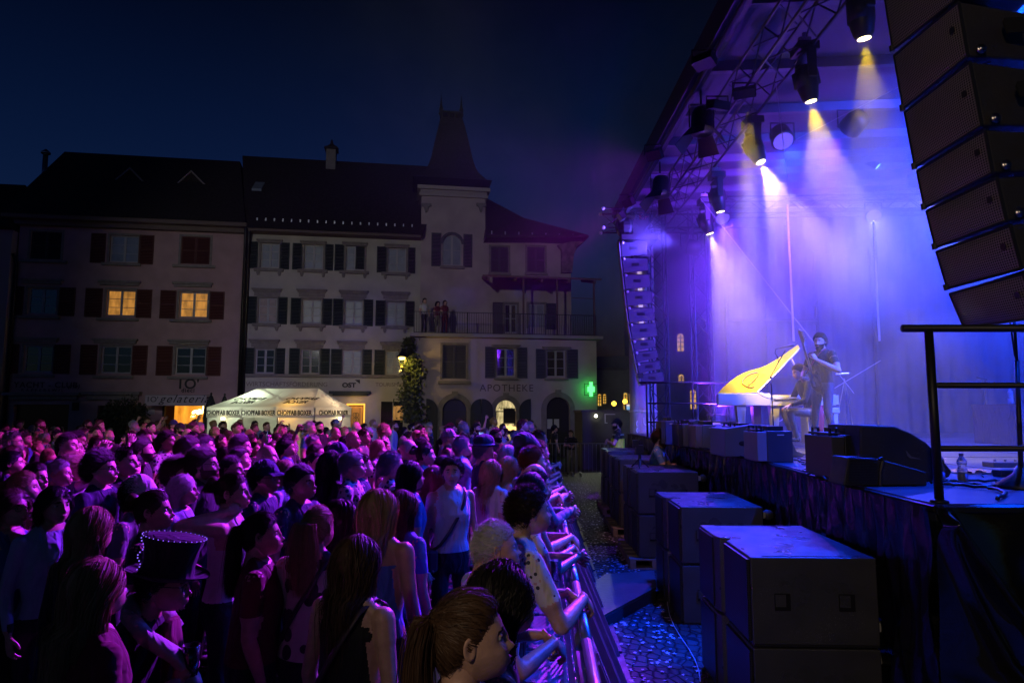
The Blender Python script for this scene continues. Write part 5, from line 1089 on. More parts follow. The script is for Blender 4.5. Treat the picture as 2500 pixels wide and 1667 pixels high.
def wrapped_pillar():
    p=at(1571,1003,18.4); t=thing('wrapped_pillar','pale violet cloth-wrapped pillar with vertical lettering behind the far speaker array','pillar',(p[0],18.4,0))
    m=mat('white_banner_cloth',(.62,.60,.62),.8,var=.08,vs=2,bump=.3,bs=4); g=Geo().lathe([(.38,0),(.37,1.5),(.36,3.6),(.35,8.0),(.33,8.05)],n=28); obj('wrap',g,m,t,True)
    g=Geo().lathe([(.385,2.10),(.388,2.11),(.388,2.14),(.385,2.15)],n=28); obj('seam_band',g,mat('white_trim',(.9,.9,.9),.5),t)
    wt=mat('white_trim')
    for k,(x,w,b_) in enumerate(((-.26,1.1,'GUAT'),(.0,1.0,'U'),(.20,.7,'A'))):
        y=-math.sqrt(max(0,.38**2-x*x))-.012; a=math.atan2(x,-y); sagtext(t,'lettering',b_,(x,y,1.75 if k else 1.9),(math.pi/2,math.pi/2 if k==0 else 0,0) if k==0 else (math.pi/2,0,0),.30 if k else .26,wt,ext=.006,align='LEFT' if k==0 else 'CENTER')
    q=Geo().box(.12,.30,-.40,-.385,1.25,1.5); obj('white_patch',q,wt,t)
    rm=mat('red_banner',(.75,.05,.12),.7); g=Geo().prism([(-.1,-.42,8.0),(.22,-.42,8.0),(.05,-.42,6.1),(-.08,-.42,6.0)],(0,-.01,0)); obj('red_streamer',g,rm,t)
    g=Geo().prism([(-.17,-.40,5.9),(-.06,-.40,5.9),(-.02,-.40,4.0),(-.14,-.40,4.1)],(0,-.01,0)); obj('light_strip',g,mat('lit_banner_strip',(1,.9,.8),emit=(1.,.75,.65),es=.6),t)
wrapped_pillar()
# ---------------------------------------------------------------- hanging speaker arrays
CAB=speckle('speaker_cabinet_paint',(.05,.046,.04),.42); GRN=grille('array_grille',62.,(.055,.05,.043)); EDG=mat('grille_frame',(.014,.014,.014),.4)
def cabinet(parent,FT,FB,NT,NB,depth,bolts=True,farver=False):
    """FT/FB far top/bottom, NT/NB near top/bottom of the front; the cabinet runs back along +X and narrows"""
    FT,FB,NT,NB=[np.array(p,float) for p in (FT,FB,NT,NB)]; n=np.cross(NT-FT,FB-FT); n/=np.linalg.norm(n)
    if n[0]>0: n=-n
    up=(FT-FB+NT-NB)/2; H=np.linalg.norm(up); up/=H
    bk=-n*depth; sh=-up*H*.0
    mid=(FT+NT+FB+NB)/4; w=(NT-FT); w/=np.linalg.norm(w)
    def ins(p,a,b): return p+(mid-p)*a
    f=[FB,NB,NT,FT]; g=Geo()
    # grille panel slightly bowed outward, framed
    A=[p+n*.004+(mid-p)*.035 for p in f]; Bq=[p+n*.018+(mid-p)*.06 for p in f]
    ob=thing('cabinet_frame','','x') if False else None
    k=Geo(); back=[p+bk+( -up if i>=2 else up)*H*.05+(w if i in(0,3) else -w)*.16 for i,p in enumerate(f)]
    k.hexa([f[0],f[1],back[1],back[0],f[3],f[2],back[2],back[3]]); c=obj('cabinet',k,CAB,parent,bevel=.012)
    g=Geo(); N=10;V=[]
    fr=[p+n*.003+(mid-p)*.03 for p in f]
    for i in range(N+1):
        for j in range(N+1):
            u,v=i/N,j/N; p=(fr[0]*(1-u)+fr[1]*u)*(1-v)+(fr[3]*(1-u)+fr[2]*u)*v; V.append(p+n*(.006+.022*math.sin(math.pi*u)**.5*math.sin(math.pi*v)**.5))
    g.add(V,[(i*(N+1)+j,(i+1)*(N+1)+j,(i+1)*(N+1)+j+1,i*(N+1)+j+1) for i in range(N) for j in range(N)]); me=g.mesh('grille',True)
    uv=me.uv_layers.new(name='UVMap'); sx=np.linalg.norm(NT-FT); 
    for lp in me.loops:
        vi=lp.vertex_index; uv.data[lp.index].uv=((vi//(N+1))/N*sx,(vi%(N+1))/N*H)
    obj('grille',me,GRU,c)
    g=Geo()
    for a,b in ((0,1),(1,2),(2,3),(3,0)): g.tube([f[a]+n*.006+(mid-f[a])*.012,f[b]+n*.006+(mid-f[b])*.012],.011,6)
    g.tube([f[0]+n*.012-up*.012,f[0]+n*.012+up*.03],.018,8); obj('grille_rim',g,EDG,c)
    # badge and hardware
    q=NT+(NB-NT)*.42+(FT-NT)*.10+n*.028; g=Geo().tube([q,q+n*.004],.022,14); obj('badge_ring',g,EDG,c)
    if bolts:
        nn=np.cross(up,n); nn=nn if nn[1]<0 else -nn
        q=NB+up*.035-n*.075+nn*.006; g=Geo().tube([q,q+nn*.012],.030,18); g.tube([q+nn*.012,q+nn*.018],.018,12); obj('rigging_pin',g,mat('pin_steel',(.55,.54,.52),.28,1.),c,True)
        q=(NT+NB)/2-n*.33+nn*.004-up*.0; g=Geo()
        P=[q+up*.05-n*.06,q+up*.05+n*.06,q+up*.02+n*.075,q-up*.05+n*.06,q-up*.05-n*.06]; g.prism([p+nn*.004 for p in P],-nn*.01); obj('side_handle',g,DRK,c)
    return c
GRU=grille('array_grille_uv',62.,(.22,.20,.16))
GRU.node_tree.nodes['Principled BSDF'].inputs['Metallic'].default_value=.2
def near_array():
    t=thing('hanging_speaker_array','huge curved column of black loudspeakers hanging at the upper right, close to the camera','speaker array',(0,0,0))
    Z=lambda x,y:(2080+x/1.912,y/1.912)
    E=[((155,-20),(195,235),(480,-180),(508,-12)),((200,262),(243,510),(504,8),(548,262)),((250,525),(298,782),(556,288),(614,586)),((307,798),(343,970),(626,606),(664,806)),((351,985),(394,1155),(682,828),(728,1030)),((398,1175),(449,1345),(745,1050),(798,1252)),((460,1370),(528,1530),(806,1276),(868,1478))]
    E=[((118,-330),(152,-45),(450,-560),(476,-220))]+E
    for i,(ft,fb,ntp,nb) in enumerate(E):
        FY,NY=4.55,3.92
        c=cabinet(t,at(*Z(*ft),FY),at(*Z(*fb),FY),at(*Z(*ntp),NY),at(*Z(*nb),NY),.62)
        c.name='cabinet'
    p=at(2420,0,4.2); g=Geo().tube([(3.2,4.2,7.6),(3.2,4.2,4.9)],.02,6); obj('chain',g,STEEL,t)
near_array()
def far_array():
    t=thing('hanging_speaker_array','slender curved column of loudspeakers hanging at the far side of the stage','speaker array',(0,0,0))
    Z=lambda x,y:(1500+x/3.409,440+y/3.409)
    L=[(34,505),(44,640),(60,775),(74,912),(90,1050),(108,1188),(132,1328),(150,1422),(168,1515),(186,1612),(212,1712)]
    Y=16.2; G2=mat('pale_far_grille',(.26,.25,.24),.5)
    for i in range(len(L)-1):
        (a0,b0),(a1,b1)=L[i],L[i+1]; wd=215 if i<6 else 150+5*i
        q=[at(*Z(a0,b0+6),Y+.9),at(*Z(a1,b1-2),Y+.9),at(*Z(a0+18,b0+10),Y),at(*Z(a1+18,b1-2),Y)]
        n=np.array([-1.,0,0]); FT,FB,NT,NB=q; dz=(b1-b0)*.13
        NTr=at(*Z(a0+18+wd,b0+10-.06*wd*(i>4)*(i-3)*.4),Y); NBr=at(*Z(a1+18+wd*.97,b1-2-20-.05*wd*(i>4)*(i-3)*.4),Y)
        bkT=NTr+(FT-NT)*.7; bkB=NBr+(FB-NB)*.7
        g=Geo().hexa([FB,NB,NBr,bkB,FT,NT,NTr,bkT]); c=obj('cabinet',g,mat('far_cabinet',(.028,.028,.04),.5),t,bevel=.01)
        nn=np.array([-.02,-.01,0]); obj('grille',Geo().prism([FB+nn,NB+nn,NT+nn,FT+nn],(-.02,0,0)),G2,c)
        ctr=(NT+NBr)/2; obj('side_handle',Geo().box(ctr[0]-.09,ctr[0]+.09,Y-.012,Y-.004,ctr[2]-.035,ctr[2]+.035),DRK,c)
        obj('rigging_pin',Geo().ball((NT[0]+.05,Y-.02,NT[2]-.02),.035,8,6),mat('bright_pin',(.85,.85,.85),.3),c)
    a=at(*Z(46,500),Y+.4); b=at(*Z(340,480),Y+.4); g=Geo().box(a[0],b[0],Y+.1,Y+.9,a[2]-.05,a[2]+.08); obj('flying_frame',g,BLK,t)
    c0=at(*Z(180,480),Y+.4); c1=at(*Z(180,250),Y+.4); obj('chain_hoist',Geo().tube([c0,c1],.02,6).box(c1[0]-.12,c1[0]+.30,Y+.2,Y+.6,c1[2]-1.25,c1[2]-.3).ball((c1[0]-.28,Y+.4,c1[2]-.45),.26,10,8),BLK,t)
    rng=np.random.RandomState(3); g=Geo()
    for i in range(9):
        x0,y0=Z(260+12*i,560+115*i); g.tube([at(x0,y0,Y+.1),at(x0+12,y0+12,Y),at(x0+6,y0+30,Y),at(x0+3,y0+36,Y+.1)],.012,5)
    obj('link_cable',g,BLK,t)
far_array()
def wires():
    for a,b,r,la in (((1710,485,12.5),(2085,960,12.8),.006,'long thin wire slanting down from the roof toward the bass player'),((1893,192,8.9),(1931,500,8.9),.005,'thin wire hanging from the front truss'),((2150,880,15.),(1900,1030,15.),.006,'thin stay wire crossing low behind the bass player'),((2200,210,9.5),(1945,340,11),.005,'thin wire between the roof trusses')):
        o=obj('wire',Geo().tube([at(*a[:2],a[2]),at(*b[:2],b[2])],r,5),mat('wire_pale',(.5,.5,.55),.4),None); tag(o,la,'wire')
    tb=mat('light_tube_pipe',(.6,.55,.65),.3)
    for a,b,Y,la in (((1922,500),(1938,833),13.4,'pale vertical light tube hanging above the piano'),((2132,540),(2147,832),13.8,'pale vertical light tube hanging right of the bass player'),((1930,872),(1947,905),13.8,'short pale prop stick behind the bass guitar')):
        o=obj('light_tube',Geo().tube([at(*a,Y),at(*b,Y)],.022,8),tb,None,True); tag(o,la,'light tube')
wires()
# ---------------------------------------------------------------- subwoofers and pallets
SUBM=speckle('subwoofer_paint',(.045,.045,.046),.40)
def sub_unit():
    t=thing('subwoofer','','subwoofer',(0,0,0),0,'subwoofers in the pit'); D,W,H=.86,1.28,.585   # D along x, W along y
    c=.20
    # body: front (x=0) has a stepped centre line, plan outline extruded
    P=[(0.035,0),(D,0),(D,W),(.0,W),(0.0,W*.62),(.02,W*.56),(.085,W*.54),(.085,W*.50),(.035,W*.46)]
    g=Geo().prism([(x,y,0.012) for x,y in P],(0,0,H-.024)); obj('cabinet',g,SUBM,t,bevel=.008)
    g=Geo()
    for x0,x1 in ((.26,.66),): 
        for y in (.035,W-.035): obj('top_groove',Geo().box(x0-.14,x1+.10,y-.006,y+.006,H-.012,H-.009),DRK,t)
    obj('top_disc',Geo().lathe([(.075,H-.012),(.075,H-.0105),(.06,H-.0105)],(D*.55,W*.5,0),24),mat('disc_black',(.015,.015,.016),.5),t)
    # grip wells on the near side
    for x in (.235,.655):
        g=Geo().box(x-.052,x+.052,-.004,.0,.23,.34); w=obj('grip_well',g,mat('well_black',(.001,.001,.001),.9),t,bevel=0)
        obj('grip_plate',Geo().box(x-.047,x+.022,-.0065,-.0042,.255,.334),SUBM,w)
    g=Geo(); g.box(.012,.034,.02,W*.45,.03,H-.03); g.box(-.012,-.002,W*.64,W-.02,.03,H-.03); obj('front_grille',g,GRN,t)
    for z in (.10,.48):
        for y in (.12,W-.12):
            g=Geo().prism([(D,y-.03,z-.05),(D+.085,y-.012,z-.012),(D+.085,y-.012,z+.012),(D,y-.03,z+.05)],(0,.06,0)); ca=obj('caster_fork',g,mat('grey_caster',(.45,.44,.42),.4),t); obj('wheel',Geo().tube([(D+.09,y-.018,z),(D+.09,y+.022,z)],.052,18),mat('rubber_wheel',(.06,.06,.06),.5),ca,True)
    obj('seam',Geo().box(.04,D-.005,.004,W-.004,0,.012),DRK,t)
    return t
SUBS=[(1.56,4.62,0),(1.69,7.0,0),(1.70,9.4,.137),(1.83,11.8,.137),(1.98,14.2,.137)]
def subs():
    p=sub_unit(); nm=['nearest','second nearest','middle','fourth','farthest']
    for i,(x,y,z0) in enumerate(SUBS):
        for k in (0,1):
            t=p if i==0 and k==0 else copy_tree(p); t.location=(x,y,z0+k*.585); t.rotation_euler[2]=R(-2.2)
            t['label']=('%s black subwoofer in the %s stack of the pit row'%(('upper','lower')[1-k],nm[i]))
subs()
def pallets():
    w=mat('pallet_wood',(.20,.16,.12),.85,var=.25,vs=6,bump=.4,bs=30); 
    for i,(x,y) in enumerate([(1.60,9.36),(1.73,11.76),(1.88,14.16)]):
        t=thing('pallet','wooden pallet carrying the %s subwoofer stack'%['middle','fourth','farthest'][i],'pallet',(x,y,0),R(-2.2),'pallets under the subwoofers')
        g=Geo()
        for k in range(6): g.box(0,.98,k*.26,k*.26+.16,.115,.135)
        obj('top_board',g,w,t); g=Geo()
        for k in range(4): g.box(.0+.30*k,.08+.30*k,0,1.46,.02,.113)
        obj('bearer',g,w,t); g=Geo()
        for k in range(3): g.box(0,.98,k*.65,k*.65+.16,0,.018)
        obj('bottom_board',g,w,t)
pallets()
# wooden cable ramp
def ramp():
    m=mat('ramp_board',(.06,.057,.055),.45,var=.2,vs=3,bump=.2,bs=25); t=thing('cable_ramp','flat dark wooden ramp board lying across the pit in front of the second subwoofer stack','ramp',(0,0,0))
    P=[atz(1597,1392,.14),atz(1603,1432,.14),atz(1452,1512,.14),atz(1350,1478,.14),atz(1480,1400,.14)]
    obj('board',Geo().prism(P,(0,0,-.03)),m,t); Q=[p-np.array([0,0,.035]) for p in P]; obj('support',Geo().prism([Q[0]+(Q[2]-Q[0])*.02,Q[1]*.98+Q[2]*.02,Q[2]*.98+Q[1]*.02,Q[3]*.95+Q[1]*.05,Q[4]],(0,0,-.10)),w_dark(),t)
def w_dark(): return mat('dark_timber',(.03,.025,.022),.8)
ramp()
# ---------------------------------------------------------------- piano, bench, stands
def piano():
    t=thing('grand_piano','white grand piano with a raised bright yellow lid marked with a loop','piano',(0,0,0)); Y=11.75; wh=mat('piano_cream',(.62,.58,.50),.35,coat=.3); wv=mat('piano_white',(.75,.72,.72),.3,coat=.3)
    ye=mat('lid_yellow',(.90,.66,.02),.75,var=.06,vs=2,spec=.15)
    W=lambda px,py,y=Y:tuple(at(px,py,y))
    L=at(1753,960,Y); Rr=at(1881,960,Y); z0=at(1800,990,Y)[2]; z1=L[2]
    P=[(L[0],Y),(Rr[0],Y),(Rr[0],Y+1.45),(Rr[0]-.5,Y+1.4),(L[0]+.15,Y+.6)]
    obj('case',Geo().prism([(x,y,z0) for x,y in P],(0,0,z1-z0)),wh,t,bevel=.012)
    a=at(1849,962,Y-.02); b=at(2040,962,Y); k0=at(1881,968,Y); 
    g=Geo().box(Rr[0]+.003,b[0],Y+.0,Y+1.45,z0,z0+.07); g.box(Rr[0]+.003,b[0],Y+.30,Y+1.45,z0+.07,z1-.02); g.box(Rr[0]+.003,Rr[0]+.05,Y,Y+.30,z0+.07,z1-.04); g.box(b[0]-.05,b[0],Y,Y+.30,z0+.07,z1-.02); obj('key_bed',g,wv,t)
    obj('keys',Geo().box(Rr[0]+.055,b[0]-.055,Y+.02,Y+.29,z0+.075,z0+.10),mat('ivory_keys',(.6,.58,.55),.3),t); g=Geo()
    n=30
    for i in range(n):
        if i%7 not in(2,6): x=Rr[0]+.08+(b[0]-Rr[0]-.18)*i/n; g.box(x,x+.012,Y+.10,Y+.285,z0+.101,z0+.118)
    obj('black_keys',g,BLK,t)
    g=Geo().prism([W(1849,957,Y-.01),W(1862,966,Y-.01),W(1876,971,Y-.01),W(1895,973,Y-.01),W(1950,973,Y-.01),W(1950,969,Y-.01),W(1895,969,Y-.01),W(1880,966,Y-.01),W(1868,961,Y-.01),W(1860,957,Y-.01)],(0,.02,0)); obj('rim',g,wv,t)
    # lid: outline in its own leaning plane
    def lp(px,py,o=0):
        q=at(px,py,Y+.02); y=Y+.02+(q[2]-z1)*.35+o; return at(px,py,y)
    up=[(1753,960),(1767,945),(1785,930),(1800,919),(1815,911),(1835,904),(1853,899),(1872,892),(1890,882),(1907,871),(1925,858),(1940,848),(1948,842)]; dn=[(1953,850),(1943,862),(1925,880),(1900,906),(1872,934),(1849,957)]
    out=[lp(*p) for p in up+dn]; me=Geo(); n=len(up)
    # fan strips between upper and lower edge
    U=[np.array(lp(*p)) for p in up]; D=[np.array(lp(*p)) for p in [(1753.5,960.5),(1780,960),(1800,959),(1815,958.5),(1830,958),(1849,957),(1860,946),(1872,934),(1886,920),(1900,906),(1925,880),(1943,862),(1953,850)]]
    th=np.array([0,.03,0]); V=[];F=[]
    for u,d in zip(U,D): V+= [u,d,u+th,d+th]
    for i in range(n-1):
        a_,b_=4*i,4*(i+1); F+=[(a_,a_+1,b_+1,b_),(a_+2,b_+2,b_+3,a_+3),(a_,b_,b_+2,a_+2),(a_+1,a_+3,b_+3,b_+1)]
    F+=[(0,2,3,1),(4*n-4,4*n-3,4*n-1,4*n-2)]; lid=obj('lid',Geo().add(V,F),ye,t)
    g=Geo().tube([lp(x,y,-.012) for x,y in [(1849,957),(1872,934),(1900,906),(1925,880),(1943,862),(1953,850)]],.012,6); obj('lid_edge',g,wv,lid)
    loop=[(1842,943),(1834,946),(1822,943),(1812,936),(1812,930),(1822,918),(1836,911),(1848,909),(1852,913),(1845,923),(1833,935),(1826,941)]
    obj('loop_emblem',Geo().tube([lp(x,y,-.012) for x,y in loop],.012,6),mat('emblem_ochre',(.50,.26,.01),.4),lid)
    for px,w in ((1807,20),(1889,20)):
        zc=at(px,992,Y)[2]; w=w/1640*Y; x=at(px,1000,Y+.1)[0]; g=Geo().hexa([(x-w*.3,Y+.05,ZS),(x+w*.3,Y+.05,ZS),(x+w*.3,Y+.05+w*.6,ZS),(x-w*.3,Y+.05+w*.6,ZS),(x-w*.55,Y+.03,z0-.001),(x+w*.55,Y+.03,z0-.001),(x+w*.55,Y+.03+w,z0-.001),(x-w*.55,Y+.03+w,z0-.001)]); obj('leg',g,wh,t)
    x=Rr[0]+.1; obj('leg',Geo().hexa([(x,Y+1.1,ZS),(x+.1,Y+1.1,ZS),(x+.1,Y+1.2,ZS),(x,Y+1.2,ZS),(x-.03,Y+1.07,z0-.001),(x+.13,Y+1.07,z0-.001),(x+.13,Y+1.23,z0-.001),(x-.03,Y+1.23,z0-.001)]),wh,t)
    obj('lid_prop',Geo().tube([lp(1930,875,.03),W(1947,905,Y+.5)],.012,6),wv,t)
    # end cheek (white block right of the player)
    c=at(2024,966,Y+.0); d=at(2042,987,Y); obj('cheek_block',Geo().box(c[0],d[0]+.03,Y-.03,Y-.003,d[2],c[2]+.01),wv,t)
piano()
def bench():
    Y=11.62; a=at(1971,995,Y); b=at(2051,1008,Y); zt=a[2]; t=thing('piano_bench','white piano bench with panel legs beside the bass player','bench',(0,0,0)); wv=MC['piano_white']
    obj('seat',Geo().box(a[0],b[0],Y,Y+.36,b[2],zt),wv,t,bevel=.01)
    obj('panel_leg',Geo().box(a[0]+.02,a[0]+.16,Y+.02,Y+.34,ZS,b[2]-.001),MC['piano_cream'],t); obj('panel_leg',Geo().box(b[0]-.10,b[0]-.03,Y+.02,Y+.34,ZS,b[2]-.001),wv,t); obj('back_panel',Geo().box(a[0]+.17,b[0]-.11,Y+.25,Y+.29,ZS+.15,b[2]-.001),wv,t)
bench()
def mic_stand():
    Y=11.3; t=thing('microphone_stand','black boom microphone stand in front of the piano lid','microphone stand',(0,0,0)); W=lambda x,y:at(x,y,Y)
    b=W(1889,1045); b[2]=ZS
    g=Geo().tube([b,W(1884,960),W(1882,935)],.011,7)
    for a in (0,2.1,4.2): g.tube([b+np.array([0,0,.12]),b+np.array([.3*math.cos(a),.3*math.sin(a),.005])],.009,5)
    obj('upright',g,BLK,t); obj('boom',Geo().tube([W(1872,930),W(1882,918),W(1900,885),W(1917,856)],.009,6).ball(W(1882,921),.025,8,6),BLK,t)
    obj('microphone',Geo().tube([W(1903,850),W(1928,844),W(1931,843.5),W(1936,842),W(1940,841)],[.011,.016,.022,.024,.014],10),mat('mic_metal',(.2,.2,.2),.35,.8),t,True)
    obj('cable',Geo().tube([W(1903,850),W(1894,852),W(1892,862),W(1899,872),W(1900,885),W(1890,905)],.006,5),BLK,t)
mic_stand()
def side_stands():
    t=thing('cymbal_stand','thin chrome stand with a flat top right of the bass player','stand',(0,0,0)); Y=12.8; W=lambda x,y:at(x,y,Y)
    b=W(2061,925); obj('top_bar',Geo().tube([W(2041,914),W(2072,912)],.018,6),STEEL,t)
    f=W(2084,1020); f[2]=ZS; obj('leg',Geo().tube([W(2060,924),W(2070,965),f],.012,6),STEEL,t); f=W(2030,1000);f[2]=ZS; obj('leg',Geo().tube([W(2062,926),f],.010,6),STEEL,t); f=at(2066,1010,Y+.4); f[2]=ZS; obj('leg',Geo().tube([W(2062,926),f],.010,6),STEEL,t)
    t=thing('microphone_stand','tall dark microphone stand at the right edge behind the tube railing','microphone stand',(0,0,0)); Y=4.85; W=lambda x,y:at(x,y,Y); b=W(2492,1160); b[2]=ZS
    obj('upright',Geo().tube([b,W(2482,880)],.016,8).tube([W(2482,880),W(2476,780)],.010,8).lathe([(.16,ZS),(.16,ZS+.02),(.05,ZS+.10),(.02,ZS+.16)],(b[0],b[1],0),18),BLK,t,True); obj('boom',Geo().tube([W(2478,870),W(2465,780)],.006,6),BLK,t)
    # covered table at the rear right with a bottle
    a=at(2378,986,11.7); c=at(2620,986,10.6); a[2]=at(2378,986,10.6)[2]; t=thing('covered_table','table draped in dark cloth at the rear right of the stage','table',(0,0,0)); m=cloth('table_cloth_dark',(.02,.02,.035))
    obj('table_top',Geo().box(a[0]-.05,c[0]+.6,10.6,11.7,a[2]-.03,a[2]),m,t); g=Geo(); V=[]
    for i in range(81):
        x=a[0]-.04+(c[0]+.6-a[0])*i/80
        for k in range(7): V.append((x,10.58-.03*abs(math.sin(x*9))*k/6,a[2]-.031-(a[2]-.031-ZS)*k/6))
    g.add(V,[(i*7+k,i*7+k+1,(i+1)*7+k+1,(i+1)*7+k) for i in range(80) for k in range(6)]); V=[]; 
    for i in range(9):
        y=10.58+1.1*i/8
        for k in range(3): V.append((a[0]-.05,y,a[2]-.031-(a[2]-.031-ZS)*k/2))
    g.add(V,[(i*3+k,i*3+k+1,(i+1)*3+k+1,(i+1)*3+k) for i in range(8) for k in range(2)]); obj('cloth_skirt',g,m,t,True)
    bottle(at(2468,985,10.9),'small clear water bottle standing on the draped table',.26,a[2])
    t=thing('microphone_stand','slim microphone stand behind the draped table','microphone stand',(0,0,0)); W=lambda x,y:at(x,y,12.2); b=W(2402,1000); b[2]=ZS; obj('upright',Geo().tube([b,W(2404,928)],.012,6),BLK,t); obj('boom',Geo().tube([W(2384,921),W(2410,927)],.012,6),BLK,t)
PET=mat('clear_bottle_plastic',(.8,.85,1.),.05); PET.node_tree.nodes['Principled BSDF'].inputs['Transmission Weight'].default_value=.85; PET.node_tree.nodes['Principled BSDF'].inputs['IOR'].default_value=1.2
def bottle(p,label,h=.225,z=None):
    z=ZS if z is None else z; t=thing('water_bottle',label,'bottle',(p[0],p[1],z),0,'water bottles on the stage'); s=h/.225
    obj('body',Geo().lathe([(.030*s,0),(.034*s,.005*s),(.034*s,.07*s),(.031*s,.075*s),(.034*s,.08*s),(.034*s,.10*s),(.026*s,.13*s),(.034*s,.15*s),(.033*s,.17*s),(.014*s,.20*s),(.013*s,.21*s)],n=20),PET,t,True); obj('cap',Geo().lathe([(.016*s,.205*s),(.016*s,.225*s)],n=14),mat('cap_blue',(.1,.1,.3),.4),t)
    obj('water',Geo().lathe([(.029*s,.004),(.031*s,.01),(.031*s,.085*s)],n=18),mat('water_tint',(.25,.3,.6),.1,spec=.8),t,True)
side_stands()
bottle(at(2351,1176,5.17),'clear water bottle on the deck just right of the railing post'); bottle(at(2296,1166,5.3),'clear water bottle on the deck behind the railing post, beside the wedge')
# ---------------------------------------------------------------- monitors and racks
def rack(px0,px1,ytop,ybot,label,mside,mfront,louvre=False,dep=.42,handles=True):
    Y=(HC-ZS)*1640/(ybot-1003); a=at(px0,ybot,Y); b=at(px1,ybot,Y); h=at(px0,ytop,Y)[2]-ZS; w=b[0]-a[0]
    t=thing('amplifier_case',label,'amplifier case',(a[0],Y,ZS),0,'amplifier cases along the stage edge')
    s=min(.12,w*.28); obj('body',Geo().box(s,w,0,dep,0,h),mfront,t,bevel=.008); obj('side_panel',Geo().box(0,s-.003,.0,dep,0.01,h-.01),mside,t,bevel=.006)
    if handles:
        g=Geo()
        for y in (.08,dep-.1): g.tube([(.03,y,h-.01),(.03,y,h+.05),(.08,y,h+.05),(.08,y,h-.01)],.014,6)
        g.box(.01,.10,.05,dep-.06,h,h+.018); obj('handle',g,BLK,t)
    obj('name_strip',Geo().box(s+(w-s)*.4,s+(w-s)*.66,-.004,-.001,h*.86,h*.89),mat('pale_strip',(.6,.6,.65),.5),t)
    obj('top_box',Geo().box(s+.05,w-.06,.1,dep-.04,h+.002,h+.05),BLK,t)
    if louvre:
        g=Geo()
        for k in range(16): z=h*.04+k*h*.5/16; g.add([(s+.01,-.012,z),(w-.12*w,-.012,z),(w-.12*w,-.002,z+h*.5/16*.8),(s+.01,-.002,z+h*.5/16*.8)],[(0,1,2,3)])
        obj('louvre',g,mat('louvre_metal',(.35,.34,.38),.35,.7),t)
    return t
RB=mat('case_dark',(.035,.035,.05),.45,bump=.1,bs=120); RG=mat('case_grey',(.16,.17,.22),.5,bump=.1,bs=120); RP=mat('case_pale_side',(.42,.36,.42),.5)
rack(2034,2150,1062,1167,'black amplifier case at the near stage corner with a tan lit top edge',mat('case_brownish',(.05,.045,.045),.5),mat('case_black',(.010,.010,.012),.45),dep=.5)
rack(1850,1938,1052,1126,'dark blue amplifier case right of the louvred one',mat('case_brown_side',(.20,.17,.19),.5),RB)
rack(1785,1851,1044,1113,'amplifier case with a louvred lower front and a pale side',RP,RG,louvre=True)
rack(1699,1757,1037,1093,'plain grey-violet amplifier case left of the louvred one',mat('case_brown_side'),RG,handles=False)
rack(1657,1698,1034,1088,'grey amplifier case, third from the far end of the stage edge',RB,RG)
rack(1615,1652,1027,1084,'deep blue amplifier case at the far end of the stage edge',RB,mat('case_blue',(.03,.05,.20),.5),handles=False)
def wedge(P,Y0,Y1,label,m,grp='stage monitor wedges',grille_side=None):
    t=thing('monitor_wedge',label,'monitor speaker',(0,0,0),0,grp); g=Geo().prism([tuple(at(x,y,Y0)) for x,y in P],(0,Y1-Y0,0)); b=obj('cabinet',g,m,t,bevel=.012)
    return t,b
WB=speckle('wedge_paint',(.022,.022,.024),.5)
t,b=wedge([(2100,1195),(2100,1037),(2185,1040),(2225,1057),(2262,1080),(2290,1108),(2325,1150),(2318,1164),(2300,1172),(2290,1180)],5.30,5.85,'big black monitor wedge behind the amplifier case at the near stage corner',WB)
obj('side_handle',Geo().prism([tuple(at(x,y,5.29)) for x,y in ((2213,1100),(2216,1112),(2222,1118),(2248,1121),(2245,1119),(2225,1114))],(0,.008,0)),mat('edge_glint',(.12,.12,.14),.3),b)
t=thing('monitor_wedge','black louvred front-fill speaker with a corner fitting, lying at the near stage corner','monitor speaker',(0,0,0),0,'stage monitor wedges'); Y=4.98
P=[(2060,1195),(2070,1116),(2145,1120),(2262,1152),(2264,1200)]; V=[at(x,y,Y) for x,y in P]; V[0][2]=V[-1][2]=ZS+.004; b=obj('cabinet',Geo().prism([tuple(v) for v in V],(0,.24,0)),WB,t,bevel=.008)
g=Geo()
for k in range(18): z=ZS+.02+k*.0115; g.box(at(2068+k*.4,1190,Y)[0]+.01,at(2142,1190,Y)[0],Y-.010,Y-.003,z,z+.006)
obj('louvre',g,EDG,b); obj('corner_strap',Geo().tube([tuple(at(x,y,Y-.01)) for x,y in ((2147,1122),(2152,1118),(2156,1124),(2150,1150),(2150,1188))],.014,7),BLK,b); obj('corner_pin',Geo().ball(at(2151,1190,Y-.02),.017,10,8),mat('pin_steel'),b)
for (P,ys,la) in (([(1770,1116),(1770,1046),(1836,1036),(1880,1038),(1925,1058),(1945,1100),(1970,1108),(1960,1122),(1930,1126)],(8.1,8.7),'blue-lit monitor wedge behind the dark blue amplifier case'),([(1757,1093),(1757,1040),(1775,1036),(1800,1046),(1815,1070),(1815,1093)],(9.7,10.2),'pale blue monitor wedge behind the louvred amplifier case'),([(1695,1086),(1690,1030),(1705,1024),(1735,1040),(1750,1075),(1750,1087)],(10.4,10.9),'pale monitor wedge behind the grey-violet amplifier case')):
    V=[at(x,y,ys[0]) for x,y in P]
    for v in V: v[2]=max(v[2],ZS+.002)
    t=thing('monitor_wedge',la,'monitor speaker',(0,0,0),0,'stage monitor wedges'); b=obj('cabinet',Geo().prism([tuple(v) for v in V],(0,ys[1]-ys[0],0)),mat('wedge_grey',(.10,.11,.14),.5,bump=.2,bs=150),t,bevel=.01); c=(V[3]+V[0])/2; obj('side_handle',Geo().ball((V[0][0]+.22,ys[0]-.001,ZS+.16),(.05,.008,.03),10,6),DRK,b)
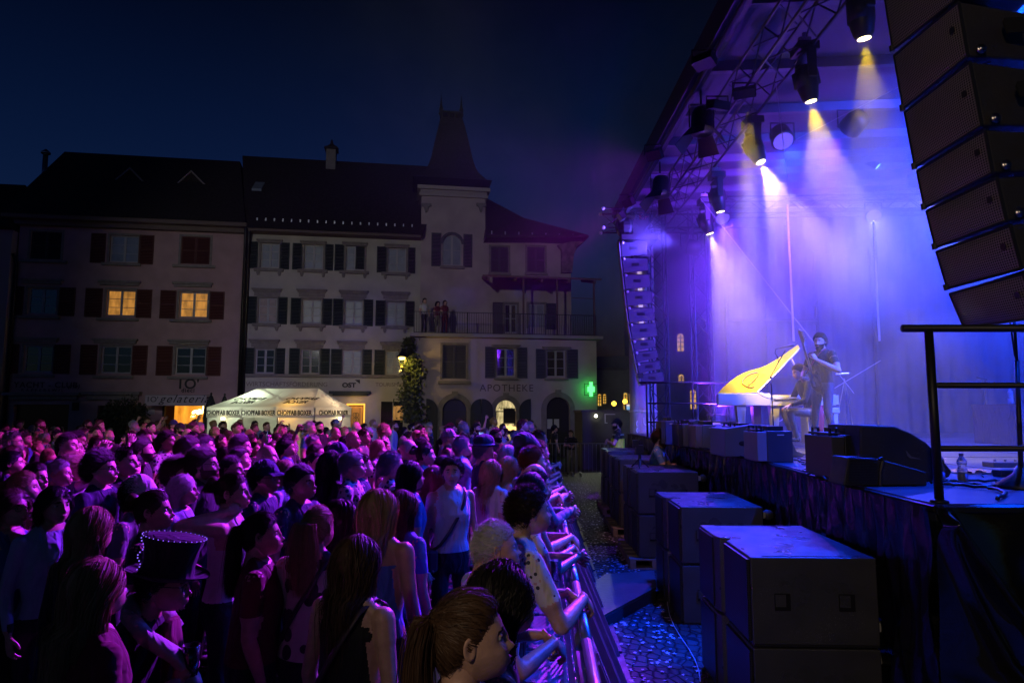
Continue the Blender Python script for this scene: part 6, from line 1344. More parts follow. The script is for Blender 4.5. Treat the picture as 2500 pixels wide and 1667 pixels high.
# ---------------------------------------------------------------- cables, pedals, cloth, confetti
def cables():
    rng=np.random.RandomState(12); m=mat('cable_rubber',(.012,.012,.014),.45)
    def cab(pts,r,label,jit=.10,z=ZS,n=18):
        P=[];pts=[np.array(p,float) for p in pts]
        for i in range(n+1):
            u=i/n*(len(pts)-1); k=min(int(u),len(pts)-2); f=u-k; p=pts[k]*(1-f)+pts[k+1]*f; P.append((p[0]+rng.normal()*jit*.5,p[1]+rng.normal()*jit,z+r+.002+ (i%3)*.004))
        o=obj('cable',Geo().tube(P,r,6),m,None,True); tag(o,label,'cable',None); return o
    G=lambda x,y:atz(x,y,ZS)[:2]
    cab([G(2285,1185),G(2350,1190),G(2420,1196),G(2460,1210),G(2435,1222)],.012,'thick black cable curling on the deck beside the railing post',.012)
    cab([G(2270,1180),G(2400,1178),G(2520,1178)],.010,'black cable lying straight on the deck behind the railing',.02)
    cab([G(2290,1172),G(2400,1188),G(2520,1190)],.008,'thin black cable crossing the deck below the pedal board',.03)
    cab([G(2395,1165),G(2440,1150),G(2470,1160),G(2445,1180),G(2490,1195)],.005,'thin cable looping around the pedal board',.03)
    cab([G(2020,1172),G(2010,1155),G(1985,1160),G(1960,1150),G(2030,1140)],.007,'cable tangle left of the near amplifier case',.04)
    for i,(a,b,c) in enumerate((((1945,1118),(1990,1135),(2030,1150)),((1945,1124),(1980,1140),(2034,1160)),((1760,1095),(1775,1100),(1786,1106)),((1700,1094),(1740,1098),(1784,1110)),((1660,1092),(1700,1096),(1760,1104)),((1850,1122),(1800,1114),(1770,1106)))):
        cab([G(*a),G(*b),G(*c)],.008,['cable between the dark blue case and the near case, upper of two','cable between the dark blue case and the near case, lower of two','short cable left of the louvred case','cable along the stage edge below the grey-violet case','cable along the far stage edge','cable along the stage edge below the louvred case'][i],.03)
    p=G(2455,1140); t=thing('pedal_board','small black pedal board with knobs on the deck at the right edge','pedal board',(p[0],p[1],ZS)); obj('box',Geo().box(-.16,.28,-.06,.10,0,.05),RB,t,bevel=.006); g=Geo()
    for k in range(4): g.tube([(-.1+.1*k,.0,.05),(-.1+.1*k,.0,.075)],.012,10)
    obj('knob',g,STEEL,t)
    p=G(2415,1162); t=thing('stage_box','small black stage box with a jack lead on the deck','stage box',(p[0]+.15,p[1]-.05,ZS)); obj('box',Geo().box(-.12,.22,-.05,.06,0,.06),BLK,t,bevel=.01); obj('plug',Geo().tube([(.22,0,.03),(.32,-.02,.03)],.012,8),STEEL,t)
    p=G(2375,1155); g=Geo(); V=[]
    for i in range(17):
        for k in range(9): x=-.18+.36*i/16;y=-.09+.18*k/8; V.append((p[0]+x+.02*math.sin(k*2),p[1]+y+.02*math.sin(i),ZS+.006+.028*abs(math.sin(x*25+y*18))*max(0,1-(x/.2)**4)))
    g.add(V,[(i*9+k,(i+1)*9+k,(i+1)*9+k+1,i*9+k+1) for i in range(16) for k in range(8)]); o=obj('crumpled_cloth',g,mat('tan_cloth',(.30,.17,.09),.9),None,True); tag(o,'crumpled tan cloth lying on the deck behind the bottle','cloth')
cables()
def star(c,r,a,tilt,g):
    P=[]
    for k in range(10):
        rr=r if k%2==0 else r*.42; q=a+k*math.pi/5; P.append((c[0]+rr*math.cos(q),c[1]+rr*math.sin(q),c[2]+tilt*rr*math.cos(q*1.3+a)))
    g.poly(P)
def confetti():
    rng=np.random.RandomState(5); g=Geo()
    for i in range(2600):
        Y=4.2+rng.rand()**.75*16; xb=BX(Y)+.06; xe=1.5+(Y-4.6)*.045; x=xb+(xe-xb)*rng.rand()**.8
        dens=.35+.65*math.exp(-((Y-8.5)/3.2)**2)
        if rng.rand()>dens: continue
        star((x,Y,.006+.012*rng.rand()),.016+.014*rng.rand(),rng.rand()*6,rng.rand()*.35,g)
    o=obj('confetti',g,mat('silver_confetti',(.55,.52,.58),.45),None); tag(o,'star-shaped paper confetti scattered over the pit floor','confetti',None,'stuff')
    g=Geo()
    for i in range(260):
        Y=5+rng.rand()*6; x=edge_x(Y)+.1+rng.rand()**1.5*2.6; star((x,Y,ZS+.006+.01*rng.rand()),.014+.01*rng.rand(),rng.rand()*6,.4*rng.rand(),g)
    o=obj('stage_confetti',g,mat('pink_confetti',(.7,.45,.5),.5),None); tag(o,'pale paper confetti scattered over the stage deck','confetti',None,'stuff')
    for k,((x,y),n) in enumerate((((1565,1325),240),((1455,1212),110))):
        p=atz(x,y,0.05); g=Geo()
        for i in range(n):
            c=p+rng.normal(size=3)*np.array([.09,.14,.05]); c[2]=abs(c[2])*.5+.01; d=rng.normal(size=3)*.07; g.tube([c,c+d*.5+rng.normal(size=3)*.02,c+d],.004,3)
        o=obj('streamer_heap',g,mat('streamer_pink',(.5,.32,.42),.6),None); tag(o,['heap of tangled paper streamers beside the middle pallet','small heap of paper streamers beside the farthest subwoofers'][k],'streamers',None,'stuff')
    for a,b in (((1588,1290),(1705,1650)),):
        pts=[];
        for k in range(13): u=k/12; pts.append(atz(1588+117*u+12*math.sin(u*9),1338+325*u,.02))
        o=obj('string',Geo().tube(pts,.004,4),mat('white_string',(.6,.6,.6),.6),None); tag(o,'thin white string trailing across the pit past the subwoofers','string')
def BX(Y): return .33+(Y-3)*.045
def barrier_unit():
    t=thing('crowd_barrier','','crowd barrier',(0,0,0),0,'crowd barrier panels along the pit'); al=mat('barrier_aluminium',(.42,.43,.46),.35,.9,var=.1,vs=9)
    obj('top_rail',Geo().tube([(0,0.01,1.10),(0,1.0,1.10)],.026,10).box(-.05,.012,.015,.995,1.045,1.07),al,t,True)
    g=Geo()
    for i in range(9): g.box(-.008,.008,.06+.11*i,.075+.11*i,.10,1.045)
    for z in (.10,.55): g.box(-.012,.012,.03,.98,z,z+.03)
    obj('front_bars',g,al,t)
    obj('base_plate',Geo().box(-.95,.03,.02,.98,.012,.03),al,t)
    for y in (.06,.94): obj('brace',Geo().hexa([(.42,y-.02,.0),(.48,y-.02,.0),(.48,y+.02,.0),(.42,y+.02,.0),(.012,y-.02,1.02),(.05,y-.02,1.04),(.05,y+.02,1.04),(.012,y+.02,1.02)]),al,t)
    obj('foot_plate',Geo().box(.035,.50,.02,.98,.004,.018),mat('worn_floor_plate',(.10,.10,.105),.55,.6,var=.3,vs=9),t); return t
def barriers():
    p=barrier_unit(); n=0; nm=['nearest','second','third','fourth','fifth','sixth','seventh','eighth','ninth','tenth','eleventh','twelfth']
    a=math.atan(.045)
    for k in range(12):
        y=1.1+k*1.02; t=p if k==0 else copy_tree(p); t.location=(BX(y),y,0); t.rotation_euler[2]=-a
        t['label']='aluminium crowd barrier panel, %s from the camera along the pit'%nm[k]
barriers(); confetti()
def end_fence():
    Y=22.5; m=MC['barrier_aluminium']
    for k in range(2):
        t=thing('bar_fence',['low steel bar fence in front of the two spectators beyond the pit','low steel bar fence beyond the pit, touching the farthest subwoofers'][k],'fence',(0,0,0),0,'bar fences at the end of the pit'); xa,xb=(at(1318+88*k,1003,Y)[0]+.02,at(1406+88*k,1003,Y)[0]-.02); zt=1.06
        g=Geo().tube([(xa,Y,.12),(xa,Y,zt),(xb,Y,zt),(xb,Y,.12)],.02,7,closed=True); obj('frame',g,m,t); g=Geo()
        for i in range(1,9): x=xa+(xb-xa)*i/9; g.tube([(x,Y,.12),(x,Y,zt)],.008,5)
        obj('bars',g,m,t); obj('foot',Geo().box(xa+.1,xa+.14,Y-.3,Y+.3,0,.12),m,t); obj('foot',Geo().box(xb-.14,xb-.1,Y-.3,Y+.3,0,.12),m,t)
end_fence()
# ---------------------------------------------------------------- the crowd
SK=[skinm('skin_fair',(.56,.34,.25)),skinm('skin_light',(.48,.28,.20)),skinm('skin_tan',(.36,.20,.13)),skinm('skin_rosy',(.58,.30,.24))]
HC_={'black':hairm('hair_black',(.010,.008,.008)),'dark brown':hairm('hair_dark_brown',(.028,.016,.010)),'brown':hairm('hair_brown',(.075,.040,.020)),'blond':hairm('hair_blond',(.34,.22,.10)),'grey':hairm('hair_grey',(.28,.27,.27)),'red':hairm('hair_red',(.16,.045,.02)),'white':hairm('hair_white',(.55,.52,.50))}
SHT={'black':cloth('cloth_black',(.012,.012,.014)),'dark blue':cloth('cloth_navy',(.015,.02,.06)),'grey':cloth('cloth_grey',(.14,.14,.15)),'white':cloth('cloth_white',(.62,.60,.58)),'blue':cloth('cloth_blue',(.05,.13,.32)),'dark red':cloth('cloth_wine',(.14,.02,.025)),'light blue':cloth('cloth_light_blue',(.28,.36,.52)),'patterned':cloth('cloth_flowers',(.5,.48,.5),(.02,.02,.05),'print',26),'cream':cloth('cloth_cream_dots',(.55,.50,.40),(.03,.03,.03),'dots',24),'balloon print':cloth('cloth_balloons',(.62,.56,.50),(.05,.03,.05),'print',11)}
TRS=[cloth('trouser_dark',(.015,.016,.02)),cloth('trouser_denim',(.04,.06,.12)),cloth('trouser_sand',(.2,.17,.13))]
SHOE=mat('shoe_dark',(.02,.02,.02),.6); EYW=mat('eye_white',(.55,.53,.50),.2); LIP=mat('lip_skin',(.42,.17,.15),.4)
HID=Matrix.Identity(4)
def hair_mesh(kind,lo=False):
    key=kind+('_lo' if lo else ''); 
    if key in HM: return HM[key]
    rng=np.random.RandomState(sum(map(ord,key))); k=.14 if lo else 1; w=3.2 if lo else 1
    cfg={'short':('short',4200,.040,.0022,.009,0),'swept':('short',4800,.070,.0024,.015,0),'receding':('short',2400,.032,.002,.005,.018),'bald':('buzz',500,.010,.003,.003,.0),'buzz':('buzz',1600,.012,.003,.006,.004),'long':('long',6500,.46,.0022,.010,0),'wavy':('wavy',6500,.36,.0022,.012,0),'curly':('curly',6500,.40,.0026,.014,0),'bob':('long',3200,.24,.0027,.012,0),'pony':('pony',5200,.36,.0020,.007,0),'bun':('pony',2000,.05,.0026,.007,0)}[kind]
    st,n,L,wd,th,rec=cfg
    g=hair_cap(HID,th,rec,bald=(kind=='bald'),nz=.004 if kind!='curly' else .012)
    if kind!='bald': g.merge(strands(rng,int(n*k),HID,st,L,rec,wd*w,seg=9 if not lo else 6))
    if kind=='bun': g.ball((-.125,0,.07),(.042,.045,.042),14,10)
    me=g.mesh('hair',True); HM[key]=me; return me
HM={}
def hat_parts(kind):
    """list of (name, Geo, material) in head space"""
    N,F=grid_sphere(40,30,.2); P=head_surf(N)
    if kind in('cap','white cap','navy cap','black cap','beanie'):
        z0=.030 if kind!='beanie' else .012; Q=P*1.0; Q=Q+N*.018; Q[:,2]+=.006+.012*(kind!='beanie'); 
        if kind=='beanie': Q=Q+N*.012; Q[:,0]-=.03*np.clip(Q[:,2]/.12,0,1)
        lim=z0+.25*np.clip(-.02-Q[:,0],0,1)*(-.4); keep=[f for f in F if (Q[list(f)][:,2]-z0).min()>-.012]
        g=Geo().add(Q,keep); L=[('cap_crown' if kind!='beanie' else 'beanie',g)]
        if kind!='beanie':
            v=Geo(); V=[];n=12
            for i in range(n+1):
                t=-1.05+2.1*i/n
                for r,dz in ((0,.008),(.5,.006),(1,-.004)): V.append((.085*math.cos(t)*1.12+r*.075*math.cos(t*.75),.080*math.sin(t)*1.12+r*.010*math.sin(t),.040+dz-.01*r*abs(math.sin(t))*1.5))
            v.add(V,[(i*3+k,(i+1)*3+k,(i+1)*3+k+1,i*3+k+1) for i in range(n) for k in range(2)]); V2=[(a,b,c-.004) for a,b,c in V]; v.add(V2,[(i*3+k+1,(i+1)*3+k+1,(i+1)*3+k,i*3+k) for i in range(n) for k in range(2)]); L.append(('cap_visor',v))
        return L
    if kind=='bowler':
        g=Geo(); V=[];prof=[(.150,.052),(.148,.047),(.108,.040),(.102,.05),(.104,.09),(.098,.13),(.07,.165),(.02,.18)]
        for r,h in prof:
            for j in range(28): a=2*math.pi*j/28; e=1+.16*abs(math.cos(a)); V.append((r*math.cos(a)*e*.98,r*math.sin(a)*.93,h+(.012*abs(math.sin(a)) if r>.12 else 0)))
        k=len(prof); g.add(V,[(i*28+j,i*28+(j+1)%28,(i+1)*28+(j+1)%28,(i+1)*28+j) for i in range(k-1) for j in range(28)]+[tuple(range((k-1)*28,k*28))])
        b=Geo().tube([(.105*1.12*math.cos(a),.103*.93*math.sin(a),.062) for a in np.linspace(0,2*math.pi,28,endpoint=False)],.009,5,closed=True,up=(0,0,1)); return [('hat',g),('hat_band',b)]
    if kind=='top hat':
        g=Geo(); V=[];prof=[(.165,.055),(.163,.050),(.112,.036),(.103,.045),(.101,.09),(.107,.16),(.122,.215),(.120,.219),(.02,.219)]
        for r,h in prof:
            for j in range(32): a=2*math.pi*j/32; e=1+.14*abs(math.cos(a)); V.append((r*math.cos(a)*e,r*math.sin(a)*.95,h+(.016*abs(math.sin(a)) if r>.13 else 0)))
        k=len(prof); g.add(V,[(i*32+j,i*32+(j+1)%32,(i+1)*32+(j+1)%32,(i+1)*32+j) for i in range(k-1) for j in range(32)]+[tuple(range((k-1)*32,k*32))])
        b=Geo()
        for j in range(34): a=2*math.pi*j/34; e=1+.14*abs(math.cos(a)); b.ball((.124*math.cos(a)*e,.124*math.sin(a)*.95,.221),.0025,6,4)
        for j in range(12): b.ball((-.115*1.1+.010*math.sin(j),-.03,.06+j*.013),.0036,6,4)
        return [('hat',g),('light_beads',b)]
HATM={'white cap':cloth('cap_white',(.62,.60,.60)),'cap':cloth('cap_violet_grey',(.22,.24,.42)),'navy cap':cloth('cap_navy',(.02,.03,.10)),'black cap':cloth('cap_black',(.012,.012,.013)),'beanie':cloth('beanie_dark',(.02,.022,.05)),'bowler':cloth('bowler_felt',(.012,.015,.035)),'top hat':cloth('top_hat_felt',(.010,.010,.012)),'light_beads':mat('bead_light',(.5,.4,1),emit=(.30,.16,1.),es=.9),'hat_band':mat('hat_band',(.1,.1,.16),.4)}
HATC={}
def hatmeshes(kind):
    if kind not in HATC: HATC[kind]=[(n,g.mesh(n,True)) for n,g in hat_parts(kind)]
    return HATC[kind]
BODY={}
def body(key):
    if key in BODY: return BODY[key]
    rest=lambda z,x=.47,y=.10:{'L':((.24,.26,z-.02),(x,y,z+.02)),'R':((.24,-.26,z-.02),(x,-y+.02,z+.04))}
    K=dict(
     m=dict(), m2=dict(fat=.6), ml=dict(sleeve='long'), mb=dict(sleeve='long',beard=1), mbs=dict(beard=1,fat=.3),
     f=dict(fem=1.), ft=dict(fem=1.,bare=1,sleeve='none',voxel=.0055), fl=dict(fem=1.,sleeve='long'), f2=dict(fem=.9,fat=.5),
     f0=dict(voxel=.0085,fem=1.,bare=2,sleeve='none',fat=.25),
     bm=dict(arms=rest(1.13),lean=.28,curl=(.75,.6),palm={'dL':(.5,-.25,-.55),'dR':(.55,.3,-.5),'L':(-.5,-.5,-.5),'R':(-.5,.5,-.5)}),
     bml=dict(arms=rest(1.14,.50,.06),lean=.22,sleeve='long',fat=.3,curl=(.7,.7),palm={'dL':(.7,-.45,-.35),'dR':(.7,.45,-.35)}),
     bf=dict(fem=1.,arms=rest(1.12,.44,.13),lean=.25,curl=(.5,.8),sleeve='none',bare=1,palm={'dL':(.6,-.35,-.6),'dR':(.5,.45,-.4),'L':(-.5,-.5,-.5),'R':(-.5,.5,-.5)}),
     bf2=dict(fem=1.,arms=rest(1.13,.46,.05),lean=.2,curl=(.9,.9),palm={'dL':(.7,-.4,-.3),'dR':(.6,.5,-.3)}),
     ph=dict(fem=.8,arms={'L':((.20,.30,1.34),(.27,.17,1.62)),'R':((.16,-.28,1.20),(.38,-.10,1.30))},curl=(.55,.6)),
     pm=dict(arms={'R':((.24,-.24,1.48),(.30,-.15,1.76)),'L':((.10,.28,1.14),(.30,.20,1.22))},curl=(.6,.6)),
     nk=dict(fem=1.,bare=1,sleeve='none',arms={'R':((-.20,-.30,1.44),(.02,-.11,1.50)),'L':((-.02,.25,1.12),(.08,.24,.89))},curl=(.5,.35),palm={'dR':(.6,.6,.1)}),
     cl=dict(fem=.3,arms={'L':((.20,.26,1.20),(.38,.05,1.36)),'R':((.20,-.26,1.20),(.38,-.05,1.33))},curl=(.3,.3)),
     bl=dict(fem=1.,sleeve='none',head_rot=(0,.0,-.45),collar=True),
     th=dict(sleeve='long',lean=.42,head_rot=(0,.15,0),arms={'R':((.22,-.27,1.06),(.42,-.16,1.22)),'L':((.20,.28,1.05),(.36,.2,.98))},curl=(.8,.9),beard=0,fat=.3,palm={'dR':(.25,.25,.9)}),
     hero=dict(fem=1.,fat=.35,voxel=.009), 
     guard=dict(sleeve='short',beard=1,fat=.3,arms={'L':((.12,.26,1.12),(.26,.0,1.18)),'R':((.12,-.26,1.12),(.28,-.02,1.14))},curl=(.5,.5)),
     camop=dict(beard=1,lean=.12,head_rot=(0,.28,0),arms={'L':((.20,.24,1.14),(.42,.06,1.22)),'R':((.20,-.26,1.12),(.42,-.08,1.18))},curl=(.9,.9)),
     bass=dict(beard=2,fat=.15,head_rot=(0,.12,.35),arms={'L':((.10,.37,1.12),(.37,.21,1.29)),'R':((.00,-.34,1.14),(.20,-.22,1.04))},curl=(.9,.7),palm={'dL':(.3,-.3,.8),'dR':(.6,.4,-.4)},legs={'L':((.06,.12,.50),(-.02,.16,.09)),'R':((.05,-.12,.50),(.0,-.20,.09))}),
     pian=dict(sleeve='long',lean=.30,head_rot=(0,.35,0),arms={'L':((.25,.27,1.10),(.50,.22,1.02)),'R':((.25,-.27,1.10),(.50,-.24,1.02))},legs={'L':((.46,.14,.93),(.36,.15,.50)),'R':((.46,-.14,.93),(.30,-.15,.50))},curl=(.4,.4),palm={'dL':(.9,0,-.3),'dR':(.9,0,-.3),'L':(0,0,-1),'R':(0,0,-1)}),
    )
    base,lo=(key[:-3],True) if key.endswith('_lo') else (key,False)
    kw=dict(K[base]); kw['voxel']=.024 if lo else kw.get('voxel',.0125); kw['hi']=not lo
    if lo: kw['hands']=base not in('m','f','m2','f2','ml','fl','ft','mb','mbs')
    BODY[key]=build_body('person',**kw); return BODY[key]
PEOPLE=[]
def person(x,y,h,key,yaw,hair,hc,shirt,label,skin=0,hat=None,glasses=False,tr=0,z=0.,lo=None,group='people in the crowd',extra=()):
    far=(y>10.5) if lo is None else lo; kk=key+('_lo' if far and key not in('guard','camop','bass','pian') else '')
    me,Hm=body(kk); s=h/1.716
    o=bpy.data.objects.new('person',me)
    if len(me.materials)==0:
        for m in (SK[0],SHT['grey'],TRS[0],SHOE,HC_['brown'],EYW,LIP): me.materials.append(m)
    C.objects.link(o); o.location=(x,y,z); o.rotation_euler=(0,0,R(yaw)); o.scale=(s,s,s)
    for i,m in enumerate((SK[skin],SHT[shirt] if isinstance(shirt,str) else shirt,TRS[tr] if isinstance(tr,int) else tr,SHOE,HC_[hc if hc else 'brown'],EYW,LIP)):
        o.material_slots[i].link='OBJECT'; o.material_slots[i].material=m
    tag(o,label,'person',group)
    if hair:
        q=bpy.data.objects.new('hair',hair_mesh(hair,far)); 
        if len(q.data.materials)==0: q.data.materials.append(HC_['brown'])
        link(q,o); q.matrix_basis=Hm; q.material_slots[0].link='OBJECT'; q.material_slots[0].material=HC_[hc]
    if hat:
        for n,m2 in hatmeshes(hat):
            q=bpy.data.objects.new(n,m2)
            if len(m2.materials)==0: m2.materials.append(HATM.get(n,HATM[hat]))
            link(q,o); q.matrix_basis=Hm; q.material_slots[0].link='OBJECT'; q.material_slots[0].material=HATM.get(n,HATM[hat])
    if glasses:
        q=bpy.data.objects.new('glasses',GLM); link(q,o); q.matrix_basis=Hm
    PEOPLE.append((o,x,y,h)); return o,Hm
GLM=glasses_geo().mesh('glasses',True); GLM.materials.append(mat('glasses_frame',(.03,.03,.035),.25))
def put(px,py,h,*a,**k):
    """head top seen at photograph pixel (px,py); stature h gives the distance"""
    Y=(HC-h)*FPX/(py-1003) ; Y=max(1.5,Y); x=at(px,1003,Y)[0]; Hm=body(a[0]+('_lo' if Y>10.5 else ''))[1]; q=R(a[1]); off=Hm.translation.x*h/1.716
    return person(x-off*math.cos(q),Y-off*math.sin(q),h,*a,**k)
def strap(o,side=1,m=None,wd=.016,bag=True,z0=1.44):
    """cross-body strap and small bag over the shirt"""
    m=m or mat('strap_leather',(.06,.04,.05),.5); P=[]
    for t in np.linspace(0,1,15):
        a=-.3+t*3.7; P.append((.135*math.cos(a*1.0+math.pi/2)*(-1)*1.0,side*(.085*(1-2*t)+.0),z0-.52*t))
    P=[(.10,side*.10,1.425),(.135,side*.06,1.34),(.150,0,1.24),(.150,-side*.07,1.13),(.125,-side*.14,1.03),(.04,-side*.19,.97),(-.08,-side*.155,1.02),(-.125,-side*.08,1.12),(-.138,0,1.24),(-.122,side*.06,1.34),(-.075,side*.10,1.43),(.02,side*.11,1.468)]
    obj('bag_strap',Geo().tube(P,[(.005,wd)]*len(P),6,closed=True,up=(1,0,0)),m,o,True)
    if bag: obj('bag',Geo().box(.03,.13,-side*.20-.045,-side*.20+.045,.82,.99),m,o,bevel=.02)
def necklace(o,Hm): pass
# ---- the people one can single out
G1='people at the front of the crowd'
H={}
H['hero'],_=put(1150,1430,1.66,'hero',12,'pony','brown','grey','blond ponytailed woman seen from behind, closest to the camera at the bottom centre',skin=0,group=G1)
H['curl'],_=put(1225,1362,1.66,'bf2',22,'curly','black','grey','person with long black curls just behind the closest ponytailed head',skin=1,group=G1)
H['old'],_=put(1212,1270,1.62,'bm',14,'receding','white','light blue','person with thinning white hair leaning on the barrier behind the black curls',skin=3,group=G1)
H['shirt'],_=put(1292,1186,1.74,'bm',24,'short','dark brown','cream','person with dark swept hair in a cream dotted shirt leaning on the barrier',skin=1,group=G1)
H['baldie'],_=put(1306,1130,1.72,'bm',8,None,None,'dark blue','bald person at the barrier, head above the dark swept hair',skin=3,group=G1)
put(1243,1113,1.68,'bf',40,'curly','blond','white','person with blond curls and a white top left of the bald head',skin=0,group=G1)
put(1200,1120,1.66,'f',55,'wavy','blond','white','person with wavy fair hair and white shirt under the bowler hat',group=G1)
put(1288,1062,1.88,'bm',10,'curly','dark brown','blue','person in a dark beanie with glasses and grey beard at the barrier',hat='beanie',glasses=True,skin=0,group=G1)
put(1240,1085,1.74,'f',50,'bob','grey','dark blue','person with grey bobbed hair left of the beanie',group=G1)
H['blouse'],_=put(1105,1116,1.73,'bl',-62,'short','dark brown','white','smiling woman in a sleeveless white blouse with a cross-body bag, turned to the camera',skin=3,group=G1,tr=0)
strap(H['blouse'],1)
H['film'],_=put(1130,1066,1.80,'ph',20,'short','grey','light blue','person in a pale denim shirt holding a phone up to film',skin=0,group=G1)
put(1182,1072,1.80,'m',18,'short','grey','dark blue','person in a dark bowler hat right of the raised phone',hat='bowler',skin=3,group=G1)
put(1097,1050,1.80,'m',6,'short','grey','grey','person in a violet-grey baseball cap and glasses left of the raised phone',hat='cap',glasses=True,group=G1)
put(1005,1124,1.72,'f',30,'wavy','black','blue','person with dark wavy hair in a blue T-shirt left of the white blouse',skin=1,group=G1)
put(960,1102,1.76,'f2',25,'short','grey','patterned','person with short silver hair and a striped top behind the dark wavy hair',skin=0,group=G1)
H['lace'],_=put(930,1190,1.70,'f0',72,'long','blond','blue','woman with long straight blond hair and bare shoulders in a blue lace top',skin=2,group=G1)
put(985,1192,1.64,'f',55,'long','brown','blue','woman with long brown hair close beside the long blond hair',skin=1,group=G1)
H['tank'],_=put(880,1298,1.62,'ft',62,'wavy','brown','black','woman with wavy shoulder-length hair in a black tank top, arm bare',skin=0,group=G1); strap(H['tank'],-1,bag=False)
H['ball'],_=put(785,1232,1.63,'f2',74,'pony','blond','balloon print','woman with a white-blond ponytail in a balloon-print blouse',skin=0,group=G1); strap(H['ball'],-1,bag=False)
put(838,1214,1.60,'f',78,'long','dark brown','dark blue','woman with long dark hair right behind the white-blond ponytail',skin=1,group=G1)
H['wine'],_=put(650,1247,1.60,'f2',18,'pony','dark brown','dark red','woman with a high dark ponytail in a wine-red T-shirt',skin=3,group=G1)
H['neck'],_=put(575,1155,1.72,'nk',8,'bun','brown','white','woman in a white top with her hand on her neck and hair pinned up',skin=0,group=G1)
H['top'],THM=put(425,1352,1.52,'th',8,'short','black','black','man in a black top hat edged with violet light beads, looking down',hat='top hat',glasses=True,skin=2,group=G1)
put(45,1190,1.66,'ft',-12,'long','brown','blue','woman with glasses and long hair in a blue tank top at the left edge',glasses=True,skin=0,group=G1)
put(150,1184,1.67,'fl',-28,'bob','black','light blue','dark-haired woman in an open denim shirt, second from the left edge',skin=1,group=G1)
put(240,1232,1.66,'fl',70,'bob','blond','black','person with straight fair bobbed hair in a black coat, seen from behind',group=G1)
put(262,1352,1.60,'fl',55,'long','blond','dark red','person with very long fair hair just left of the top hat',group=G1)
put(388,1195,1.66,'f',12,'bun','brown','black','person with pinned-up brown hair right above the top hat',skin=3,group=G1)
put(258,1106,1.79,'ml',2,'swept','dark brown','dark blue','tall man with thin glasses and a dark quiff left of the white cap',glasses=True,skin=0,group=G1)
put(312,1093,1.80,'m',-4,'buzz','dark brown','black','person with cropped hair behind the dark quiff',skin=0,group=G1)
put(350,1165,1.67,'m',6,'short','dark brown','grey','person in a white baseball cap at the left of the crowd',hat='white cap',skin=3,group=G1)
put(505,1097,1.80,'mb',2,'swept','brown','black','bearded man with dark-rimmed glasses in black behind the pinned-up hair',glasses=True,skin=1,group=G1)
put(572,1114,1.70,'m',-5,'receding','dark brown','dark blue','man with thin glasses and receding hair right of the bearded man',glasses=True,skin=0,group=G1)
put(655,1085,1.78,'m2',4,None,None,'grey','bald person with glasses below the middle of the tent',glasses=True,skin=0,group=G1)
put(652,1128,1.72,'m',-2,'short','black','dark blue','person in a navy cap and glasses in front of the bald person',hat='navy cap',glasses=True,skin=2,group=G1)
put(742,1137,1.72,'m',-18,'short','black','dark blue','smiling dark-haired person in a dark blue shirt facing half right',skin=2,group=G1)
put(700,1120,1.68,'f',5,'long','blond','light blue','person with long fair hair in a pale blue top right of the navy cap',skin=0,group=G1)
put(812,1100,1.76,'f',60,'curly','black','black','person with a big cloud of black hair behind the white-blond ponytail',skin=2,group=G1)
put(865,1102,1.76,'f2',4,'short','grey','patterned','older person with short hair, glasses and a flowery shirt',glasses=True,skin=0,group=G1)
put(862,1052,1.82,'m2',8,None,None,'dark red','bald tanned person below the right end of the tent, left of a pair',skin=3,group=G1)
put(888,1047,1.83,'m',0,'buzz','brown','grey','tall person with cropped hair and sunglasses, right of the bald tanned one',glasses=True,skin=3,group=G1)
put(998,1071,1.80,'m2',6,None,None,'black','bald person left of the white blouse, farther back',skin=3,group=G1)
put(1040,1083,1.75,'f',4,'bun','dark brown','grey','person with hair in a bun right of the farther bald head',skin=3,group=G1)
put(925,1072,1.74,'f',2,'wavy','blond','patterned','person with wavy fair hair and a pale pink face behind the silver hair',skin=0,group=G1)
put(1062,1136,1.62,'f',65,'curly','red','black','person with red curls just left of the white blouse',skin=1,group=G1)
put(1212,1046,1.80,'mbs',-30,'short','black','dark red','bearded person in dark red left behind the beanie',skin=2,group=G1)
put(1185,1045,1.74,'f',-25,'short','blond','black','person with short fair hair and a beaming face behind the bowler hat',skin=0,group=G1)
put(1276,1024,1.93,'m',4,'short','red','black','tall reddish-haired person standing highest at the right end of the crowd',skin=3,group=G1)
H['pm'],_=put(590,1092,1.72,'pm',10,'short','dark brown','dark blue','person holding a phone up below the tent lettering',skin=0,group=G1)
put(445,1120,1.72,'mb',-6,'swept','brown','dark blue','person with a beard right of the white cap',skin=1,group=G1)
put(455,1155,1.66,'f',10,'wavy','white','light blue','person with white wavy hair and denim jacket behind the pinned-up hair',glasses=True,group=G1)
# phones
def phone(p,rz,label,tilt=0.):
    t=thing('phone',label,'phone',tuple(p),rz); obj('case',Geo().box(-.0045,.0045,-.037,.037,-.075,.075),BLK,t,bevel=.003); s=mat('phone_screen',(.1,.2,.5)); 
    if not s.get('e'):
        s['e']=1; nt=s.node_tree; b=nt.nodes['Principled BSDF']; tc=nt.nodes.new('ShaderNodeTexCoord'); n=nt.nodes.new('ShaderNodeTexNoise'); n.inputs['Scale'].default_value=45; r=nt.nodes.new('ShaderNodeValToRGB'); r.color_ramp.elements[0].color=(.02,.03,.25,1); r.color_ramp.elements[0].position=.4; r.color_ramp.elements[1].color=(.4,.7,1,1); r.color_ramp.elements[1].position=.7
        lnk(s,tc.outputs['Object'],n.inputs[0]); lnk(s,n.outputs[0],r.inputs[0]); lnk(s,r.outputs[0],b.inputs['Emission Color']); b.inputs['Emission Strength'].default_value=1.6
    obj('screen',Geo().box(-.0062,-.0047,-.033,.033,-.070,.070),s,t); t.rotation_euler=(0,tilt,rz); return t
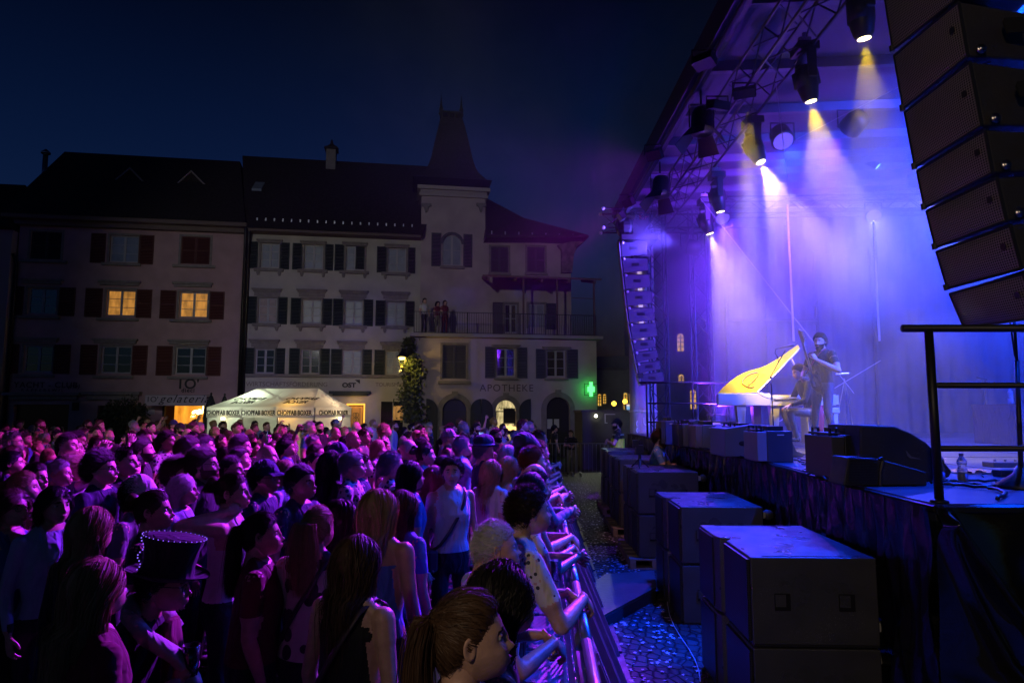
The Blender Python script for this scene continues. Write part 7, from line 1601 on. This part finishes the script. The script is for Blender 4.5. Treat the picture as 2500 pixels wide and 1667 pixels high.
def hand_pt(o,l): bpy.context.view_layer.update(); return o.matrix_world@Vector(l)
phone(hand_pt(H['film'],(.30,.13,1.70)),R(62),'phone with a glowing blue screen held above the pale denim shirt')
phone(hand_pt(H['pm'],(.33,-.11,1.84)),R(20),'phone held up below the tent lettering')
# top-hat man's scarf and cup, blouse collar
def scarf(o):
    m=cloth('scarf_grey_white',(.42,.38,.36)); P=[(.10,.14,1.36),(.02,.18,1.45),(-.02,.12,1.50),(-.04,0,1.515),(.0,-.13,1.49),(.08,-.17,1.42),(.20,-.13,1.32),(.26,-.08,1.20),(.28,-.05,1.10)]
    obj('scarf',Geo().tube([(x+.20,y,z) for x,y,z in P],[(.035,.055)]*len(P),10,up=(0,0,1)),m,o,True)
    obj('shirt_front',Geo().tube([(.33,0,1.44),(.345,0,1.3),(.33,0,1.15)],[(.03,.07),(.04,.09),(.03,.08)],10,up=(1,0,0)),SHT['dark red'],o,True)
scarf(H['top'])
c=hand_pt(H['top'],(.46,-.12,1.30)); t=thing('drinking_cup','dark drinking cup held by the man in the top hat','cup',tuple(c)); obj('cup',Geo().lathe([(.028,-.06),(.036,.055),(.033,.055),(.026,-.05)],n=16),mat('cup_black',(.02,.02,.02),.15,coat=1),t,True)
def cups():
    for k,(x,y,z,la) in enumerate(((1358,1388,1.17,'clear plastic cup held over the barrier by the front row'),)):
        p=atz(x,y,z); t=thing('plastic_cup',la,'cup',tuple(p)); obj('cup',Geo().lathe([(.026,-.07),(.036,.05),(.034,.05),(.024,-.065)],n=16),PET,t,True)
cups()
# ---- front row leaning on the barrier
rng=np.random.RandomState(21)
FRL=['person in %s leaning on the barrier with forearms over the rail, %s along the row']
colr=['dark blue','white','light blue','black','patterned','grey','cream','dark red','blue']
hk_m=['short','swept','receding','buzz','bald']; hk_f=['long','wavy','bob','pony','short','curly','bun']
ordn=['first','second','third','fourth','fifth','sixth','seventh','eighth','ninth','tenth','eleventh','twelfth','thirteenth','fourteenth','fifteenth','sixteenth']
yy=[1.55,4.55,5.05,6.1,6.55,7.3,8.3,8.8,9.3,9.85,10.4,11.0,11.6,12.2]
for i,Y in enumerate(yy):
    fem=rng.rand()<.5; key=['bf','bf2'][i%2] if fem else ['bm','bml'][i%2]; hk=(hk_f if fem else hk_m)[rng.randint(7 if fem else 5)]; hc=['dark brown','brown','blond','grey','black','red'][rng.randint(6)]
    sh=colr[rng.randint(9)]; h=1.60+.14*rng.rand() if fem else 1.68+.14*rng.rand()
    if i==0: h=1.5
    person(BX(Y)-.42*h/1.716+.0,Y,h,key,6+rng.rand()*14,hk,hc,sh,'%s %s hair and %s top, leaning on the barrier, %s along the row'%(hk if hk!='bald' else 'thinning',hc,sh,ordn[i]),skin=rng.randint(4),tr=rng.randint(2),group='people leaning on the barrier')
# ---- everyone else, row by row
def region(px):
    for x,n in ((90,'at the left edge'),(200,'under the left lit window'),(345,'under the dark doorway'),(500,'under the ice-cream shop'),(600,'under the left tent end'),(690,'under the tent middle'),(780,'under the tent lettering'),(870,'under the right tent end'),(930,'under the golden door'),(1010,'under the ivy'),(1100,'under the dark arch'),(1180,'under the folded arch shutters'),(1270,'under the lit arch')):
        if px<x: return n
    return 'under the gateway arch'
spots=[(p[1],p[2]) for p in PEOPLE]; rest=[]
tries=0
while len(rest)<250 and tries<40000:
    tries+=1; u=rng.rand(); Y=4.2+(24.5-4.2)*u**.95
    xmin=-.80*Y-.3; xmax=BX(min(Y,14))-.95 if Y<13.5 else BX(Y)-.3; x=xmin+(xmax-xmin)*rng.rand(); dmin=.44+.012*Y+(.12 if Y>11 else 0)
    if any((x-a)**2+(Y-b)**2<dmin**2 for a,b in spots): continue
    # keep the singled-out heads in view: nobody new right in front of them
    px=1250+x/Y*1640; bad=False
    for o,a,b,h in PEOPLE[:52]:
        qx=1250+a/b*1640
        if Y<b and abs(qx-px)<60/ max(1,Y/3.) and Y>b-2.2: bad=True;break
    if bad: continue
    spots.append((x,Y)); rest.append((x,Y,px))
rest.sort(key=lambda r:r[2]); seen={}
tmp=[]
for x,Y,px in rest:
    fem=rng.rand()<.48; pose=rng.rand()
    key=(['f','ft','fl','f2'][rng.randint(4)] if fem else ['m','m2','ml','mb','mbs','m'][rng.randint(6)])
    if pose>.90: key='ph' if fem else 'pm'
    elif pose>.80: key='cl'
    hk=(hk_f if fem else hk_m+['short','swept'])[rng.randint(7)]; hc=['dark brown','brown','blond','grey','black','dark brown','brown'][rng.randint(7)] if not hk=='bald' else 'grey'
    sh=['black','dark blue','grey','white','dark blue','black','light blue','dark red','patterned','blue','black'][rng.randint(11)]
    h=(1.54+.18*rng.rand()) if fem else (1.66+.23*rng.rand())
    hat=None
    if rng.rand()<.07 and not fem: hat=['cap','navy cap','black cap','white cap'][rng.randint(4)]
    gl=rng.rand()<.22
    yaw=math.degrees(math.atan2(11-Y*.55-3,7-x))*.6+rng.normal()*16-6
    row='near rows' if Y<8 else('middle rows' if Y<13 else ('back rows' if Y<18.5 else 'farthest rows'))
    hd={'bald':'thinning'}.get(hk,hk); base='%s %s hair%s%s, %s top'%(hd,hc,' and %s'%hat if hat else '',' and glasses' if gl else '',sh); loc='%s %s'%(row,region(px))
    tmp.append((x,Y,px,h,key,yaw,hk,hc,sh,hat,gl,base,loc))
cnt={}
for r in tmp: cnt[(r[11],r[12])]=cnt.get((r[11],r[12]),0)+1
idx={}
for r in tmp:
    x,Y,px,h,key,yaw,hk,hc,sh,hat,gl,base,loc=r; k=(base,loc); lab='%s, %s'%(base,loc)
    if cnt[k]>1:
        i=idx.get(k,0); idx[k]=i+1; lab+=', '+(['left one','right one'][i] if cnt[k]==2 else ['left','middle','right','far right'][min(i,3)]+' one')
    o,_=person(x,Y,h,key,yaw,hk,hc,sh,lab,skin=rng.randint(4),hat=hat,glasses=gl and Y<12,tr=rng.randint(3),group='people in the crowd')
# ---- terrace, pit end, guard, camera operator
fp=lambda px,off:tuple(F0+FU*fx(px,off)+FN*off)
for px,h,hk,hc,sh,tr,la,key in ((1033,1.72,'short','black','white',0,'person in a white shirt leaning on the terrace railing, left of three','m'),(1065,1.60,'long','black','dark red',2,'person with long dark hair on the terrace, middle of three','f'),(1083,1.66,'bob','dark brown','dark red',TRS[0],'person in a long wine dress on the terrace, right of three','f')):
    q=fp(px,-2.0); s=person(q[0],q[1],h,key,-50,hk,hc,sh,la,z=ZT,tr=tr if px!=1083 else SHT['dark red'],lo=True,group='people on the terrace')
for px,py,Y,sh,hc,la,yaw,hat in ((1352,1038,23.2,'black','black','person in a black cap and black T-shirt behind the far fence, turned left',20,'black cap'),(1393,1050,23.2,'black','brown','person in black top and grey shorts with arms on the far fence',-95,None)):
    h=HC-(py-1003)*Y/1640; x=at(px,1003,Y)[0]; person(x,Y,h,'bm' if hat is None else 'm',yaw,'short',hc,sh,la,hat=hat,tr=TRS[2] if hat is None else 0,lo=False,group='people behind the far fence')
def vest(o):
    m=mat('hi_vis_yellow',(.60,.95,.05),.6); P=[(.97,.185,.155),(1.1,.165,.150),(1.25,.19,.148)]; rm=mat('grey_reflex',(.35,.4,.38),.3)
    obj('hi_vis_vest',Geo().tube([(0.01,0,z) for z,w,d in P],[(d+.02,w+.012) for z,w,d in P],22,up=(1,0,0),caps=False),m,o,True); obj('reflective_strip',Geo().tube([(0.0,0,1.33),(0,0,1.37)],[(.15,.205),(.145,.20)],22,up=(1,0,0),caps=False),rm,o,True)
Y=18.6; o,_=person(at(1508,1003,Y)[0],Y,HC-19*Y/1640-.02,'guard',175,'short','black','black','security guard in black with a yellow vest and arms folded behind the farthest subwoofers',hat='black cap',lo=False,skin=3,group='crew'); vest(o)
Y=11.22; H['cam'],_=person(at(1596,1003,Y)[0],Y,1.80,'camop',-22,'swept','brown','blue','camera operator in a blue shirt looking down at his camera between the subwoofers and stage',skin=0,lo=False,group='crew')
def camrig():
    p=hand_pt(H['cam'],(.52,0,1.25)); t=thing('video_camera','video camera on a rig with a top monitor held by the camera operator','camera',tuple(p),R(-22)); obj('body',Geo().box(-.05,.14,-.05,.05,-.05,.06),BLK,t,bevel=.006); obj('lens',Geo().tube([(.14,0,0),(.24,0,0),(.26,0,0)],[.04,.045,.05],14),RB,t,True); obj('mattebox',Geo().box(.262,.30,-.07,.07,-.05,.06),BLK,t)
    obj('top_monitor',Geo().box(-.02,.02,-.06,.06,.17,.26),mat('monitor_blue',(.1,.15,.3),.3),t); obj('rod',Geo().tube([(.0,.0,.06),(.0,.0,.17)],.01,6).tube([(-.1,.03,-.06),(.3,.03,-.06)],.008,6).tube([(-.1,-.03,-.06),(.3,-.03,-.06)],.008,6),STEEL,t); obj('handle',Geo().tube([(.02,-.09,-.08),(.02,-.09,.03)],.015,8).tube([(.02,.09,-.08),(.02,.09,.03)],.015,8),BLK,t); obj('record_light',Geo().ball((-.052,-.03,.03),.008,8,6),mat('red_led',(1,.1,.1),emit=(1,.05,.05),es=6),t)
camrig()
def tripod():
    q=at(1562,1128,9.9); z=1.307; t=thing('gimbal_stand','black folded camera stand standing on the middle subwoofer stack','stand',(q[0],q[1],z)); obj('column',Geo().tube([(0,0,.02),(0,0,.30)],.022,8).box(-.06,.05,-.05,.05,.20,.33).box(-.10,-.02,-.04,.04,.30,.40),BLK,t)
    for a in (0.3,2.4,4.5): obj('leg',Geo().tube([(0,0,.14),(.14*math.cos(a),.14*math.sin(a),.012)],.012,6),BLK,t)
tripod()
# ---- performers
Y=11.0; bx=at(2012,1003,Y)[0]
H['bass'],BHM=person(bx,Y,1.80,'bass',206,'short','black','black','bearded bass guitarist in a dark T-shirt and jeans standing beside the white bench',z=ZS,lo=False,skin=0,tr=1,group='musicians')
def bassguitar():
    bpy.context.view_layer.update(); o=H['bass']; W=lambda l:np.array(o.matrix_world@Vector(l)); 
    b0=W((.17,.04,1.0)); hd=W((.60,.20,1.66)); t=thing('bass_guitar','dark bass guitar with a long pale neck held upright by the bearded musician','bass guitar',(0,0,0))
    d=(hd-b0)/np.linalg.norm(hd-b0); f=W((.6,0,1.2))-W((.3,0,1.2)); f/=np.linalg.norm(f); s=np.cross(d,f); s/=np.linalg.norm(s); f=np.cross(s,d)
    P=[]; 
    for a,r in ((0,.20),(.4,.19),(.8,.16),(1.2,.13),(1.5,.115),(1.9,.14),(2.3,.20),(2.6,.24),(2.85,.22),(3.0,.12),(3.14,.09),(3.3,.12),(3.45,.20),(3.7,.20),(4.0,.16),(4.4,.125),(4.8,.12),(5.2,.15),(5.6,.18),(6.0,.20)): P.append(b0-d*r*math.cos(a)+s*r*math.sin(a)*.85+f*.02)
    obj('body',Geo().prism(P,f*.04),mat('bass_body_black',(.012,.012,.014),.15,coat=1),t,bevel=.006)
    g=Geo().tube([b0+d*.10+f*.07,hd-d*.10+f*.07],[(.012,.030),(.011,.021)],8,up=f); obj('neck',g,mat('maple_neck',(.55,.38,.28),.35),t,True)
    P=[hd-d*.12-s*.02,hd-d*.12+s*.02,hd-d*.04+s*.045,hd+d*.10+s*.035,hd+d*.14+s*.0,hd+d*.08-s*.03,hd-d*.04-s*.03]; P=[p+f*.055 for p in P]; obj('headstock',Geo().prism(P,f*.016),mat('maple_neck'),t); g=Geo()
    for k in range(4): g.tube([hd-d*(.03-.045*k)+f*.06+s*.02,hd-d*(.03-.045*k)+f*.06+s*.07],.010,7)
    obj('tuning_peg',g,STEEL,t); g=Geo()
    for k in range(4): q=s*(.011*(k-1.5)); g.tube([b0-d*.08+f*.085+q,hd-d*.02+f*.085+q],.0012,4)
    obj('string',g,STEEL,t)
    obj('guitar_strap',Geo().tube([o for o in (W((.16,-.16,1.10)),W((.15,-.06,1.25)),W((.13,.04,1.38)),W((.04,.10,1.475)),W((-.10,.07,1.40)),W((-.15,-.06,1.22)),W((-.10,-.18,1.08)))],[(.004,.026)]*7,6,up=(0,0,1)),mat('strap_red',(.35,.05,.08),.6),t,True)
bassguitar()
Y=11.72; px_=at(1984,1003,Y)[0]
H['pian'],_=person(px_,Y-.02,1.74,'pian',180,'short','dark brown','black','pianist in a black leather jacket and sand trousers seated behind the bass guitarist',z=ZS-.40,lo=False,skin=1,tr=TRS[2],group='musicians')
g=Geo().tube([(-.02,.0,.93),(-.02,0,1.03)],[(.15,.19),(.15,.185)],20,up=(1,0,0),caps=False); ss=obj('waist_shirt',g,mat('red_check',(.7,.02,.05),.7,var=.5,vs=26),H['pian'],True); obj('shirt_tail',Geo().tube([(-.02,.18,1.0),(-.03,.20,.85),(-.02,.20,.65),(0,.19,.52)],[(.05,.02),(.07,.022),(.06,.02),(.05,.015)],8,up=(1,0,0)),mat('red_plain',(.75,.01,.05),.7),ss,True)
# ---------------------------------------------------------------- washes
FACADE_FILL=4300; WARM_FILL=440
def washes():
    for i,(p,tg,w,c,a) in enumerate(WASH):
        t=thing('wash_light',['violet wash light above the piano','strong blue wash light at the rear right','blue wash light over the right of the stage','blue-violet wash light aimed at the far drape','small blue wash light above the monitors','violet wash light aimed at the truss towers','blue wash light over the near deck','added violet wash light aimed out over the square','added violet uplight standing on the deck behind the piano'][i],'stage light',p,0,'wash lights in the roof')
        b=obj('housing',Geo().lathe([(.05,.30),(.17,.25),(.19,.0),(.19,-.03)],n=16),BLK,t,True); d=(Vector(tg)-Vector(p)).normalized(); b.rotation_euler=(-d).to_track_quat('Z','Y').to_euler(); obj('lens',Geo().lathe([(.16,-.032),(.16,-.036),(.0,-.038)],n=20),mat('wash_lens_%d'%(c[0]>.15),(.1,.1,.5),emit=tuple(min(1,v+.12) for v in c),es=.7),b); obj('yoke',Geo().tube([(-.2,0,0),(-.2,0,.3),(.2,0,.3),(.2,0,0)],.015,6),BLK,t)
        lamp('wash','SPOT',tuple(Vector(p)+d*.25),w,c,.10,target=tg,angle=a,blend=.7,parent=t)
    for i,(p,tg,w,c,a) in enumerate(FRONT):
        t=thing('audience_light',['magenta flood light on the roof edge aimed at the crowd','violet flood light on the roof edge aimed at the middle rows','blue flood light on the roof edge aimed at the front rows','magenta flood light at the far end of the roof edge'][i] if i<4 else 'added warm key light on the roof edge aimed at the piano lid' if i==4 else 'added pink light on the roof edge aimed at the camera operator','stage light',p,0,'flood lights on the roof edge')
        b=obj('housing',Geo().box(-.14,.14,-.09,.09,0,.12),BLK,t); d=(Vector(tg)-Vector(p)).normalized(); b.rotation_euler=(-d).to_track_quat('Z','Y').to_euler(); obj('bracket',Geo().tube([(-.155,0,0),(-.155,0,.2),(.155,0,.2),(.155,0,0)],.015,6),BLK,t)
        lamp('flood','SPOT',tuple(Vector(p)+d*.2),w,c,.12,target=tg,angle=a,blend=.8,parent=t)
washes()
def added_fill_lights():
    t=thing('added_flood_mast','unseen floodlight mast added behind the viewer to light the facades','added light',(-7,-7,0)); obj('mast',Geo().tube([(0,0,0),(0,0,10)],[.12,.06],10),STEEL,t,True); obj('lamp_head',Geo().box(-.3,.3,-.25,.1,9.9,10.3),BLK,t); lamp('flood','SPOT',(-7,-6.5,10),FACADE_FILL,(1.,.96,.92),.3,target=(-6,31,7.6),angle=44,blend=.6,parent=t)  # unseen flood, added to brighten the house fronts
    t=thing('street_lamp','unseen warm lamp on a post, added behind the viewer as fill','street lamp',(-2.2,-4.2,0)); obj('post',Geo().tube([(0,0,0),(0,0,5)],[.07,.05],10),BLK,t,True); obj('globe',Geo().ball((0,0,5.2),.2,14,10),mat('globe_glass'),t,True); lamp('added_warm_light','SPOT',(-2.2,-3.85,5.1),WARM_FILL,(1.,.74,.50),.12,target=(3.2,4.3,2.2),angle=50,blend=.6,parent=t)  # unseen lamp and post, added as warm fill on speakers and near crowd
added_fill_lights()
def added_guard_light():
    p=(2.62,13.75,2.85); t=thing('added_guard_light','small light added on the far stage railing to brighten the guard','work light',p); obj('housing',Geo().box(-.06,.06,-.05,.03,-.05,.05),BLK,t,bevel=.006); obj('clamp',Geo().tube([(0,0,-.05),(0,0,-.16),(.1,-.03,-.18)],.012,6),STEEL,t); lamp('work','SPOT',(2.62,13.85,2.85),70,(1.,.92,.72),.04,target=(2.75,18.6,1.5),angle=34,blend=.6,parent=t)  # spot added to brighten the guard beyond the railing
added_guard_light()
# ---------------------------------------------------------------- stage smoke
def smoke():
    m=bpy.data.materials.new('stage_smoke'); m.use_nodes=True; nt=m.node_tree; nt.nodes.clear(); out=nt.nodes.new('ShaderNodeOutputMaterial'); pv=nt.nodes.new('ShaderNodeVolumePrincipled'); pv.inputs['Color'].default_value=(.9,.9,.95,1); pv.inputs['Anisotropy'].default_value=.15
    tc=nt.nodes.new('ShaderNodeTexCoord'); n=nt.nodes.new('ShaderNodeTexNoise'); n.inputs['Scale'].default_value=.5; n.inputs['Detail'].default_value=4; n.inputs['Distortion'].default_value=.8
    r=nt.nodes.new('ShaderNodeMapRange'); r.inputs[1].default_value=.36; r.inputs[2].default_value=.72; r.inputs[3].default_value=SMK[0]; r.inputs[4].default_value=SMK[1]
    sp=nt.nodes.new('ShaderNodeSeparateXYZ'); L=nt.links.new; L(tc.outputs['Object'],n.inputs[0]); L(n.outputs[0],r.inputs[0]); L(tc.outputs['Object'],sp.inputs[0])
    def mr(a,b,c,d,t='SMOOTHSTEP'):
        q=nt.nodes.new('ShaderNodeMapRange'); q.interpolation_type=t; q.inputs[1].default_value=a; q.inputs[2].default_value=b; q.inputs[3].default_value=c; q.inputs[4].default_value=d; L(sp.outputs[0],q.inputs[0]); return q
    a1=mr(-6,1.2,0,1); a3=mr(1.2,2.5,SMK[2],0); a2=mr(2.7,3.3,0,1); m1=nt.nodes.new('ShaderNodeMath'); m1.operation='MULTIPLY'; m3=nt.nodes.new('ShaderNodeMath'); m2=nt.nodes.new('ShaderNodeMath'); m2.operation='MULTIPLY'
    L(a1.outputs[0],m1.inputs[0]); L(a3.outputs[0],m1.inputs[1]); L(m1.outputs[0],m3.inputs[0]); L(a2.outputs[0],m3.inputs[1]); L(m3.outputs[0],m2.inputs[0]); L(r.outputs[0],m2.inputs[1]); 
    def mz(a,b,c,d):
        q=nt.nodes.new('ShaderNodeMapRange'); q.interpolation_type='SMOOTHSTEP'; q.inputs[1].default_value=a; q.inputs[2].default_value=b; q.inputs[3].default_value=c; q.inputs[4].default_value=d; L(sp.outputs[2],q.inputs[0]); return q
    z1=mz(2.3,5.4,.15,1); z2=mz(6.3,8.4,.04,1); m4=nt.nodes.new('ShaderNodeMath'); m4.operation='MULTIPLY'; m5=nt.nodes.new('ShaderNodeMath'); m5.operation='MULTIPLY'
    L(m1.outputs[0],m4.inputs[0]); L(z2.outputs[0],m4.inputs[1]); L(m4.outputs[0],m3.inputs[0]); L(m2.outputs[0],m5.inputs[0]); L(z1.outputs[0],m5.inputs[1]); L(m5.outputs[0],pv.inputs['Density']); L(pv.outputs[0],out.inputs['Volume'])
    o=obj('stage_smoke',Geo().box(-6.5,14.8,5.2,24,.9,12),m); tag(o,'drifting stage smoke lit violet, blue and yellow by the lamps','smoke',None,'stuff')
SMK=(.006,.19,.13)
smoke()
